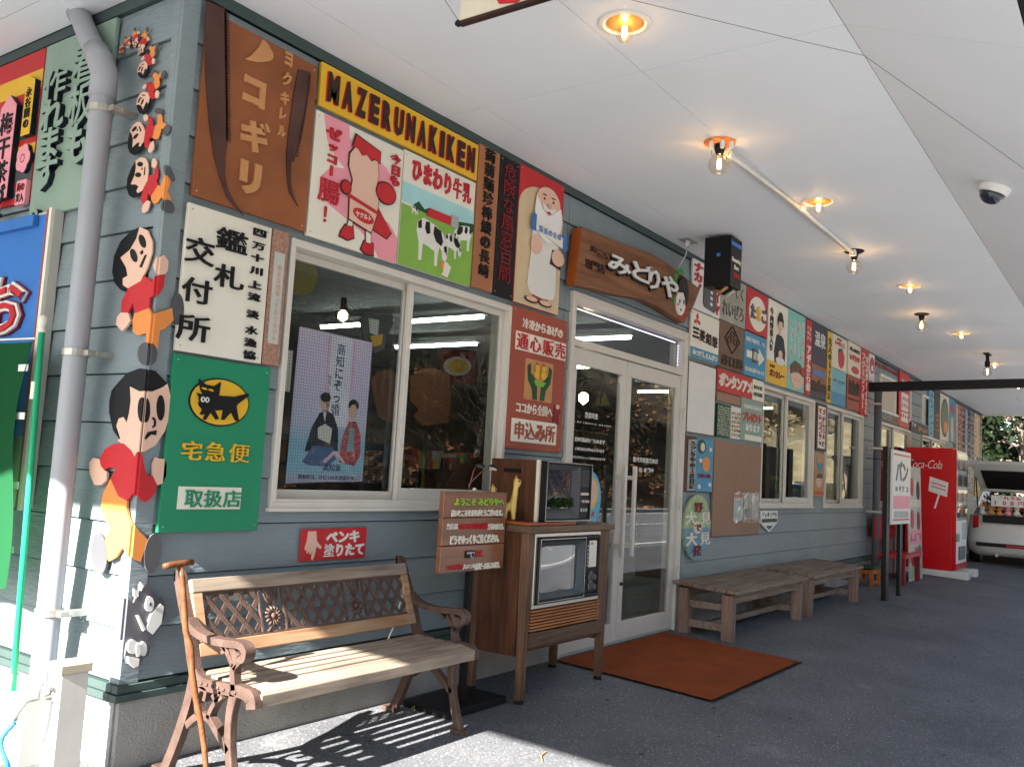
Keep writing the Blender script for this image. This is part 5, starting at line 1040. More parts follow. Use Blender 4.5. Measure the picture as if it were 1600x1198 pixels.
# grey animal cut out
K4 = (0, 880, 3.769)
an = thing('animal_cutout', 'grey cut-out animal with white muzzle and paws folded round the corner near the ground', 'cut-out')
for n_, m_, y_, q in [('body', mat('mid_grey_paint', (.11, .11, .12), .4), 0, [(655, 250), (690, 215), (740, 205), (775, 235), (790, 190), (805, 200), (808, 120), (850, 120), (900, 180), (910, 215), (950, 205), (965, 300), (920, 390), (880, 430), (860, 440), (872, 490), (865, 540), (830, 560), (810, 600), (770, 612), (735, 590), (725, 540), (735, 470), (700, 410), (670, 330)]),
    ('ear', M_WHITE, .008, [(770, 148), (795, 160), (785, 205), (772, 190)]), ('ear', M_WHITE, .010, [(808, 110), (830, 128), (812, 158)]), ('eye', M_WHITE, .010, elp(862, 237, 25, 45)), ('pupil', M_GREY, .014, elp(862, 237, 7, 12)), ('muzzle', M_WHITE, .010, [(845, 370), (870, 300), (925, 235), (945, 250), (930, 350), (880, 415), (850, 390)]), ('bib', M_WHITE, .010, [(786, 305), (800, 305), (838, 385), (825, 395)]),
    ('paw', M_WHITE, .010, elp(762, 488, 30, 42)), ('paw', M_WHITE, .012, elp(792, 505, 13, 42)), ('paw', M_WHITE, .010, elp(825, 500, 20, 42)), ('chest', M_WHITE, .010, [(732, 545), (800, 558), (795, 600), (768, 612), (738, 585)])]: wrap(an, n_, U(q, K4), m_, y_, .010)
# ------------------------------------------------- banner, water post, blue hose
PXP = -.21; PYP = Lp(40, 800, .21)[0]
bp_ = thing('banner_pole', 'green and cream banner pole standing at the far left', 'flag pole', (PXP, PYP, 0))
def pz(px, py): q = on(px, py, 0, PXP); return (0, q.y-PYP, q.z)
p0, p1 = pz(66, 512), pz(18, 1100)
MB().tube([p1, p0], .012, 10).build('pole', mat('bright_green_plastic', (.02, .38, .16), .3), bp_, smooth=True)
MB().lathe([(.012, -.05), (.016, -.045), (.016, -.03), (.013, -.028), (.018, -.015), (.021, 0), (.018, .015), (.006, .022)], 14, (p0[0], p0[1], p0[2]+.03)).build('finial', M_CREAM2, bp_, smooth=True)
q = pz(55, 610); MB().tube([(q[0], q[1], q[2]-.035), (q[0], q[1], q[2]+.035)], .0175, 12).build('joint', M_CREAM2, bp_)
for a in ((45, 575), (40, 650), (30, 758), (22, 858), (22, 958)):
    q = pz(*a); MB().box(-.015, -.012, q[1]+(-.02), q[1]+.055, q[2]-.014, q[2]+.014).build('clip', M_WHITE, bp_)
q = pz(58, 530); MB().tube([(-.02, q[1]-.03, q[2]+.0), (-.02, q[1]+.6, q[2]+.01)], .004, 6).build('cross_rod', M_CREAM2, bp_)
ban = MB(); ny, nz_ = 12, 30
y_l = 1.0
for j in range(nz_+1):
    for i in range(ny+1):
        f = i/ny; zz = .62+(1.60-.62)*j/nz_; base = pz(40-22*(1-j/nz_), 560)[1] if False else p0[1]+(p1[1]-p0[1])*(1-j/nz_)*.5
        sag = .06*(1-j/nz_)+.012*math.sin(7*zz+9*f)
        yy = base+.045+(.10*(abs(j/nz_-.45))*0)+f*.6+.045*math.sin(zz*6)*(1-f); ban.v.append((-.013-.03*math.sin(6*f+zz*2)-sag*f, yy, zz-.25*f*0))
for j in range(nz_):
    for i in range(ny): a = j*(ny+1)+i; ban.f.append((a, a+1, a+ny+2, a+ny+1))
mb_ = bpy.data.materials.new('banner_cloth'); mb_.use_nodes = True; n = mb_.node_tree; n.nodes.clear()
o_ = n.nodes.new('ShaderNodeOutputMaterial'); mx = n.nodes.new('ShaderNodeMixShader'); mx.inputs[0].default_value = .35; d_ = n.nodes.new('ShaderNodeBsdfDiffuse'); d_.inputs[0].default_value = (.02, .10, .04, 1); t_ = n.nodes.new('ShaderNodeBsdfTranslucent'); t_.inputs[0].default_value = (.02, .12, .035, 1)
n.links.new(d_.outputs[0], mx.inputs[1]); n.links.new(t_.outputs[0], mx.inputs[2]); n.links.new(mx.outputs[0], o_.inputs[0])
tag(ban.build('banner', mb_, None, smooth=True), 'dark green cloth banner hanging at the left edge from the green pole', 'banner').location = (PXP, PYP, 0)
bs = thing('pole_stand', 'white plastic tube stand holding the green banner pole', 'stand', (PXP, PYP, 0)); q = pz(10, 1130)
MB().tube([(q[0], q[1], -.02), (q[0], q[1], pz(22, 1052)[2])], .027, 14).build('tube', M_WHITE, bs, smooth=True); MB().lathe([(.16, 0), (.17, .03), (.12, .07), (.03, .08)], 24, (q[0], q[1], 0)).build('foot', M_WHITE, bs, smooth=True)
wp = thing('water_post', 'square cream garden tap post with a flat cap at the end wall', 'tap post', (-.30, -.06, 0))
q = on(97, 1045, 0, -.30); zt = q.z; wd = .10
MB().box(0, wd, 0, .085, -.05, zt-.02).build('post', mat('cream_post', (.58, .56, .50), .4), wp, bevel=.003); MB().box(-.008, wd+.008, -.008, .098, zt-.02, zt+.012).build('cap', mat('tan_cap', (.42, .36, .27), .4), wp, bevel=.003)
MB().tube([(0, .045, zt-.10), (-.09, .045, zt-.10), (-.11, .05, zt-.13), (-.115, .06, zt-.16)], .011, 10).tube([(-.05, .045, zt-.10), (-.05, .045, zt-.05)], .009, 8).tube([(-.05, .02, zt-.045), (-.05, .07, zt-.045)], .008, 8).lathe([(.022, 0), (.022, .006), (.008, .008)], 16, (0, .045, zt-.10), Matrix.Rotation(-PI/2, 3, 'Y')).build('tap', M_SILV, wp, smooth=True)
hz = tag(MB().tube([(-.415-.02*math.sin(k*.26)-.12*max(0, (k-14)/10.), .0+.10*(k/24.)**1.5+.03*math.sin(k*.4), zt-.17-(zt-.18)*min(1, k/20.)**.9+.0) for k in range(25)], .009, 10).build('hose', mat('blue_hose', (.05, .22, .65), .3), None, smooth=True), 'blue hose hanging from the garden tap at the lower left', 'hose')
dr_ = thing('drain_channel', 'pale concrete block with a small grating at the foot of the end wall', 'drain', (-.75, .18, 0))
MB().box(0, .34, 0, .5, -.02, .07).build('block', mat('pale_concrete', (.45, .44, .41), .9, bump=.5, var=.1), dr_, bevel=.012)
# ================================================================= BENCH
XA, XB = .105, 1.355
bn = thing('garden_bench', 'garden bench of weathered slats with scrolled brown cast iron ends below the first window', 'bench', ((XA+XB)/2, -.33, 0))
ox, oy = (XA+XB)/2, -.33
def bend(x):      # one cast iron end
    e = thing('x', '', '') if False else None
    S = lambda pts: [(x-ox, p[0]-oy, p[1]) for p in pts]
    def strap(pts, w, name='iron_end', t=.032):
        # flat strap following a side profile (y,z), width w in the profile plane, thickness t across
        P = [Vector((a, b)) for a, b in pts]; L, R = [], []
        for i, p in enumerate(P):
            d = (P[min(i+1, len(P)-1)]-P[max(i-1, 0)]).normalized(); nn = Vector((-d.y, d.x)); ww = w[i] if isinstance(w, list) else w; L.append(p+nn*ww/2); R.append(p-nn*ww/2)
        b0 = len(mbI.v); n = len(P)
        for i in range(n):
            for q, xx in ((L[i], x-t/2), (R[i], x-t/2), (R[i], x+t/2), (L[i], x+t/2)): mbI.v.append((xx-ox, q.x-oy, q.y))
        for i in range(n-1):
            for k in range(4): k2 = (k+1) % 4; mbI.f.append((b0+i*4+k, b0+i*4+k2, b0+i*4+4+k2, b0+i*4+4+k))
        mbI.f.append((b0+3, b0+2, b0+1, b0)); e0 = b0+(n-1)*4; mbI.f.append((e0, e0+1, e0+2, e0+3))
    def cur(pts, n=7):
        o = []
        for i in range(len(pts)-1):
            p0, p1, p2, p3 = pts[max(i-1, 0)], pts[i], pts[i+1], pts[min(i+2, len(pts)-1)]
            for k in range(n):
                t = k/n; o.append(tuple(.5*((2*p1[j])+(-p0[j]+p2[j])*t+(2*p0[j]-5*p1[j]+4*p2[j]-p3[j])*t*t+(-p0[j]+3*p1[j]-3*p2[j]+p3[j])*t**3) for j in (0, 1)))
        return o+[pts[-1]]
    def part(name): 
        o = mbI.build(name, M_IRON, bn, bevel=.005, seg=2); return o
    global mbI
    mbI = MB(); strap(cur([(-.092, .716), (-.108, .708), (-.15, .62), (-.20, .515), (-.235, .42), (-.27, .37), (-.34, .352), (-.45, .358), (-.53, .362), (-.58, .35), (-.592, .315)]), [.042]*60+[.05]*60); part('side_frame')
    mbI = MB(); strap(cur([(-.255, .37), (-.235, .27), (-.19, .14), (-.135, .02), (-.11, gz(-.11)+.004)]), .04); strap([(-.15, gz(-.14)+.011), (-.07, gz(-.09)+.009)], .022, t=.05); part('rear_leg')
    mbI = MB(); strap(cur([(-.49, .35), (-.475, .27), (-.48, .18), (-.505, .08), (-.54, gz(-.54)+.006)]), [.042-.001*i for i in range(9)]+[.034]*9+[.034+.0008*i for i in range(12)]); strap([(-.575, gz(-.57)+.010), (-.50, gz(-.5)+.011)], .022, t=.05); part('front_leg')
    mbI = MB(); strap(cur([(-.19, .565), (-.24, .53), (-.33, .513), (-.43, .515), (-.50, .52), (-.535, .505), (-.53, .475), (-.505, .478), (-.505, .495)]), .026, t=.045); part('armrest')
    mbI = MB(); strap(cur([(-.46, .505), (-.485, .46), (-.475, .42), (-.49, .36)]), .026); strap(cur([(-.40, .51), (-.435, .485), (-.475, .44)]), .018); strap(cur([(-.405, .478), (-.425, .49), (-.40, .50)]), .014); strap(cur([(-.52, .47), (-.50, .45), (-.478, .43)]), .014); part('arm_support')
    mbI = MB(); strap(cur([(-.24, .19), (-.30, .235), (-.36, .24), (-.42, .20), (-.485, .15)]), .026); strap(cur([(-.30, .24), (-.285, .28), (-.30, .33), (-.335, .33), (-.33, .295)]), .016); strap(cur([(-.36, .24), (-.385, .29), (-.43, .33)]), .018); strap(cur([(-.42, .345), (-.40, .31), (-.375, .325)]), .014); part('scroll_brace')
    mbI = MB()
    for k in range(8): y = -.28-.032*k; mbI.lathe([(.008, 0), (.006, .004)], 8, (x-.018-ox, y-oy, .356), Matrix.Rotation(-PI/2, 3, 'Y'))
    part('rosettes')
for x in (XA, XB): bend(x)
# seat slats
ys_ = [(-.262, -.304), (-.324, -.368), (-.388, -.430), (-.450, -.496), (-.516, -.612)]
for i, (a, b) in enumerate(ys_):
    za, zb = (.385, .382, .381, .380, .379)[i], (.381, .380, .379, .378, .362)[i]; th = .020 if i < 4 else .045
    MB().quadbox([(XA+.012-ox, b-oy, zb-th), (XB-.012-ox, b-oy, zb-th), (XB-.012-ox, a-oy, za-.02), (XA+.012-ox, a-oy, za-.02), (XA+.012-ox, b-oy, zb), (XB-.012-ox, b-oy, zb), (XB-.012-ox, a-oy, za), (XA+.012-ox, a-oy, za)]).build('seat_slat', M_SLAT, bn, bevel=.004)
# back: tilted frame with cast iron lattice
th_ = math.atan2(.115, .33)
bk = Matrix.Rotation(-th_, 4, 'X'); org = Vector((0, -.235-oy, .415))
def bkq(x0, x1, v0, v1, d0, d1):   # v up the back, d out towards the front
    c = []
    for d in (d1, d0):
        pass
    pts = [(x0, -d1, v0), (x1, -d1, v0), (x1, -d0, v0), (x0, -d0, v0), (x0, -d1, v1), (x1, -d1, v1), (x1, -d0, v1), (x0, -d0, v1)]
    return [tuple(bk @ Vector(p)+org) for p in pts]
LX = XB-XA
xl, xr = -LX/2+.014, LX/2-.014
MB().quadbox(bkq(xl, xr, .250, .304, 0, .022)).build('top_rail', M_SLAT, bn, bevel=.004)
MB().quadbox(bkq(xl, xr, .010, .062, 0, .022)).build('bottom_rail', M_SLATO, bn, bevel=.004)
MB().quadbox(bkq(xl, xl+.045, .063, .249, 0, .020)).build('side_rail', M_SLATO, bn, bevel=.003)
MB().quadbox(bkq(xr-.045, xr, .063, .249, 0, .020)).build('side_rail', M_SLATO, bn, bevel=.003)
lat = MB(); x0, x1, v0, v1 = xl+.046, xr-.046, .064, .248; hh = v1-v0; pitch = .074
def bar(ax, av, bx, bv, w_, d0, d1):
    d = Vector((bx-ax, bv-av)); nn = Vector((-d.y, d.x)).normalized()*w_/2
    cs_ = [(ax+nn.x, av+nn.y), (bx+nn.x, bv+nn.y), (bx-nn.x, bv-nn.y), (ax-nn.x, av-nn.y)]
    lat.quadbox([tuple(bk @ Vector((c[0], -d1, c[1]))+org) for c in cs_]+[tuple(bk @ Vector((c[0], -d0, c[1]))+org) for c in cs_])
panels = [x0+(x1-x0)*k for k in (0, .235, .345, .655, .765, 1)]
slope_ = .80
def diag(xa, xb, sgn, d0, d1):
    k = -30
    while k < 60:
        c0 = xa-hh*slope_+k*pitch; k += 1
        pts = [(c0, v0), (c0+hh*slope_, v1)] if sgn > 0 else [(c0+hh*slope_, v0), (c0, v1)]
        (ax, av), (bx, bv) = pts
        lo, hi = 0., 1.
        if bx != ax:
            t0, t1 = sorted(((xa-ax)/(bx-ax), (xb-ax)/(bx-ax))); lo, hi = max(lo, t0), min(hi, t1)
        if hi-lo > .06: bar(ax+(bx-ax)*lo, av+(bv-av)*lo, ax+(bx-ax)*hi, av+(bv-av)*hi, .0185, d0, d1)
for a, b in ((panels[0], panels[1]), (panels[2], panels[3]), (panels[4], panels[5])): diag(a, b, 1, .006, .011); diag(a, b, -1, .0112, .015)
for p in panels[1:-1]: bar(p, v0, p, v1, .008, .004, .016)
bar(x0, v0+.004, x1, v0+.004, .010, .004, .0155); bar(x0, v1-.004, x1, v1-.004, .010, .004, .0155)
lat.build('lattice_panel', M_IRON, bn)
for a, b in ((panels[1], panels[2]), (panels[3], panels[4])):
    cxm = (a+b)/2; fw = MB()
    def P(x, v, d): return tuple(bk @ Vector((x, -d, v))+org)
    vc = v0+hh*.36
    for k in range(14):
        an_ = 2*PI*k/14; fw.tube([P(cxm+.014*math.cos(an_), vc+.014*math.sin(an_), .012), P(cxm+.034*math.cos(an_), vc+.034*math.sin(an_), .016), P(cxm+.044*math.cos(an_), vc+.044*math.sin(an_), .008)], [.005, .0062, .002], 5)
    fw.tube([P(cxm, vc, .008), P(cxm, vc, .020)], .013, 10)
    for k in range(6):
        an_ = PI/2+(k-2.5)*.32; fw.tube([P(cxm, vc+.04, .008), P(cxm+.05*math.cos(an_)*.8, vc+.04+.045*math.sin(an_), .014), P(cxm+.1*math.cos(an_)*.55, vc+.04+.1*math.sin(an_), .008)], [.004, .006, .002], 5)
    for sx in (-1, 1): fw.tube([P(cxm, vc-.03, .008), P(cxm+sx*.03, vc-.055, .012), P(cxm+sx*.052, vc-.068, .008)], [.004, .007, .002], 5)
    fw.build('flower_casting', M_IRON, bn, smooth=True)
# cane
cn = thing('walking_stick', 'crooked brown wooden stick with a T handle leaning on the left end of the bench', 'walking stick', (0, 0, 0))
def cq(px, py, d): q = on(px, py, 1, -d); return (q.x, q.y, q.z)
M_STICK = mat('stick_wood', (.13, .05, .02), .35, var=.3, scale=25, bump=.3, bscale=60)
cp = [cq(281, 884, .30), cq(285, 905, .31), cq(288, 950, .33), cq(290, 985, .35), cq(298, 1010, .37), cq(300, 1050, .39), cq(306, 1090, .42), cq(314, 1130, .44), cq(319, 1165, .47), cq(322, 1200, .49), cq(324, 1235, .51)]
MB().tube(cp, [.0105, .010, .011, .0105, .012, .0115, .011, .0105, .010, .0095, .009], 10).build('shaft', M_STICK, cn, smooth=True)
MB().tube([cq(256, 885, .30), cq(268, 882, .30), cq(285, 880, .30), cq(301, 878, .30)], [.011, .012, .0125, .011], 10).build('handle', M_STICK, cn, smooth=True)
# ================================================================= TELEVISION CABINET
X0, X1, YF, YB = 1.968, 2.852, -.455, -.08
tv = thing('television_cabinet', 'old console television in an oak and walnut cabinet on four legs, left of the doors', 'television', (X0, YF, 0))
W_ = X1-X0; D_ = YB-YF
def zl(px, py): return Wp(px, py, -YF)[1]
MB().box(.05, W_-.05, .03, D_-.01, .235, .862).build('carcass', M_WALN, tv, bevel=.002)
MB().box(.004, .049, .055, D_-.055, .215, .862).build('side_panel', M_WALN, tv); MB().box(W_-.049, W_-.004, .055, D_-.055, .215, .862).build('side_panel', M_WALN, tv)
MB().box(-.02, W_+.02, -.022, D_+.01, .864, .902).build('top', M_OAKX, tv, bevel=.004)
for (x, y) in ((0, 0), (W_-.054, 0), (0, D_-.054), (W_-.054, D_-.054)):
    MB().quadbox([(x+.006, y+.006, gz(YF+y)+.018), (x+.046, y+.006, gz(YF+y)+.018), (x+.046, y+.046, gz(YF+y)+.018), (x+.006, y+.046, gz(YF+y)+.018), (x, y, .863), (x+.054, y, .863), (x+.054, y+.054, .863), (x, y+.054, .863)]).build('leg', M_OAK, tv, bevel=.003)
    MB().lathe([(.026, 0), (.026, .012), (.018, .020)], 14, (x+.026, y+.026, gz(YF+y)-.001)).build('foot', M_BLACK, tv)
MB().box(.055, W_-.055, -.002, .028, .262, .335).build('apron', M_OAKX, tv)
# louvre grille
M_LOUV = wood('orange_louvre', (.30, .10, .035), (.50, .22, .09), 0, 12, .45)
MB().box(.055, W_-.098, .024, .029, .34, .46).build('grille_back', M_BLACK, tv)
for k in range(7):
    z = .345+k*.0165; MB().quadbox([(.058, -.004, z), (W_-.100, -.004, z), (W_-.100, .014, z+.002), (.058, .014, z+.002), (.058, -.004, z+.0085), (W_-.100, -.004, z+.0085), (W_-.100, .014, z+.0105), (.058, .014, z+.0105)]).build('louvre', M_LOUV, tv)
for x in (.058, W_*.33, W_*.66, W_-.108): MB().box(x, x+.006, .0205, .0238, .34, .457).build('louvre_post', M_LOUV, tv)
ring(MB(), .056, W_-.126, .462, .860, .020, -.006, .028).build('silver_surround', M_SILV, tv, bevel=.002)
ring(MB(), .078, W_-.146, .484, .838, .022, -.020, .02).build('bezel', M_BLACK, tv, bevel=.005)
ring(MB(), .086, W_-.318, .492, .830, .003, -.0225, -.0205).build('chrome_line', M_SILV, tv)
sx0, sx1, sz0, sz1 = .101, W_-.312, .507, .815
def rr_ring(parent, name, o, i, m, ya, yb_):
    n = len(o); mb = MB(); mb.v = [(p[0], ya, p[1]) for p in o]+[(p[0], yb_, p[1]) for p in i]; mb.f = [(k, (k+1) % n, n+(k+1) % n, n+k) for k in range(n)]; return mb.build(name, m, parent)
rr_ring(tv, 'screen_mask', rrect(sx0, sx1, sz0, sz1, .02), rrect(sx0+.035, sx1-.035, sz0+.032, sz1-.032, .05), mat('mask_grey', (.075, .095, .10), .4), -.012, .022)
def crt(parent, x0, x1, z0, z1, y, bul, m, name='screen'):
    mb = MB(); n = 12
    for j in range(n+1):
        for i in range(n+1):
            a, b = i/n*2-1, j/n*2-1; mb.v.append((x0+(x1-x0)*i/n, y-bul*(1-a*a)*(1-b*b)**.0*(1-.5*b*b), z0+(z1-z0)*j/n))
    mb.f = [(j*(n+1)+i, j*(n+1)+i+1, (j+1)*(n+1)+i+1, (j+1)*(n+1)+i) for j in range(n) for i in range(n)]
    return mb.build(name, m, parent, smooth=True)
M_CRT = mat('dark_screen_glass', (.03, .033, .035), .04, spec=1.0, var=0, coat=1.0)
crt(tv, sx0+.03, sx1-.03, sz0+.028, sz1-.028, .021, .004, M_CRT)
px0 = W_-.298
MB().box(px0, W_-.168, -.012, .021, .507, .815).build('control_panel', M_BLACK, tv, bevel=.003)
MB().box(px0+.03, W_-.184, -.016, -.0125, .655, .808).build('tuning_strip', M_SILV, tv, bevel=.001)
txt(tv, 'CH', px0+.040, .785, .03, .012, M_BLACK, .016, .001, off=.02)
for z in (.600, .545): MB().lathe([(.026, 0), (.026, .006), (.018, .010), (.018, .028), (.015, .030)], 22, ((px0+W_-.168)/2, -.0125, z), Matrix.Rotation(PI/2, 3, 'X')).build('dial', M_GREY, tv, smooth=False); 
for z in (.600, .545): MB().lathe([(.028, 0), (.028, .002), (.025, .003)], 22, ((px0+W_-.168)/2, -.0120, z), Matrix.Rotation(PI/2, 3, 'X')).build('dial_ring', M_SILV, tv)
for k in range(6): MB().box(px0+.012, px0+.022, -.0145, -.0125, .66+k*.022, .672+k*.022).build('indicator', M_LGREY, tv)
MB().box(W_-.124, W_-.055, -.001, .029, .336, .862).build('right_stile', M_OAK, tv, bevel=.002)
# red brown cloth / tray on top
tag(MB().box(1.955, 2.42, -.47, -.10, .9035, .918).build('serving_board', mat('lacquered_board', (.30, .075, .03), .3), None, bevel=.004), 'thin reddish brown board lying on top of the television cabinet', 'board')
# second television (fish tank look) on top
t2 = thing('portable_television', 'brown and black portable television standing on the console cabinet', 'television', (2.11, -.435, .9185))
w2, d2, h2 = .505, .36, .335
MB().box(0, .012+w2-.012, .05, d2, 0, h2).build('housing', M_WALN, t2, bevel=.004)
MB().box(-.002, .014, .03, .049, 0, h2+.002).build('cream_edge', M_CREAM, t2); MB().box(.0145, w2-.002, .03, .049, .004, h2-.002).build('front_frame', M_BLACK, t2)
MB().box(-.004, -.0005, .15, .27, h2-.075, h2-.052).build('hand_slot', M_BLACK, t2, bevel=.001)
ring(MB(), .016, w2, .004, h2-.004, .012, -.012, .029).build('bezel', M_BLACK, t2, bevel=.003); ring(MB(), .016, w2-.0, .004, h2-.004, .003, -.0145, -.0122).build('chrome_line', M_SILV, t2)
rr_ring(t2, 'screen_mask', rrect(  .029, .385, .017, h2-.017, .01), rrect(.07, .34, .075, h2-.05, .02), M_GREY, -.006, .028)
crt(t2, .065, .345, .07, h2-.045, .028, .003, mat('dark_blue_screen', (.02, .03, .05), .05, spec=1, coat=1))
MB().box(.388, w2-.013, -.004, .028, .017, h2-.017).build('control_panel', M_BLACK, t2)
for k in range(9): MB().box(.395, w2-.02, -.006, -.0045, .20+k*.011, .205+k*.011).build('speaker_slot', M_GREY, t2)
MB().box(.394, w2-.022, -.008, -.0045, .15, .165).build('silver_strip', M_SILV, t2)
for k in range(3): MB().lathe([(.010, 0), (.010, .014), (.007, .016)], 12, (.407+.028*k, -.0045, .115), Matrix.Rotation(PI/2, 3, 'X')).build('knob', M_SILV, t2); MB().box(.401+.028*k, .413+.028*k, -.010, -.0045, .055, .075).build('button', M_LGREY, t2)
lf = leaves(240, lambda r: (.11+.22*r.random(), .006+.012*r.random(), .085+.05*r.random()*r.random()), .016, 88, L_GRN, 'plant_inside', t2); lf['kind'] = 'stuff'
# round sky blue board behind it
q_ = on(937, 780, 1, -.10); RBL = (q_.x-.165, -.10, q_.z)
rb = tag(MB().prism(ell(0, 0, .16, .19, 36), -.012, 0).build('round_board', M_LBLUE, None), 'round sky blue board with a coloured ring peeping out behind the portable television', 'board'); rb.location = RBL
poly(rb, 'rim', ell(0, 0, .155, .185, 36), mat('bright_sky', (.10, .42, .62), .45), .012, .002); poly(rb, 'inner_disc', ell(.01, .04, .105, .11, 30), M_YEL, .014, .002); poly(rb, 'inner_ring', ell(.01, .04, .085, .09, 28), M_SKIN, .016, .002)
for a in range(5): poly(rb, 'red_mark', rc(-.07+a*.03, -.05+a*.03, -.15+.01*a, -.12+.01*a), M_RED, .014, .003)
# toy giraffes
M_GIR = mat('giraffe_yellow', (.62, .43, .10), .3, spec=.6)
def giraffe(x, y, s, lab, ang):
    gr = thing('toy_giraffe', lab, 'toy', (x, y, .9185), (0, 0, ang), 'yellow plastic giraffes on the cabinet')
    b = bpy.data.meshes.new('body'); vs = [(0, 0, .09), (.0, 0, .125), (.012, 0, .17), (.016, 0, .225), (.020, 0, .262), (.052, 0, .255), (-.045, 0, .09), (-.058, .0, .10), (-.062, 0, .085),
        (.008, .020, .055), (.010, .022, .0), (.008, -.020, .055), (.010, -.022, .0), (-.048, .020, .055), (-.050, .022, .0), (-.048, -.020, .055), (-.050, -.022, .0), (.012, .016, .292), (.012, -.016, .292)]
    ed = [(0, 1), (1, 2), (2, 3), (3, 4), (4, 5), (0, 6), (6, 7), (7, 8), (0, 9), (9, 10), (0, 11), (11, 12), (6, 13), (13, 14), (6, 15), (15, 16), (4, 17), (4, 18)]
    b.from_pydata([tuple(c*s for c in v) for v in vs], ed, []); o = bpy.data.objects.new('body', b); COL.objects.link(o); o.parent = gr
    md = o.modifiers.new('skin', 'SKIN'); rad = [.034, .030, .022, .019, .026, .014, .034, .010, .006, .016, .014, .016, .014, .016, .014, .016, .014, .008, .008]
    for i, rr_ in enumerate(rad): b.skin_vertices[0].data[i].radius = (rr_*s, rr_*s)
    b.skin_vertices[0].data[0].use_root = True; o.modifiers.new('sub', 'SUBSURF').levels = 2; o.modifiers['sub'].render_levels = 2; b.materials.append(M_GIR)
    md.use_smooth_shade = True
    for sy in (-1, 1): MB().lathe([(.0055*s, 0), (.005*s, .002*s), (.001*s, .003*s)], 12, (.036*s, sy*.022*s, .268*s), Matrix.Rotation(-sy*PI/2, 3, 'X')).build('eye', M_BLACK, gr); MB().lathe([(.007*s, 0), (.002*s, .010*s)], 8, (.014*s, sy*.016*s, .296*s)).build('horn', M_ORA, gr)
    MB().tube([(-.058*s, 0, .10*s), (-.075*s, 0, .115*s), (-.085*s, 0, .09*s), (-.075*s, 0, .065*s)], [.006*s, .007*s, .006*s, .004*s], 8).build('tail', M_ORA, gr, smooth=True)
q = on(803, 812, 2, .9185); giraffe(2.02, -.30, .80, 'larger yellow plastic giraffe on the cabinet beside the portable television', -.9)
giraffe(1.992, -.17, .62, 'smaller yellow plastic giraffe half hidden behind the welcome board', -.7)
# ================================================================= WELCOME SIGN STAND
YS = -.30; K8 = (640, 680, 5.445)
st = thing('sign_stand', 'welcome board of three varnished planks on a black pole and base beside the cabinet', 'sign stand', (1.69, YS, 0))
def w8(pts): return [(on(640+x/5.445, 680+y/5.445, 1, YS-.03).x-1.69, on(640+x/5.445, 680+y/5.445, 1, YS-.03).z) for x, y in pts]
def rect8(a, b, c, d): q = w8([a, b, c, d]); return rc((q[0][0]+q[3][0])/2, (q[1][0]+q[2][0])/2, (q[2][1]+q[3][1])/2, (q[0][1]+q[1][1])/2)
tops = w8([(300, 470), (830, 482), (820, 695), (275, 700), (800, 918), (262, 942), (785, 1130), (235, 1185)])
xa = tops[0][0]+.0; xb = tops[1][0]+.0; z_t = (tops[0][1]+tops[1][1])/2; z1_ = (tops[2][1]+tops[3][1])/2; z2_ = (tops[4][1]+tops[5][1])/2; z3_ = (tops[6][1]+tops[7][1])/2
for a, b in ((z_t, z1_), (z1_, z2_), (z2_, z3_)): MB().box(xa, xb, -.030, .0, b+.0015, a-.0015).build('plank', M_PLANK, st, bevel=.003)
MB().box(-.015, .015, .001, .031, .02, z_t-.01).build('pole', M_BLACK, st); MB().box(-.23, .25, -.09, .22, gz(YS-.09)+.004, gz(YS+.2)+.024).build('base_plate', M_BLACK, st, bevel=.004)
M_LGN = mat('lime_letter', (.30, .50, .05), .45)
def t8(s, x0, y0, x1, y1, m, off=.05, d=.007, name='lettering'):
    off *= .6; q = w8([(x0, y0), (x1, y1)]); 
    if len(s) <= 9: txt(st, s, q[0][0]+.0025, q[1][1]-.002, q[1][0]-q[0][0], q[0][1]-q[1][1], M_DBRN, .030, d*.6, off=off+.01, name='letter_shadow_edge')
    return txt(st, s, q[0][0], q[1][1], q[1][0]-q[0][0], q[0][1]-q[1][1], m, .030, d, off=off)
t8('ようこそ', 378, 530, 560, 600, M_LGN); t8('みどりやへ', 582, 530, 795, 598, M_LGN); t8('遠いところをありがとうございます。', 352, 630, 798, 685, M_CREAM2, .04)
t8('当店は', 312, 748, 405, 800, M_CREAM2, .04); t8('ハンドメイド空想食料品', 405, 748, 660, 795, M_RED, .04); t8('だらけの店です。', 660, 748, 805, 800, M_CREAM2, .04); t8('どうぞゆっくりご覧ください。', 338, 850, 770, 908, M_CREAM2, .05)
t8('OK', 555, 978, 622, 1022, M_RED, .05); t8('100人中', 315, 1100, 430, 1135, M_RED, .04); t8('人いつも', 450, 1095, 555, 1130, M_CREAM2, .04); t8('7', 432, 1098, 450, 1132, M_RED, .04); t8('方がピースをしています。', 555, 1085, 770, 1125, M_CREAM2, .04)
q = w8([(472, 980), (545, 1038)]); poly(st, 'camera_shape', rrect(q[0][0], q[1][0], q[1][1], q[0][1], .006), M_BLACK, .030, .008); poly(st, 'camera_plate', rc(q[0][0]+.006, q[1][0]-.006, q[0][1]-.016, q[0][1]-.006), M_LGREY, .038, .002); poly(st, 'camera_lens', ell(q[1][0]-.024, (q[0][1]+q[1][1])/2-.003, .016, .016, 18), M_LGREY, .038, .003); poly(st, 'lens_glass', ell(q[1][0]-.024, (q[0][1]+q[1][1])/2-.003, .010, .010, 16), M_BLACK, .041, .002)
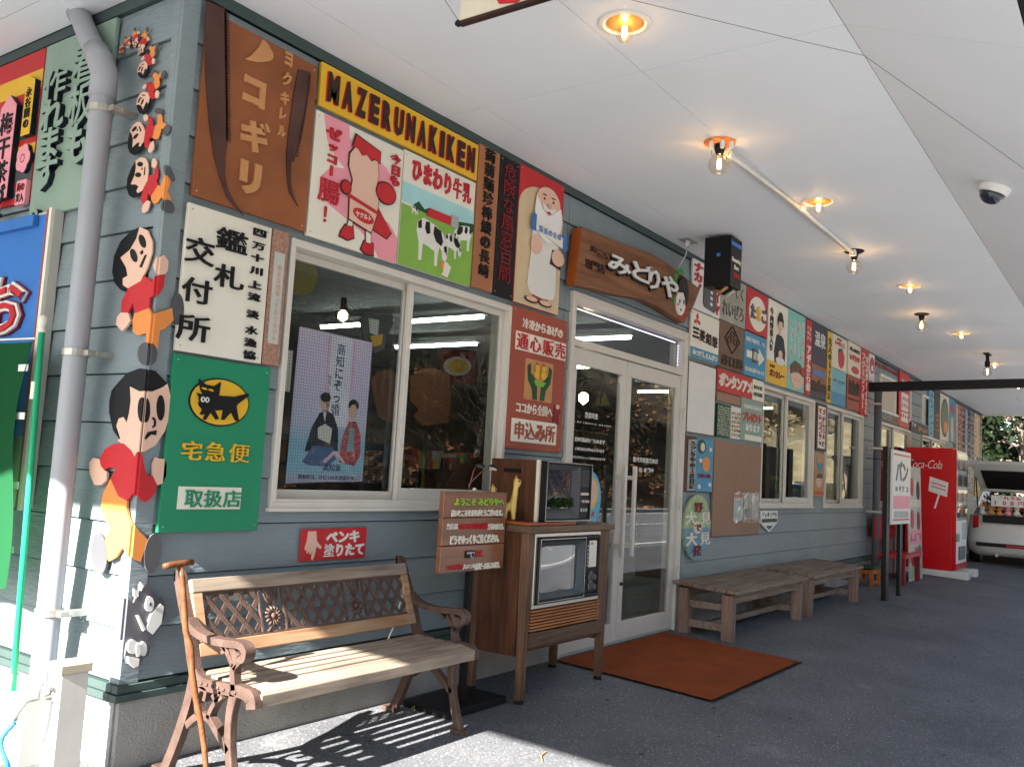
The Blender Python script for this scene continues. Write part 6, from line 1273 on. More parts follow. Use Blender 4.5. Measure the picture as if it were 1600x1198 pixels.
for i, (a, c, e, lab) in enumerate((((565, 520), (600, 300), (640, 250), 'dark'), ((560, 430), (660, 320), (745, 268), 'white lined'))):
    q = w8([(560, 470), a, c, e]); P3 = [(q[0][0]-.0, .012, q[0][1]), (q[1][0]-.0, .012, (q[0][1]*2+q[2][1])/3), (q[2][0], .012, q[2][1]), (q[3][0]-.012, .012, q[3][1]-.006)]
    l_ = thing('gooseneck_lamp', 'small %s gooseneck lamp bending up from the welcome board' % lab, 'lamp', (1.69, YS, 0))
    MB().tube(P3, .0035, 6).build('neck', mat('copper_neck', (.25, .12, .08), .4, metal=.6), l_, smooth=True)
    rt = Matrix.Rotation(.35, 3, 'Y')
    MB().lathe([(.004, .012), (.018, .010), (.028, 0), (.026, -.004)], 18, (P3[3][0]+.014, -.0, P3[3][2]), rt).build('head', M_BLACK, l_, smooth=True); MB().lathe([(.024, 0), (.023, -.002)], 18, (P3[3][0]+.014-.001, 0, P3[3][2]-.005), rt).build('diffuser', M_WHITE if i else M_GREY, l_)
q = w8([(575, 448)]); MB().lathe([(.012, 0), (.012, .010), (.006, .014)], 16, (q[0][0], -.012, q[0][1]-.012)).build('solar_button', M_SILV, st)
tag(MB().tube([(1.50, -.045, .64), (1.47, -.05, .58), (1.44, -.05, .50), (1.40, -.05, .38), (1.36, -.05, .31)], .005, 6).build('cable', M_WHITE, None, smooth=True), 'pale cable running down the wall behind the right end of the bench', 'cable')
# ================================================================= DOOR MAT
mt = thing('door_mat', 'large rust red carpet mat with a black rubber edge in front of the doors', 'mat', (2.95, 0, 0))
def matbed(x0, x1, y0, y1, dz, m, name, wav=0):
    mb = MB(); nx, ny = 60, 26; r = random.Random(4)
    for j in range(ny+1):
        for i in range(nx+1):
            x = x0+(x1-x0)*i/nx; y = y0+(y1-y0)*j/ny; e = (abs(i-nx/2)/(nx/2))**6+(abs(j-ny/2)/(ny/2))**6
            mb.v.append((x, y+(wav*math.sin(x*31)*.6+wav*.5*math.sin(x*67+1) if j == 0 else 0), gz(y)+dz+wav*.6*max(0, math.sin(x*26+y*3))*min(1, e)))
    mb.f = [(j*(nx+1)+i, j*(nx+1)+i+1, (j+1)*(nx+1)+i+1, (j+1)*(nx+1)+i) for j in range(ny) for i in range(nx)]
    return mb.build(name, m, mt, smooth=True)
matbed(0, 1.62, -1.115, -.035, .005, M_BLACK, 'rubber_edge', .006); matbed(.018, 1.602, -1.095, -.05, .0105, mat('rust_carpet', (.30, .062, .012), .95, var=.18, scale=5, bump=1, bscale=320), 'pile', .004)
# ================================================================= LOW TABLES
def low_table(lab, xa, xb, ya=-.02, yb=-.565):
    t = thing('low_table', lab, 'table', (xa, ya, 0), group='low slatted wooden tables along the wall')
    L_ = xb-xa; Dp = ya-yb; zt = lambda y: .392+.05*(ya+y)
    n = 6; wd = Dp/n
    for k in range(n):
        y0, y1 = -Dp+k*wd+.0035, -Dp+(k+1)*wd-.0035; e = random.Random(k+int(xa*10)).uniform(-.006, .006)
        MB().quadbox([(e, y0, zt(y0)-.024), (L_+e, y0, zt(y0)-.024), (L_+e, y1, zt(y1)-.024), (e, y1, zt(y1)-.024), (e, y0, zt(y0)), (L_+e, y0, zt(y0)), (L_+e, y1, zt(y1)), (e, y1, zt(y1))]).build('top_board', M_TABLE, t, bevel=.002)
    for x in (.09, L_*.36, L_*.66, L_-.14): MB().quadbox([(x, -Dp+.02, zt(-Dp)-.040), (x+.05, -Dp+.02, zt(-Dp)-.040), (x+.05, -.02, zt(0)-.040), (x, -.02, zt(0)-.040), (x, -Dp+.02, zt(-Dp)-.025), (x+.05, -Dp+.02, zt(-Dp)-.025), (x+.05, -.02, zt(0)-.025), (x, -.02, zt(0)-.025)]).build('batten', M_TABLE, t)
    for x in (.03, L_-.115):
        for y in (-Dp+.05, -.13): MB().box(x, x+.085, y, y+.085, gz(ya+y), zt(y)-.041).build('leg', M_TABLEZ, t, bevel=.003)
        MB().box(x+.02, x+.065, -Dp+.136, -.131, .20, .25).build('side_rail', M_TABLE, t); MB().box(x+.02, x+.065, -Dp+.136, -.131, .045, .10).build('foot_rail', M_TABLE, t, bevel=.002)
    for y in (-Dp+.07, -.11): MB().box(.116, L_-.116, y, y+.035, zt(y)-.115, zt(y)-.046).build('apron', M_TABLE, t, bevel=.002)
    MB().box(.0965, L_-.0965, -Dp/2-.02, -Dp/2+.02, .05, .095).build('stretcher', M_TABLE, t, bevel=.002)
    return t
low_table('nearer low slatted wooden table right of the entrance doors', 4.70, 6.50); low_table('farther low slatted wooden table under the second window', 6.68, 8.46)
# ================================================================= FURTHER ALONG
mn = thing('menu_board', 'white and pink menu board on two black posts', 'sign', (9.12, -.65, 0))
def mx_(px, py, y): return on(px, py, 1, y).x-9.12
ML, MR = mx_(1394.5, 760, -.725), mx_(1422.5, 760, -.725); PA, PB = mx_(1386, 780, -.70), mx_(1406, 870, -.70); MW = MR-ML
MB().box(PA, ML-.002, -.05, .0, gz(-.65), 1.70).build('post', M_BLACK, mn); MB().box(PB, PB+.10, -.05, -.01, gz(-.65), 1.66).build('post', M_BLACK, mn)
MB().box(ML, MR, -.075, -.051, .82, 1.68).build('panel', M_WHITE, mn)
for z in (1.62, .86): poly(mn, 'red_line', rc(ML+.05, MR-.05, z, z+.02), M_RED, .075, .002)
txt(mn, 'パン', ML+.15*MW, 1.30, .7*MW, .27, M_GREY, .075, .006, off=.02); bars(mn, ML+.12*MW, 1.18, .75*MW, .09, M_GREY, .075, .004, 4, 1, 3)
for k in range(3): poly(mn, 'pink_panel', rc(ML+(.06+.31*k)*MW, ML+(.34+.31*k)*MW, 1.00, 1.15), M_PINK, .075, .003); poly(mn, 'grey_panel', rc(ML+(.10+.28*k)*MW, ML+(.34+.28*k)*MW, .89, .97), M_LGREY, .075, .003)
rbn = thing('flavour_board', 'tall pale painted board with dark red ovals leaning beside the vending machine', 'sign', (11.45, -.42, gz(-.42)), (-.03, 0, 0))
MB().box(0, .82, -.02, 0, 0, 1.58).build('board', mat('pale_painted_board', (.50, .50, .42), .6, var=.2, scale=5), rbn)
for i, (x, z, m) in enumerate(((.2, 1.3, M_RED), (.6, 1.25, M_DBRN), (.2, .85, M_RED), (.6, .82, M_DRED), (.18, .30, M_RED), (.45, .36, M_RED), (.65, .38, M_GREY))): poly(rbn, 'oval', ell(x, z, .10, .13 if i < 4 else .10, 16), m, .02, .006)
for x, z, a, b, m in ((.03, .50, .76, .20, M_PINK), (.02, 1.02, .76, .10, M_CREAM), (.02, .04, .76, .16, mat('pale_green', (.30, .45, .25), .5))): poly(rbn, 'colour_band', rc(x, x+a, z, z+b), m, .02, .003)
bars(rbn, .03, .52, .76, .14, M_GREY, .023, .003, 5, 1, 5)
bh = thing('red_bench', 'low red bench with a backrest standing behind the menu board', 'bench', (10.75, -.12, 0))
MB().box(0, 1.1, -.40, -.04, .33, .37).build('seat', M_RED, bh); MB().box(0, 1.1, -.03, 0, .55, .85).build('backrest', M_RED, bh)
for x in (.05, .98): MB().box(x, x+.06, -.38, -.32, -.02, .33).build('leg', M_DRED, bh); MB().box(x, x+.06, -.036, -.002 if 0 else -.031, -.0, .55).build('leg', M_DRED, bh)
sl = thing('step_stool', 'small orange wooden stool with a dark top beside the pipe', 'stool', (9.98, -.30, 0)); sg_ = mat('orange_stool_wood', (.42, .13, .025), .5, var=.15)
MB().box(-.02, .40, -.02, .24, .215, .24).build('seat', M_DGRN, sl, bevel=.004)
for x in (0, .34):
    for y in (0, .18): MB().box(x, x+.04, y, y+.04, gz(-.3+y), .214).build('leg', sg_, sl)
for y in (.005, .19): MB().box(.041, .339, y, y+.02, .15, .20).build('rail', sg_, sl); MB().box(.041, .339, y, y+.02, .03, .06).build('rail', sg_, sl)
for x in (.005, .355): MB().box(x, x+.02, .041, .179, .15, .20).build('rail', sg_, sl)
vm_ = thing('vending_machine', 'red drinks vending machine on white concrete blocks against the wall', 'vending machine', (13.0, -.71, 0)); VR = mat('vending_red', (.55, .008, .012), .25, var=.02)
MB().box(0, 1.0, .0, .67, .065, 1.90).build('cabinet', VR, vm_, bevel=.012, seg=3); MB().box(.02, .98, -.045, -.001, .08, 1.88).build('door', M_WHITE, vm_, bevel=.01)
MB().box(.0, .019, -.05, -.001, .08, 1.88).build('door_edge', VR, vm_); MB().box(.05, .95, -.060, -.046, .82, 1.84).build('display_window', M_GLASS, vm_); MB().box(.05, .95, -.0475, -.0455,   .82, 1.84).build('display_back', M_WHITE, vm_)
for row in range(4):
    for k in range(9): MB().lathe([(.028, 0), (.028, .12), (.016, .15), (.016, .17)], 8, (.10+k*.098, -.0535, .86+row*.24)).build('bottle', (M_RED, M_BLUE, M_DGRN, M_YEL, M_CREAM)[(k+row*2) % 5], vm_).scale = (1, .1, 1) 
for o in [o for o in vm_.children if o.name.startswith('bottle')]: o.location.y = -.0535*.9
MB().box(.25, .80, -.062, -.0455, .22, .42).build('pick_up_flap', M_GREY, vm_, bevel=.006); MB().box(.60, .95, -.056, -.0455, .52, .78).build('coin_panel', M_LGREY, vm_); MB().box(.05, .3, -.054, -.0455, .50, .62).build('green_sticker', M_GRN, vm_); MB().box(.03, .97, -.055, -.0455, .085, .17).build('kick_plate', VR, vm_)
# writing on the side that faces -x
sd_ = bpy.data.objects.new('side_writing', None)
def side(txt_, y_left, z, w_, h_, m, off=.0, shear=.25):
    mb = MB(); n = 0; cx = 0; gl = [glyph(c, off) for c in txt_]; ws = [g[2][1]-g[2][0] for g in gl]; tot = sum(ws)+.06*(len(ws)-1)
    for g, cw in zip(gl, ws):
        vs, fs, bb = g; mb.add([(-.004*(v[2]+.05)*10, -( (cx+v[0]-bb[0])/tot*w_+shear*v[1]*h_), v[1]*h_) for v in vs], fs); cx += cw+.06
    o = mb.build('lettering', m, vm_); o.location = (-.0005, y_left, z); return o
side('Coca-Cola', .655, 1.58, .50, .19, M_WHITE, -.012)
mb = MB().quadbox([(-.004, .34, 1.24), (-.004, .08, 1.16), (-.0008, .08, 1.16), (-.0008, .34, 1.24), (-.004, .32, 1.46), (-.004, .06, 1.38), (-.0008, .06, 1.38), (-.0008, .32, 1.46)]); mb.build('white_placard', M_WHITE, vm_)
MB().quadbox([(-.004, .26, .98), (-.004, .235, .98), (-.0008, .235, .98), (-.0008, .26, .98), (-.004, .20, 1.20), (-.004, .175, 1.20), (-.0008, .175, 1.20), (-.0008, .20, 1.20)]).build('placard_handle', M_WHITE, vm_)
mk = MB()
for k in range(2):
    for j in range(9): mk.box(-.0052, -.0041, .105+.022*j+.0, .120+.022*j, 1.305-.055*k+.0063*j, 1.33-.055*k+.0063*j)
mk.build('placard_print', M_RED, vm_)
for x in (.05, .80): tag(MB().box(13.03+x-.12, 13.03+x+.16, -.93, -.05, gz(-.93)-.02, .063).build('concrete_block', mat('white_block', (.60, .58, .54), .8), None, bevel=.02), '%s white concrete block under the vending machine' % ('nearer' if x < .5 else 'farther'), 'block', 'blocks under the vending machine')
# ================================================================= CAR
M_CAR = mat('car_white', (.62, .60, .56), .2, var=.02, spec=.6, coat=.5)
CX, CY = 16.75, -2.05
car = thing('parked_car', 'white hatchback seen from behind with its tailgate open over soft toys', 'car', (CX, CY, gz(-1.2)-.01))
CWd, CL = 1.74, 3.6
def rring(x0, x1, y0, y1, r, z, n=6):
    o = []
    for cx, cy, a in ((x1-r, y0+r, -PI/2), (x1-r, y1-r, 0), (x0+r, y1-r, PI/2), (x0+r, y0+r, PI)):
        for k in range(n): t = a+PI/2*k/(n-1); o.append((cx+r*math.cos(t), cy+r*math.sin(t), z))
    return o
def loft(rings, close=True):
    mb = MB(); n = len(rings[0]); 
    for r in rings: mb.v += r
    for i in range(len(rings)-1):
        for k in range(n): mb.f.append((i*n+k, i*n+(k+1) % n, (i+1)*n+(k+1) % n, (i+1)*n+k))
    if close: mb.f.append(tuple(reversed(range(n)))); mb.f.append(tuple((len(rings)-1)*n+k for k in range(n)))
    return mb
rg = [rring(.10, CL-.10, .10, CWd-.10, .30, .20), rring(.0, CL, .03, CWd-.03, .36, .28), rring(-.05, CL+.03, .0, CWd, .36, .42), rring(-.05, CL+.02, .0, CWd, .34, .50), rring(.0, CL, .01, CWd-.01, .32, .56), rring(.03, CL-.05, .02, CWd-.02, .32, .72), rring(.06, CL-.2, .04, CWd-.04, .30, .92)]
loft(rg).build('body', M_CAR, car, smooth=True)
loft([rring(.06, CL-.9, .10, CWd-.10, .22, .93), rring(.30, CL-1.35, .22, CWd-.22, .20, 1.40)], False)
for sy in (0, 1):   # side glass houses and pillars
    y0_, y1_ = (.09, .24) if sy == 0 else (CWd-.09, CWd-.24)
    MB().quadbox([(.12, y0_, .93), (.42, y0_, .93), (.42, y0_+(.03 if not sy else -.03), .93), (.12, y0_+(.03 if not sy else -.03), .93), (.30, y1_, 1.38), (.52, y1_, 1.38), (.52, y1_+(.03 if not sy else -.03), 1.38), (.30, y1_+(.03 if not sy else -.03), 1.38)]).build('rear_pillar', M_CAR, car, bevel=.01)
    MB().quadbox([(.43, y0_, .93), (2.4, y0_, .93), (2.4, y0_+(.02 if not sy else -.02), .93), (.43, y0_+(.02 if not sy else -.02), .93), (.53, y1_, 1.38), (1.9, y1_, 1.38), (1.9, y1_+(.02 if not sy else -.02), 1.38), (.53, y1_+(.02 if not sy else -.02), 1.38)]).build('side_window', M_GLASSD, car)
loft([rring(.26, 2.05, .20, CWd-.20, .18, 1.38), rring(.24, 2.05, .19, CWd-.19, .2, 1.42), rring(.34, 1.95, .28, CWd-.28, .2, 1.47)]).build('roof', M_CAR, car, smooth=True)
MB().quadbox([(2.42, .14, .93), (2.45, .14, .93), (2.45, CWd-.14, .93), (2.42, CWd-.14, .93), (1.96, .25, 1.38), (1.99, .25, 1.38), (1.99, CWd-.25, 1.38), (1.96, CWd-.25, 1.38)]).build('windscreen', M_GLASSD, car)
MB().box(.02, .9, .30, CWd-.30, .925, .935).build('boot_floor', M_BLACK, car); MB().box(-.005, .05, .30, CWd-.30, .80, .93).build('boot_sill', M_BLACK, car, bevel=.01)
# raised tailgate
MB().quadbox([(.24, .22, 1.44), (.30, .22, 1.40), (.30, CWd-.22, 1.40), (.24, CWd-.22, 1.44), (-.50, .16, 1.93), (-.48, .16, 1.87), (-.48, CWd-.16, 1.87), (-.50, CWd-.16, 1.93)][0:0] or [(.30, .22, 1.41), (-.48, .15, 1.86), (-.48, CWd-.15, 1.86), (.30, CWd-.22, 1.41), (.26, .22, 1.46), (-.52, .15, 1.92), (-.52, CWd-.15, 1.92), (.26, CWd-.22, 1.46)]).build('tailgate', M_CAR, car, bevel=.02)
MB().quadbox([(.24, .34, 1.425), (-.30, .30, 1.74), (-.30, CWd-.30, 1.74), (.24, CWd-.34, 1.425), (.238, .34, 1.43), (-.302, .30, 1.745), (-.302, CWd-.30, 1.745), (.238, CWd-.34, 1.43)]).build('tailgate_glass', M_BLACK, car)
for y in (.20, CWd-.20): MB().tube([(.16, y, 1.02), (-.12, y, 1.62)], .012, 8).build('strut', M_BLACK, car)
for y in (.13, CWd-.13):
    MB().prism(ell(0, 0, .085, .125, 20), -.10, .0).build('tail_light', mat('tail_lamp_red', (.42, .012, .012), .15), car, bevel=.01).location = (.11, y, .80)
    car.children[-1].rotation_euler = (0, 0, -PI/2+(.75 if y > 1 else -.75))
for y in (.075, CWd-.075): pass
MB().box(-.058, -.04, .2, CWd-.2, .37, .44).build('bumper_slot', M_BLACK, car, bevel=.006); MB().box(-.062, -.05, .25, .55, .40, .45).build('reflector', M_LGREY, car); MB().box(-.064, -.05, .75, 1.05, .385, .42).build('red_reflector', M_RED, car)
for y, z in ((.02, 0), (CWd-.20, 0)):
    for x in (.62, 2.85): MB().lathe([(.20, 0), (.29, .01), (.30, .05), (.30, .13), (.29, .17), (.20, .18)], 24, (x, y, .295), Matrix.Rotation(-PI/2, 3, 'X')).build('wheel', M_BLACK, car, smooth=True)
MB().tube([(-.06, 1.2, .22), (.1, 1.2, .22)], .03, 10).build('exhaust', M_STEEL, car)
bsn = thing('price_banner', 'white banner reading a 100 yen price hung across the open boot', 'banner', (CX, CY, gz(-1.2)))
MB().box(-.02, -.012, .25, 1.30, 1.10, 1.30).build('cloth', M_WHITE, bsn)
def backtxt(parent, s, y_, z, w_, h_, m, x):
    gl = [glyph(c, .04) for c in s]; mb = MB(); n = len(s)
    for i, (vs, fs, bb) in enumerate(gl): mb.add([(x-(v[2]+.05)*.03, y_-(i/n*w_+(v[0]-bb[0])*w_/n*.9), z+v[1]*h_) for v in vs], fs)
    return mb.build('lettering', m, parent)
backtxt(bsn, '100円', 1.24, 1.13, .50, .10, M_RED, -.021); backtxt(bsn, 'どれでも', 1.20, 1.235, .40, .055, M_RED, -.021)
rt = random.Random(31); tc_ = [M_WHITE, M_TAN, M_ORA, M_PINK, M_CREAM, M_RED, M_GREY, M_YEL]
tn = ['white', 'tan', 'orange', 'pink', 'cream', 'red', 'grey', 'yellow']
for k in range(18):
    m = tc_[k % 8]; row = k//9; ty = thing('soft_toy', 'small %s soft toy in the car boot, %s row, %s from left' % (tn[k % 8], ('front', 'back')[row], ['first', 'second', 'third', 'fourth', 'fifth', 'sixth', 'seventh', 'eighth', 'ninth'][k % 9]), 'toy', (CX+.12+.26*row, CY+CWd-.28-.14*(k % 9), gz(-1.2)+.925+.08*row), (0, 0, rt.uniform(-.5, .5)+PI), 'soft toys in the boot')
    sz = rt.uniform(.05, .07); MB().lathe([(.2*sz, 0), (.9*sz, .3*sz), (1.0*sz, .9*sz), (.6*sz, 1.6*sz), (.1*sz, 1.8*sz)], 10).build('body', m, ty, smooth=True); MB().lathe([(.1*sz, 1.5*sz), (.7*sz, 1.8*sz), (.8*sz, 2.3*sz), (.5*sz, 2.8*sz), (.1*sz, 2.95*sz)], 10).build('head', m, ty, smooth=True)
    for s_ in (-1, 1): MB().lathe([(.3*sz, 0), (.3*sz, .1*sz), (.1*sz, .4*sz)], 8, (0, s_*.5*sz, 2.7*sz)).build('ear', m, ty); MB().lathe([(.1*sz, 0), (.02*sz, .1*sz)], 6, (.75*sz, s_*.25*sz, 2.35*sz), Matrix.Rotation(PI/2, 3, 'Y')).build('eye', M_BLACK, ty)
# car mirrored in the second window
c2 = thing('parked_car', 'pale blue white car parked across the road, mirrored in the second window', 'car', (31.5, -9.0, -.15)); M_CB = mat('car_pale_blue', (.45, .55, .72), .2, coat=.5)
loft([rring(.1, 4.0, .1, 1.6, .3, .2), rring(0, 4.1, 0, 1.7, .35, .45), rring(.03, 4.05, .02, 1.68, .32, .95)]).build('body', M_CB, c2, smooth=True); loft([rring(.3, 3.0, .12, 1.58, .3, .96), rring(.6, 2.6, .22, 1.48, .25, 1.42)]).build('windows', M_BLACK, c2, smooth=True); loft([rring(.58, 2.65, .2, 1.5, .25, 1.42), rring(.7, 2.5, .3, 1.4, .25, 1.48)]).build('roof', M_CB, c2, smooth=True)
for x in (.75, 3.3):
    for y in (-.01, 1.53): MB().lathe([(.2, 0), (.3, .01), (.3, .17), (.2, .18)], 20, (x, y, .3), Matrix.Rotation(-PI/2, 3, 'X')).build('wheel', M_BLACK, c2)
tp_ = thing('tall_panel', 'dark upright display cabinet standing inside behind the second window', 'cabinet', (7.15, .45, -.01)); MB().box(0, 1.1, 0, .35, 0, 1.72).build('carcass', M_DBRN, tp_)
# ================================================================= UNDER THE CANOPY CEILING
M_FIL = mat('lamp_filament', (1, .7, .35), .5, emit=(1, .62, .26), estr=14)
M_BULB = thin_glass('bulb_glass', (.95, .90, .82), .0, 1.5)
M_AMB = mat('amber_reflector', (.75, .42, .14), .35, metal=.5)
def glow(parent, z, e=1.2):
    l = bpy.data.lights.new('lamp_light', 'POINT'); l.energy = e; l.color = (1, .66, .36); l.shadow_soft_size = .03; o = bpy.data.objects.new('lamp_light', l); COL.objects.link(o); o.parent = parent; o.location = (0, 0, z)
dl = ['nearest recessed downlight at the top of the canopy ceiling', 'second recessed downlight beside the white conduit', 'third recessed downlight, before the second bare bulb past the conduit', 'fourth recessed downlight, far along the ceiling', 'fifth recessed downlight, beside the hanging black lampholder', 'farthest recessed downlight beyond the black beam']
for i, x in enumerate((1.124, 3.85, 6.66, 9.44, 12.2, 15.0)):
    d = thing('downlight', dl[i], 'ceiling light', (x, -1.362, FZ), group='recessed downlights in the canopy ceiling')
    MB().lathe([(.112, 0), (.110, -.006), (.092, -.009), (.086, -.003), (.080, -.003), (.080, 0)], 32).build('trim_ring', M_WHITE, d, smooth=False)
    MB().lathe([(.079, -.0015), (.078, -.003), (.050, -.0045)], 28).build('reflector', M_AMB, d)
    MB().lathe([(.012, -.004), (.028, -.02), (.036, -.045), (.034, -.062), (.022, -.078), (.004, -.084)], 18).build('bulb', M_BULB, d, smooth=True)
    f = MB()
    for a in range(4): f.tube([(.008*math.cos(a*PI/2), .008*math.sin(a*PI/2), -.018), (.009*math.cos(a*PI/2), .009*math.sin(a*PI/2), -.06)], .0026, 5)
    f.build('filament', M_FIL, d); glow(d, -.10, .02)
bl_ = [('bare globe bulb on an orange ceiling plate with spare bulbs beside it', 2.5642, -1.195, M_ORA), ('bare globe bulb on a black plate at the far end of the conduit', 5.23, -1.236, M_BLACK), ('bare globe bulb on a dark plate past the end of the conduit', 8.10, -1.186, M_BLACK)]
for lab, x, y, m in bl_:
    d = thing('bare_bulb', lab, 'ceiling light', (x, y, FZ)); big = m is M_ORA
    MB().lathe([(.088 if big else .075, 0), (.088 if big else .075, -.008), (.06, -.016)], 24).build('ceiling_plate', m, d)
    MB().lathe([(.028, -.014), (.030, -.04), (.024, -.062), (.020, -.072)], 16).build('lampholder', M_BLACK, d)
    zc = -.128; MB().lathe([(.014, -.070), (.024, -.082)]+[(.060*math.sin(t), zc+.058*math.cos(t)) for t in [PI*(.17+.83*k/12) for k in range(13)][:-1]]+[(.002, zc-.058)], 22).build('bulb', M_BULB, d, smooth=True)
    f = MB()
    for a in range(4): f.tube([(.009*math.cos(a*PI/2), .009*math.sin(a*PI/2), zc-.026), (.007*math.cos(a*PI/2), .007*math.sin(a*PI/2), zc+.028)], .0028, 5)
    f.build('filament', M_FIL, d); glow(d, -.19, .045)
    if big:
        for k, (a, b) in enumerate(((-.06, -.04), (-.02, -.075), (.06, .03), (.075, -.02), (-.07, .02))): MB().lathe([(.010, -.010), (.013, -.03), (.012, -.05), (.008, -.058)], 10, (a, b, -.005)).build('small_socket', M_WHITE, d); MB().tube([(a, b, -.06), (a*.8-.01, b*.8, -.10), (a*.6, b*.6-.01, -.07)], .0015, 4).build('wire', M_DGRN, d)
q = on(1543, 553, 2, FZ)
d = thing('hanging_lamp', 'globe bulb on a short black hanging lampholder far along the ceiling', 'ceiling light', (q.x, q.y, FZ)); MB().box(-.14, .14, -.035, .035, -.01, 0).build('ceiling_plate', M_BLACK, d); MB().lathe([(.022, -.01), (.022, -.09), (.032, -.10), (.032, -.17)], 14).build('lampholder', M_BLACK, d); MB().lathe([(.02, -.17), (.05, -.20), (.062, -.24), (.05, -.28), (.01, -.30)], 18).build('bulb', M_BULB, d, smooth=True); MB().tube([(0, 0, -.20), (0, 0, -.27)], .008, 6).build('filament', M_FIL, d); glow(d, -.36, .035)
cdt = thing('conduit', 'white cable trunking and tube running along the ceiling between two bulbs', 'conduit', (2.66, -1.20, FZ))
L_ = 5.16-2.66; MB().quadbox([(.0, .01, -.02), (L_, -.03, -.02), (L_, .01, -.02), (0, .05, -.02), (0, .01, 0), (L_, -.03, 0), (L_, .01, 0), (0, .05, 0)]).build('trunking', M_WHITE, cdt, bevel=.003)
MB().tube([(.0, -.015, -.055), (.08, -.02, -.05), (L_/2-.06, -.035, -.03)], .014, 12).build('tube', M_WHITE, cdt, smooth=True); MB().tube([(L_/2+.06, -.035, -.03), (L_, -.045, -.035)], .014, 12).build('tube', M_WHITE, cdt, smooth=True); MB().tube([(L_/2-.08, -.035, -.03), (L_/2+.08, -.036, -.03)], .020, 12).box(L_/2-.02, L_/2+.02, -.06, .02, -.018, -.001).build('coupling', M_WHITE, cdt)
MB().box(-.03, .02, -.035, .01, -.075, -.03).build('end_clip', M_WHITE, cdt, bevel=.004); MB().box(L_-.02, L_+.03, -.065, -.02, -.055, -.01).build('end_clip', M_WHITE, cdt, bevel=.004)
n_ = Vector((0, .39, -1)).normalized()
dc = thing('dome_camera', 'white dome security camera with a dark lens on the sloping ceiling edge', 'camera', (3.627, -2.432, 2.965), (math.atan(.37), 0, 0))
MB().lathe([(.088, 0), (.085, -.03), (.078, -.042)], 28).build('housing', M_WHITE, dc, smooth=False); MB().lathe([(.070, -.042)]+[(.070*math.cos(t), -.042-.060*math.sin(t)) for t in [PI/2*k/8 for k in range(1, 8)]]+[(.003, -.102)], 24).build('lens_dome', mat('smoked_dome', (.02, .025, .035), .06, coat=1), dc, smooth=True)
hs = thing('hanging_sign', 'cream board with a red mark hanging edge on from the ceiling by wires', 'sign', (.372, -1.10, 2.80))
MB().box(-.006, .012, -1.3, 0, .008, .27).build('board', M_CREAM, hs); MB().box(-.010, .016, -1.3, .004, -.006, .0075).build('bottom_rail', M_DBRN, hs, bevel=.001); MB().lathe([(.012, 0), (.012, .012)], 12, (0, .006, .0), Matrix.Rotation(-PI/2, 3, 'Y')).build('rail_knob', M_BLACK, hs)
vs, fs, bb = glyph('よ', .05); MB().add([(-.006-(v[2]+.05)*.06, -.12-v[0]*.36, .045+v[1]*.36) for v in vs], fs).build('letter', M_RED, hs)
MB().tube([(0, .0, .0), (-.18, .14, .275)], .0012, 4).tube([(0, 0, .27), (-.02, .0, .28)], .0012, 4).build('wire', M_GREY, hs)
tag(MB().tube([tuple(on(985, 0, 2, 3.02)), tuple(on(1240, 62, 2, 2.98)), tuple(on(1350, 87, 2, 2.97)), (3.4, -2.78, 2.80)], .0011, 5).build('wire', M_DBRN, None), 'thin dark wire stretched across the canopy ceiling', 'wire')
# black security box
sp = thing('speaker_box', 'black box with blue stripe and small lettering hung from the ceiling near the name plank', 'speaker', (4.33, -.57, 2.66))
MB().box(0, .22, 0, .215, .01, .395).build('housing', M_BLACK, sp, bevel=.003); MB().box(-.001, .221, -.0035, -.0005, .325, .355).build('blue_stripe', M_BLUE, sp); MB().box(-.003, -.0005, .085, .115, .24, .265).build('blue_mark', M_BLUE, sp)
txt(sp, 'Security', .02, .205, .18, .032, M_CREAM2, .0005, .004, off=.04); txt(sp, 'Box', .07, .15, .09, .032, M_CREAM2, .0005, .004, off=.04); txt(sp, 'ZAQ', .06, .09, .11, .032, M_RED, .0005, .004, off=.04)
for k in range(3): MB().tube([(.02+.07*k, .03, .0), (.04+.07*k, .09, -.03), (.07+.06*k, .16, .0)], .012, 8).build('cable_loop', (M_TAN, M_BLACK, M_CREAM)[k], sp, smooth=True)
sk = thing('ceiling_socket', 'ceiling outlet plate with a white plug and dangling cord above the name plank', 'socket', (*on(1075, 376, 2, FZ)[:2], FZ)); MB().box(-.09, .09, -.045, .045, -.006, 0).build('plate', M_LGREY, sk); MB().box(-.018, .018, -.012, .012, -.05, -.0062).build('plug', M_WHITE, sk); MB().tube([(0, 0, -.05), (-.01, .01, -.12), (-.02, .04, -.18), (.02, .09, -.22)], .004, 6).build('cord', M_WHITE, sk, smooth=True)
hp_ = thing('ceiling_hatch', 'faint hatch frame in the ceiling near the far end', 'hatch', (17.2, -1.1, FZ)); ring(MB(), 0, .8, 0, .5, .01, 0, .005).build('hatch_frame', M_GREY, hp_).rotation_euler = (PI/2, 0, 0)
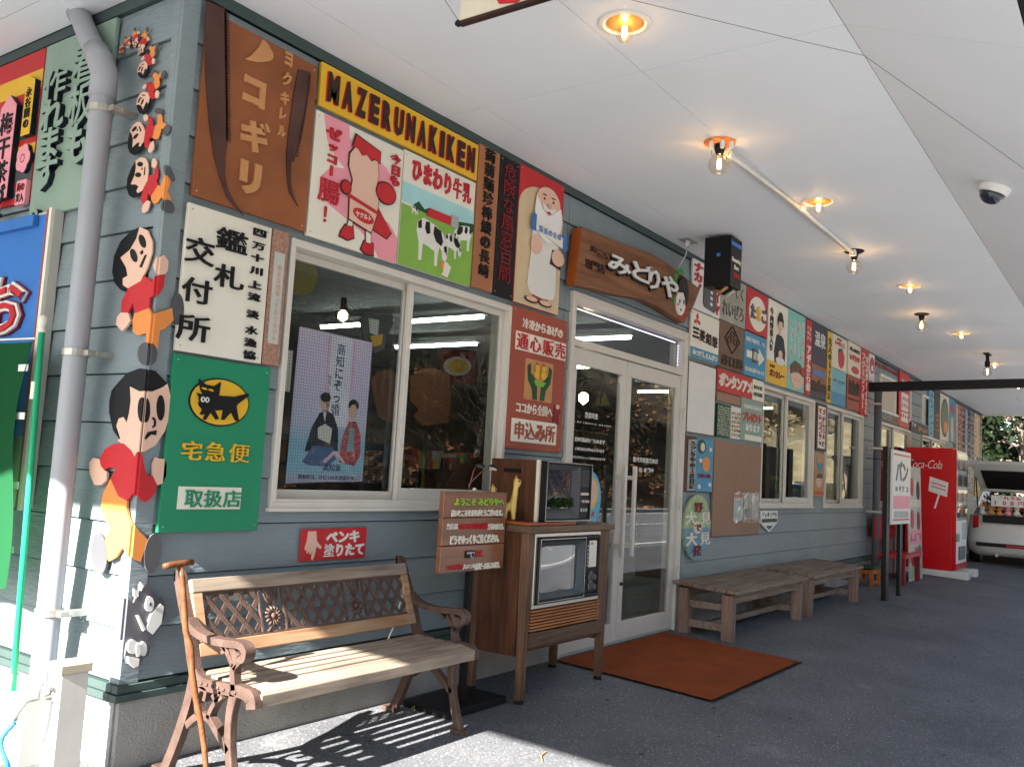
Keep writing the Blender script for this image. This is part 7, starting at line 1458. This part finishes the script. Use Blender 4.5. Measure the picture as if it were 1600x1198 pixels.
# ================================================================= SEEN THROUGH THE GLASS
po = thing('poster', 'pale violet and blue poster of a couple in wedding kimono inside the first window', 'poster', (.0, .088, 0))
pm = bpy.data.materials.new('poster_paper'); pm.use_nodes = True; n = pm.node_tree; b_ = n.nodes['Principled BSDF']; b_.inputs['Roughness'].default_value = .5
tcn = n.nodes.new('ShaderNodeTexCoord'); sp_ = n.nodes.new('ShaderNodeSeparateXYZ'); cr_ = n.nodes.new('ShaderNodeValToRGB'); n.links.new(tcn.outputs['Generated'], sp_.inputs[0]); n.links.new(sp_.outputs['Z'], cr_.inputs[0]); n.links.new(cr_.outputs[0], b_.inputs['Base Color'])
cr_.color_ramp.elements[0].color = (.62, .50, .68, 1); cr_.color_ramp.elements[0].position = 0; cr_.color_ramp.elements[1].color = (.82, .66, .84, 1); cr_.color_ramp.elements[1].position = 1
for p_, c_ in ((.10, (.32, .60, .76, 1)), (.26, (.28, .52, .70, 1)), (.42, (.62, .60, .80, 1)), (.75, (.76, .62, .84, 1))): cr_.color_ramp.elements.new(p_).color = c_
PX0, PX1, PZ0, PZ1 = .765, 1.252, 1.08, 1.80; PW, PH = PX1-PX0, PZ1-PZ0
MB().prism([(PX0-.01, PZ0-.008), (PX0+.25, PZ0+.004), (PX1-.004, PZ0+.012), (PX1, PZ1-.004), (PX0, PZ1)], -.001, .001).build('sheet', pm, po)
pf = lambda pts: [(PX0+a*PW, PZ0+b*PH) for a, b in pts]
po.location = (0, .090, 0)
poly(po, 'pale_stripe', pf([(.42, .38), (.72, .38), (.72, .985), (.42, .985)]), mat('poster_pale', (.84, .79, .90), .5), .0012, .0003)
poly(po, 'pink_stripe', pf([(.38, .40), (.415, .40), (.415, .985), (.38, .985)]), mat('poster_pink', (.85, .52, .66), .5), .0012, .0003); poly(po, 'pink_stripe', pf([(.725, .40), (.76, .40), (.76, .985), (.725, .985)]), MATS['poster_pink'], .0012, .0003)
poly(po, 'man_robe', pf([(.18, .20), (.25, .36), (.34, .46), (.42, .48), (.52, .46), (.60, .36), (.62, .20)]), mat('print_black', (.015, .022, .04), .5), .0015, .0003); poly(po, 'man_skirt', pf([(.16, .13), (.28, .24), (.55, .24), (.60, .16), (.50, .11), (.25, .11)]), mat('print_blue', (.08, .16, .32), .5), .0018, .0003)
poly(po, 'man_face', [(PX0+a, PZ0+b) for a, b in ell(.40*PW, .53*PH, .032, .045, 18)], M_SKIN, .0018, .0003); poly(po, 'man_hair', [(PX0+a, PZ0+b) for a, b in ell(.40*PW, .565*PH, .034, .024, 14)], M_BLACK, .0021, .0003); poly(po, 'collar', pf([(.37, .48), (.43, .48), (.415, .40)]), M_WHITE, .0018, .0003); poly(po, 'fan', pf([(.34, .29), (.50, .26), (.52, .36), (.42, .39), (.33, .36)]), M_WHITE, .0021, .0003)
poly(po, 'woman_robe', pf([(.64, .14), (.66, .30), (.74, .42), (.84, .43), (.92, .34), (.94, .20), (.86, .12)]), mat('print_red', (.50, .10, .12), .5, var=.7, scale=60), .0015, .0003); poly(po, 'woman_face', [(PX0+a, PZ0+b) for a, b in ell(.79*PW, .49*PH, .027, .037, 16)], M_SKIN, .0018, .0003); poly(po, 'woman_hair', [(PX0+a, PZ0+b) for a, b in ell(.79*PW, .535*PH, .036, .030, 16)], M_BLACK, .0016, .0003); poly(po, 'obi', pf([(.74, .22), (.84, .22), (.82, .38), (.76, .38)]), mat('print_teal', (.25, .42, .45), .5), .0018, .0003)
poly(po, 'roof_mark', pf([(.42, .14), (.56, .215), (.60, .215), (.73, .14), (.70, .135), (.58, .195), (.46, .13)]), MATS['poster_pink'], .0021, .0003)
M_INK = mat('print_ink', (.02, .05, .12), .5)
for i, ch in enumerate('高知にぞっ婚'): txt(po, ch, PX0+.50*PW-.002*i, PZ0+(.86-.082*i)*PH, .13*PW*.95, .085*PH, M_INK, .0018, .0004, off=.02)
txt(po, 'ひろしま和歌子', PX0+.41*PW, PZ0+.46*PH, .05*PW, .26*PH, M_INK, .0018, .0004, vert=True); txt(po, '高知家', PX0+.43*PW, PZ0+.075*PH, .25*PW, .055*PH, M_INK, .0024, .0004, off=.02); txt(po, '高知県は、ひとつの大家族やき。', PX0+.12*PW, PZ0+.018*PH, .80*PW, .032*PH, M_INK, .0024, .0004)
def deco(lab, pts, m, y, name='window_cutout', cat='decoration', th=.008):
    o = MB().prism([Wp(px, py, -y) for px, py in pts], -th/2, th/2).build(name, m, None); o.location = (0, y, 0); return tag(o, lab, cat, 'cut-outs hanging inside the first window')
deco('mustard disc hanging inside the top left of the first window', [(468+28*math.cos(a), 432+30*math.sin(a)) for a in [2*PI*k/30 for k in range(30)]], mat('mustard_card', (.35, .26, .06), .6), .35)
deco('brown blob shaped cut-out on the left side of the right pane, first window', [(640, 590), (655, 577), (680, 575), (700, 582), (705, 620), (700, 660), (660, 665), (645, 650), (655, 640), (640, 625)], mat('brown_card', (.16, .065, .03), .6), .35)
deco('large brown rounded cut-out at the bottom of the right pane, first window', [(690, 790), (700, 750), (720, 725), (745, 712), (770, 715), (775, 740), (768, 790)], MATS['brown_card'], .40)
deco('brown cut-out between the poster and the middle of the first window', [(578, 595), (590, 580), (610, 578), (625, 590), (628, 640), (610, 662), (590, 650)], MATS['brown_card'], .42)
cw_ = deco('black and white cow head cut-out above the wedding poster', [(562, 500), (570, 488), (592, 492), (612, 490), (614, 505), (606, 520), (600, 545), (585, 552), (572, 540), (566, 520)], M_GREY, .30)
for q in ([(576, 497), (592, 500), (590, 525), (578, 520)],): MB().prism([Wp(px, py, -.294) for px, py in q], -.003, .0).build('white_blaze', M_WHITE, cw_).location = (0, -.005, 0)
MB().prism([Wp(px, py, -.294) for px, py in [(578, 525), (598, 522), (596, 538), (584, 542)]], -.003, .0).build('muzzle', M_YEL, cw_).location = (0, -.005, 0)
cdv = deco('white card with a pink dot and handwriting at the left edge of the first window', [(440, 545), (457, 548), (452, 612), (436, 610)], M_CREAM2, .12, cat='card')
MB().prism([Wp(444+5*math.cos(a), 562+9*math.sin(a), -.114) for a in [2*PI*k/14 for k in range(14)]], -.002, 0).build('pink_dot', M_PINK, cdv).location = (0, -.004, 0)
rpl = deco('red round plate picture hanging behind the right pane of the first window', [(690, 545), (745, 548), (740, 600), (688, 598)], M_DRED, .5)
MB().prism([Wp(715+22*math.cos(a), 572+15*math.sin(a), -.49) for a in [2*PI*k/22 for k in range(22)]], -.003, 0).build('pale_ring', M_CREAM, rpl).location = (0, -.006, 0); MB().prism([Wp(715+15*math.cos(a), 572+10*math.sin(a), -.49) for a in [2*PI*k/18 for k in range(18)]], -.003, 0).build('yellow_centre', M_YEL, rpl).location = (0, -.010, 0)
ib = thing('bare_bulb', 'lit bare bulb hanging inside behind the first window, above the poster', 'ceiling light', tuple(on(536, 490, 1, 1.0)[:3])); MB().lathe([(.03, .02), (.02, .05), (.02, .10)], 12).build('lampholder', M_BLACK, ib); MB().lathe([(.01, .02), (.03, 0), (.03, -.03), (.004, -.05)], 14).build('bulb', mat('lit_warm_bulb', (1, .8, .5), .5, emit=(1, .72, .4), estr=6), ib, smooth=True)
ib = thing('bare_bulb', 'lit bare bulb hanging inside behind the left glass door', 'ceiling light', tuple(on(912, 617, 1, 1.2)[:3])); MB().lathe([(.03, .02), (.02, .05), (.02, .10)], 12).build('lampholder', M_BLACK, ib); MB().lathe([(.01, .03), (.045, 0), (.045, -.05), (.004, -.09)], 14).build('bulb', MATS['lit_warm_bulb'], ib, smooth=True)
# white print on the glass doors
def dtx(s, x0, y0, x1, y1, off=.03):
    a = Wp(x0, y0, -.004); b = Wp(x1, y0+(y1-y0), -.004); txt(dr, s, a[0], b[1], b[0]-a[0], a[1]-b[1], M_WHITE, -.0036, .0012, off=off, name='door_lettering')
dtx('営業時間', 914, 643, 933.6, 656, .04); dtx('10:00くらい～14:00くらい', 890, 655, 954, 668, .03); dtx('（土曜日は15:00くらいまでやります）', 890, 670.5, 952, 679, .02); dtx('日曜日は殆ど休みます', 898, 682, 945, 694.5, .04); dtx('土曜日は気がゆるんでいます', 898, 697.5, 944, 707.5, .03); dtx('夏空以外にいってはゆるゆるです', 893, 711, 946, 720, .03)
dtx('限界突破集落の店', 989, 713, 1028, 725, .05); dtx('(有)みどりや', 994, 729, 1021, 739, .05)
tr_ = thing('parking_triangle', 'dark yellow triangle sign with a letter P inside the left glass door', 'sign', (0, .5, 0))
MB().prism([Wp(px, py, -.5) for px, py in ((923, 636), (941, 598), (958, 636))], 0, .008).build('border', M_GREY, tr_); MB().prism([Wp(px, py, -.5) for px, py in ((928, 633), (941, 606), (953, 633))], -.003, -.0005).build('field', mat('dull_yellow', (.30, .24, .07), .6), tr_)
a = Wp(936, 630, -.5); txt(tr_, 'P', a[0], a[1], .06, .14, M_GREY, .003, .002, off=.05)
# leaves and twig on the ground
for i, (px, py, m, lab) in enumerate(((648, 1108, L_YG, 'small yellow green leaf on the black base plate edge'), (688, 1118, mat('red_leaf', (.5, .12, .05), .5), 'tiny red leaf at the right front bench foot'), (900, 1077, L_BR, 'tiny brown leaf on the asphalt near the mat'))):
    r_ = ray(px, py); t_ = (SL*CAM.y-CAM.z)/(r_.z-SL*r_.y); p = CAM+r_*t_
    tag(MB().prism([(-.03, 0), (-.015, .012), (0, .014), (.03, .002), (0, -.008), (-.015, -.008)], -.001, .001).build('fallen_leaf', m, None), lab, 'leaf').location = p+Vector((0, 0, .008)); bpy.context.scene.objects[-1]
r_ = ray(850, 1182); t_ = (SL*CAM.y-CAM.z)/(r_.z-SL*r_.y); p = CAM+r_*t_
tag(MB().tube([(-.06, -.03, 0), (-.01, .01, .004), (.06, .025, 0)], .003, 5).build('twig', M_TAN, None), 'thin bent twig lying on the sunlit asphalt', 'twig').location = p+Vector((0, 0, .004))
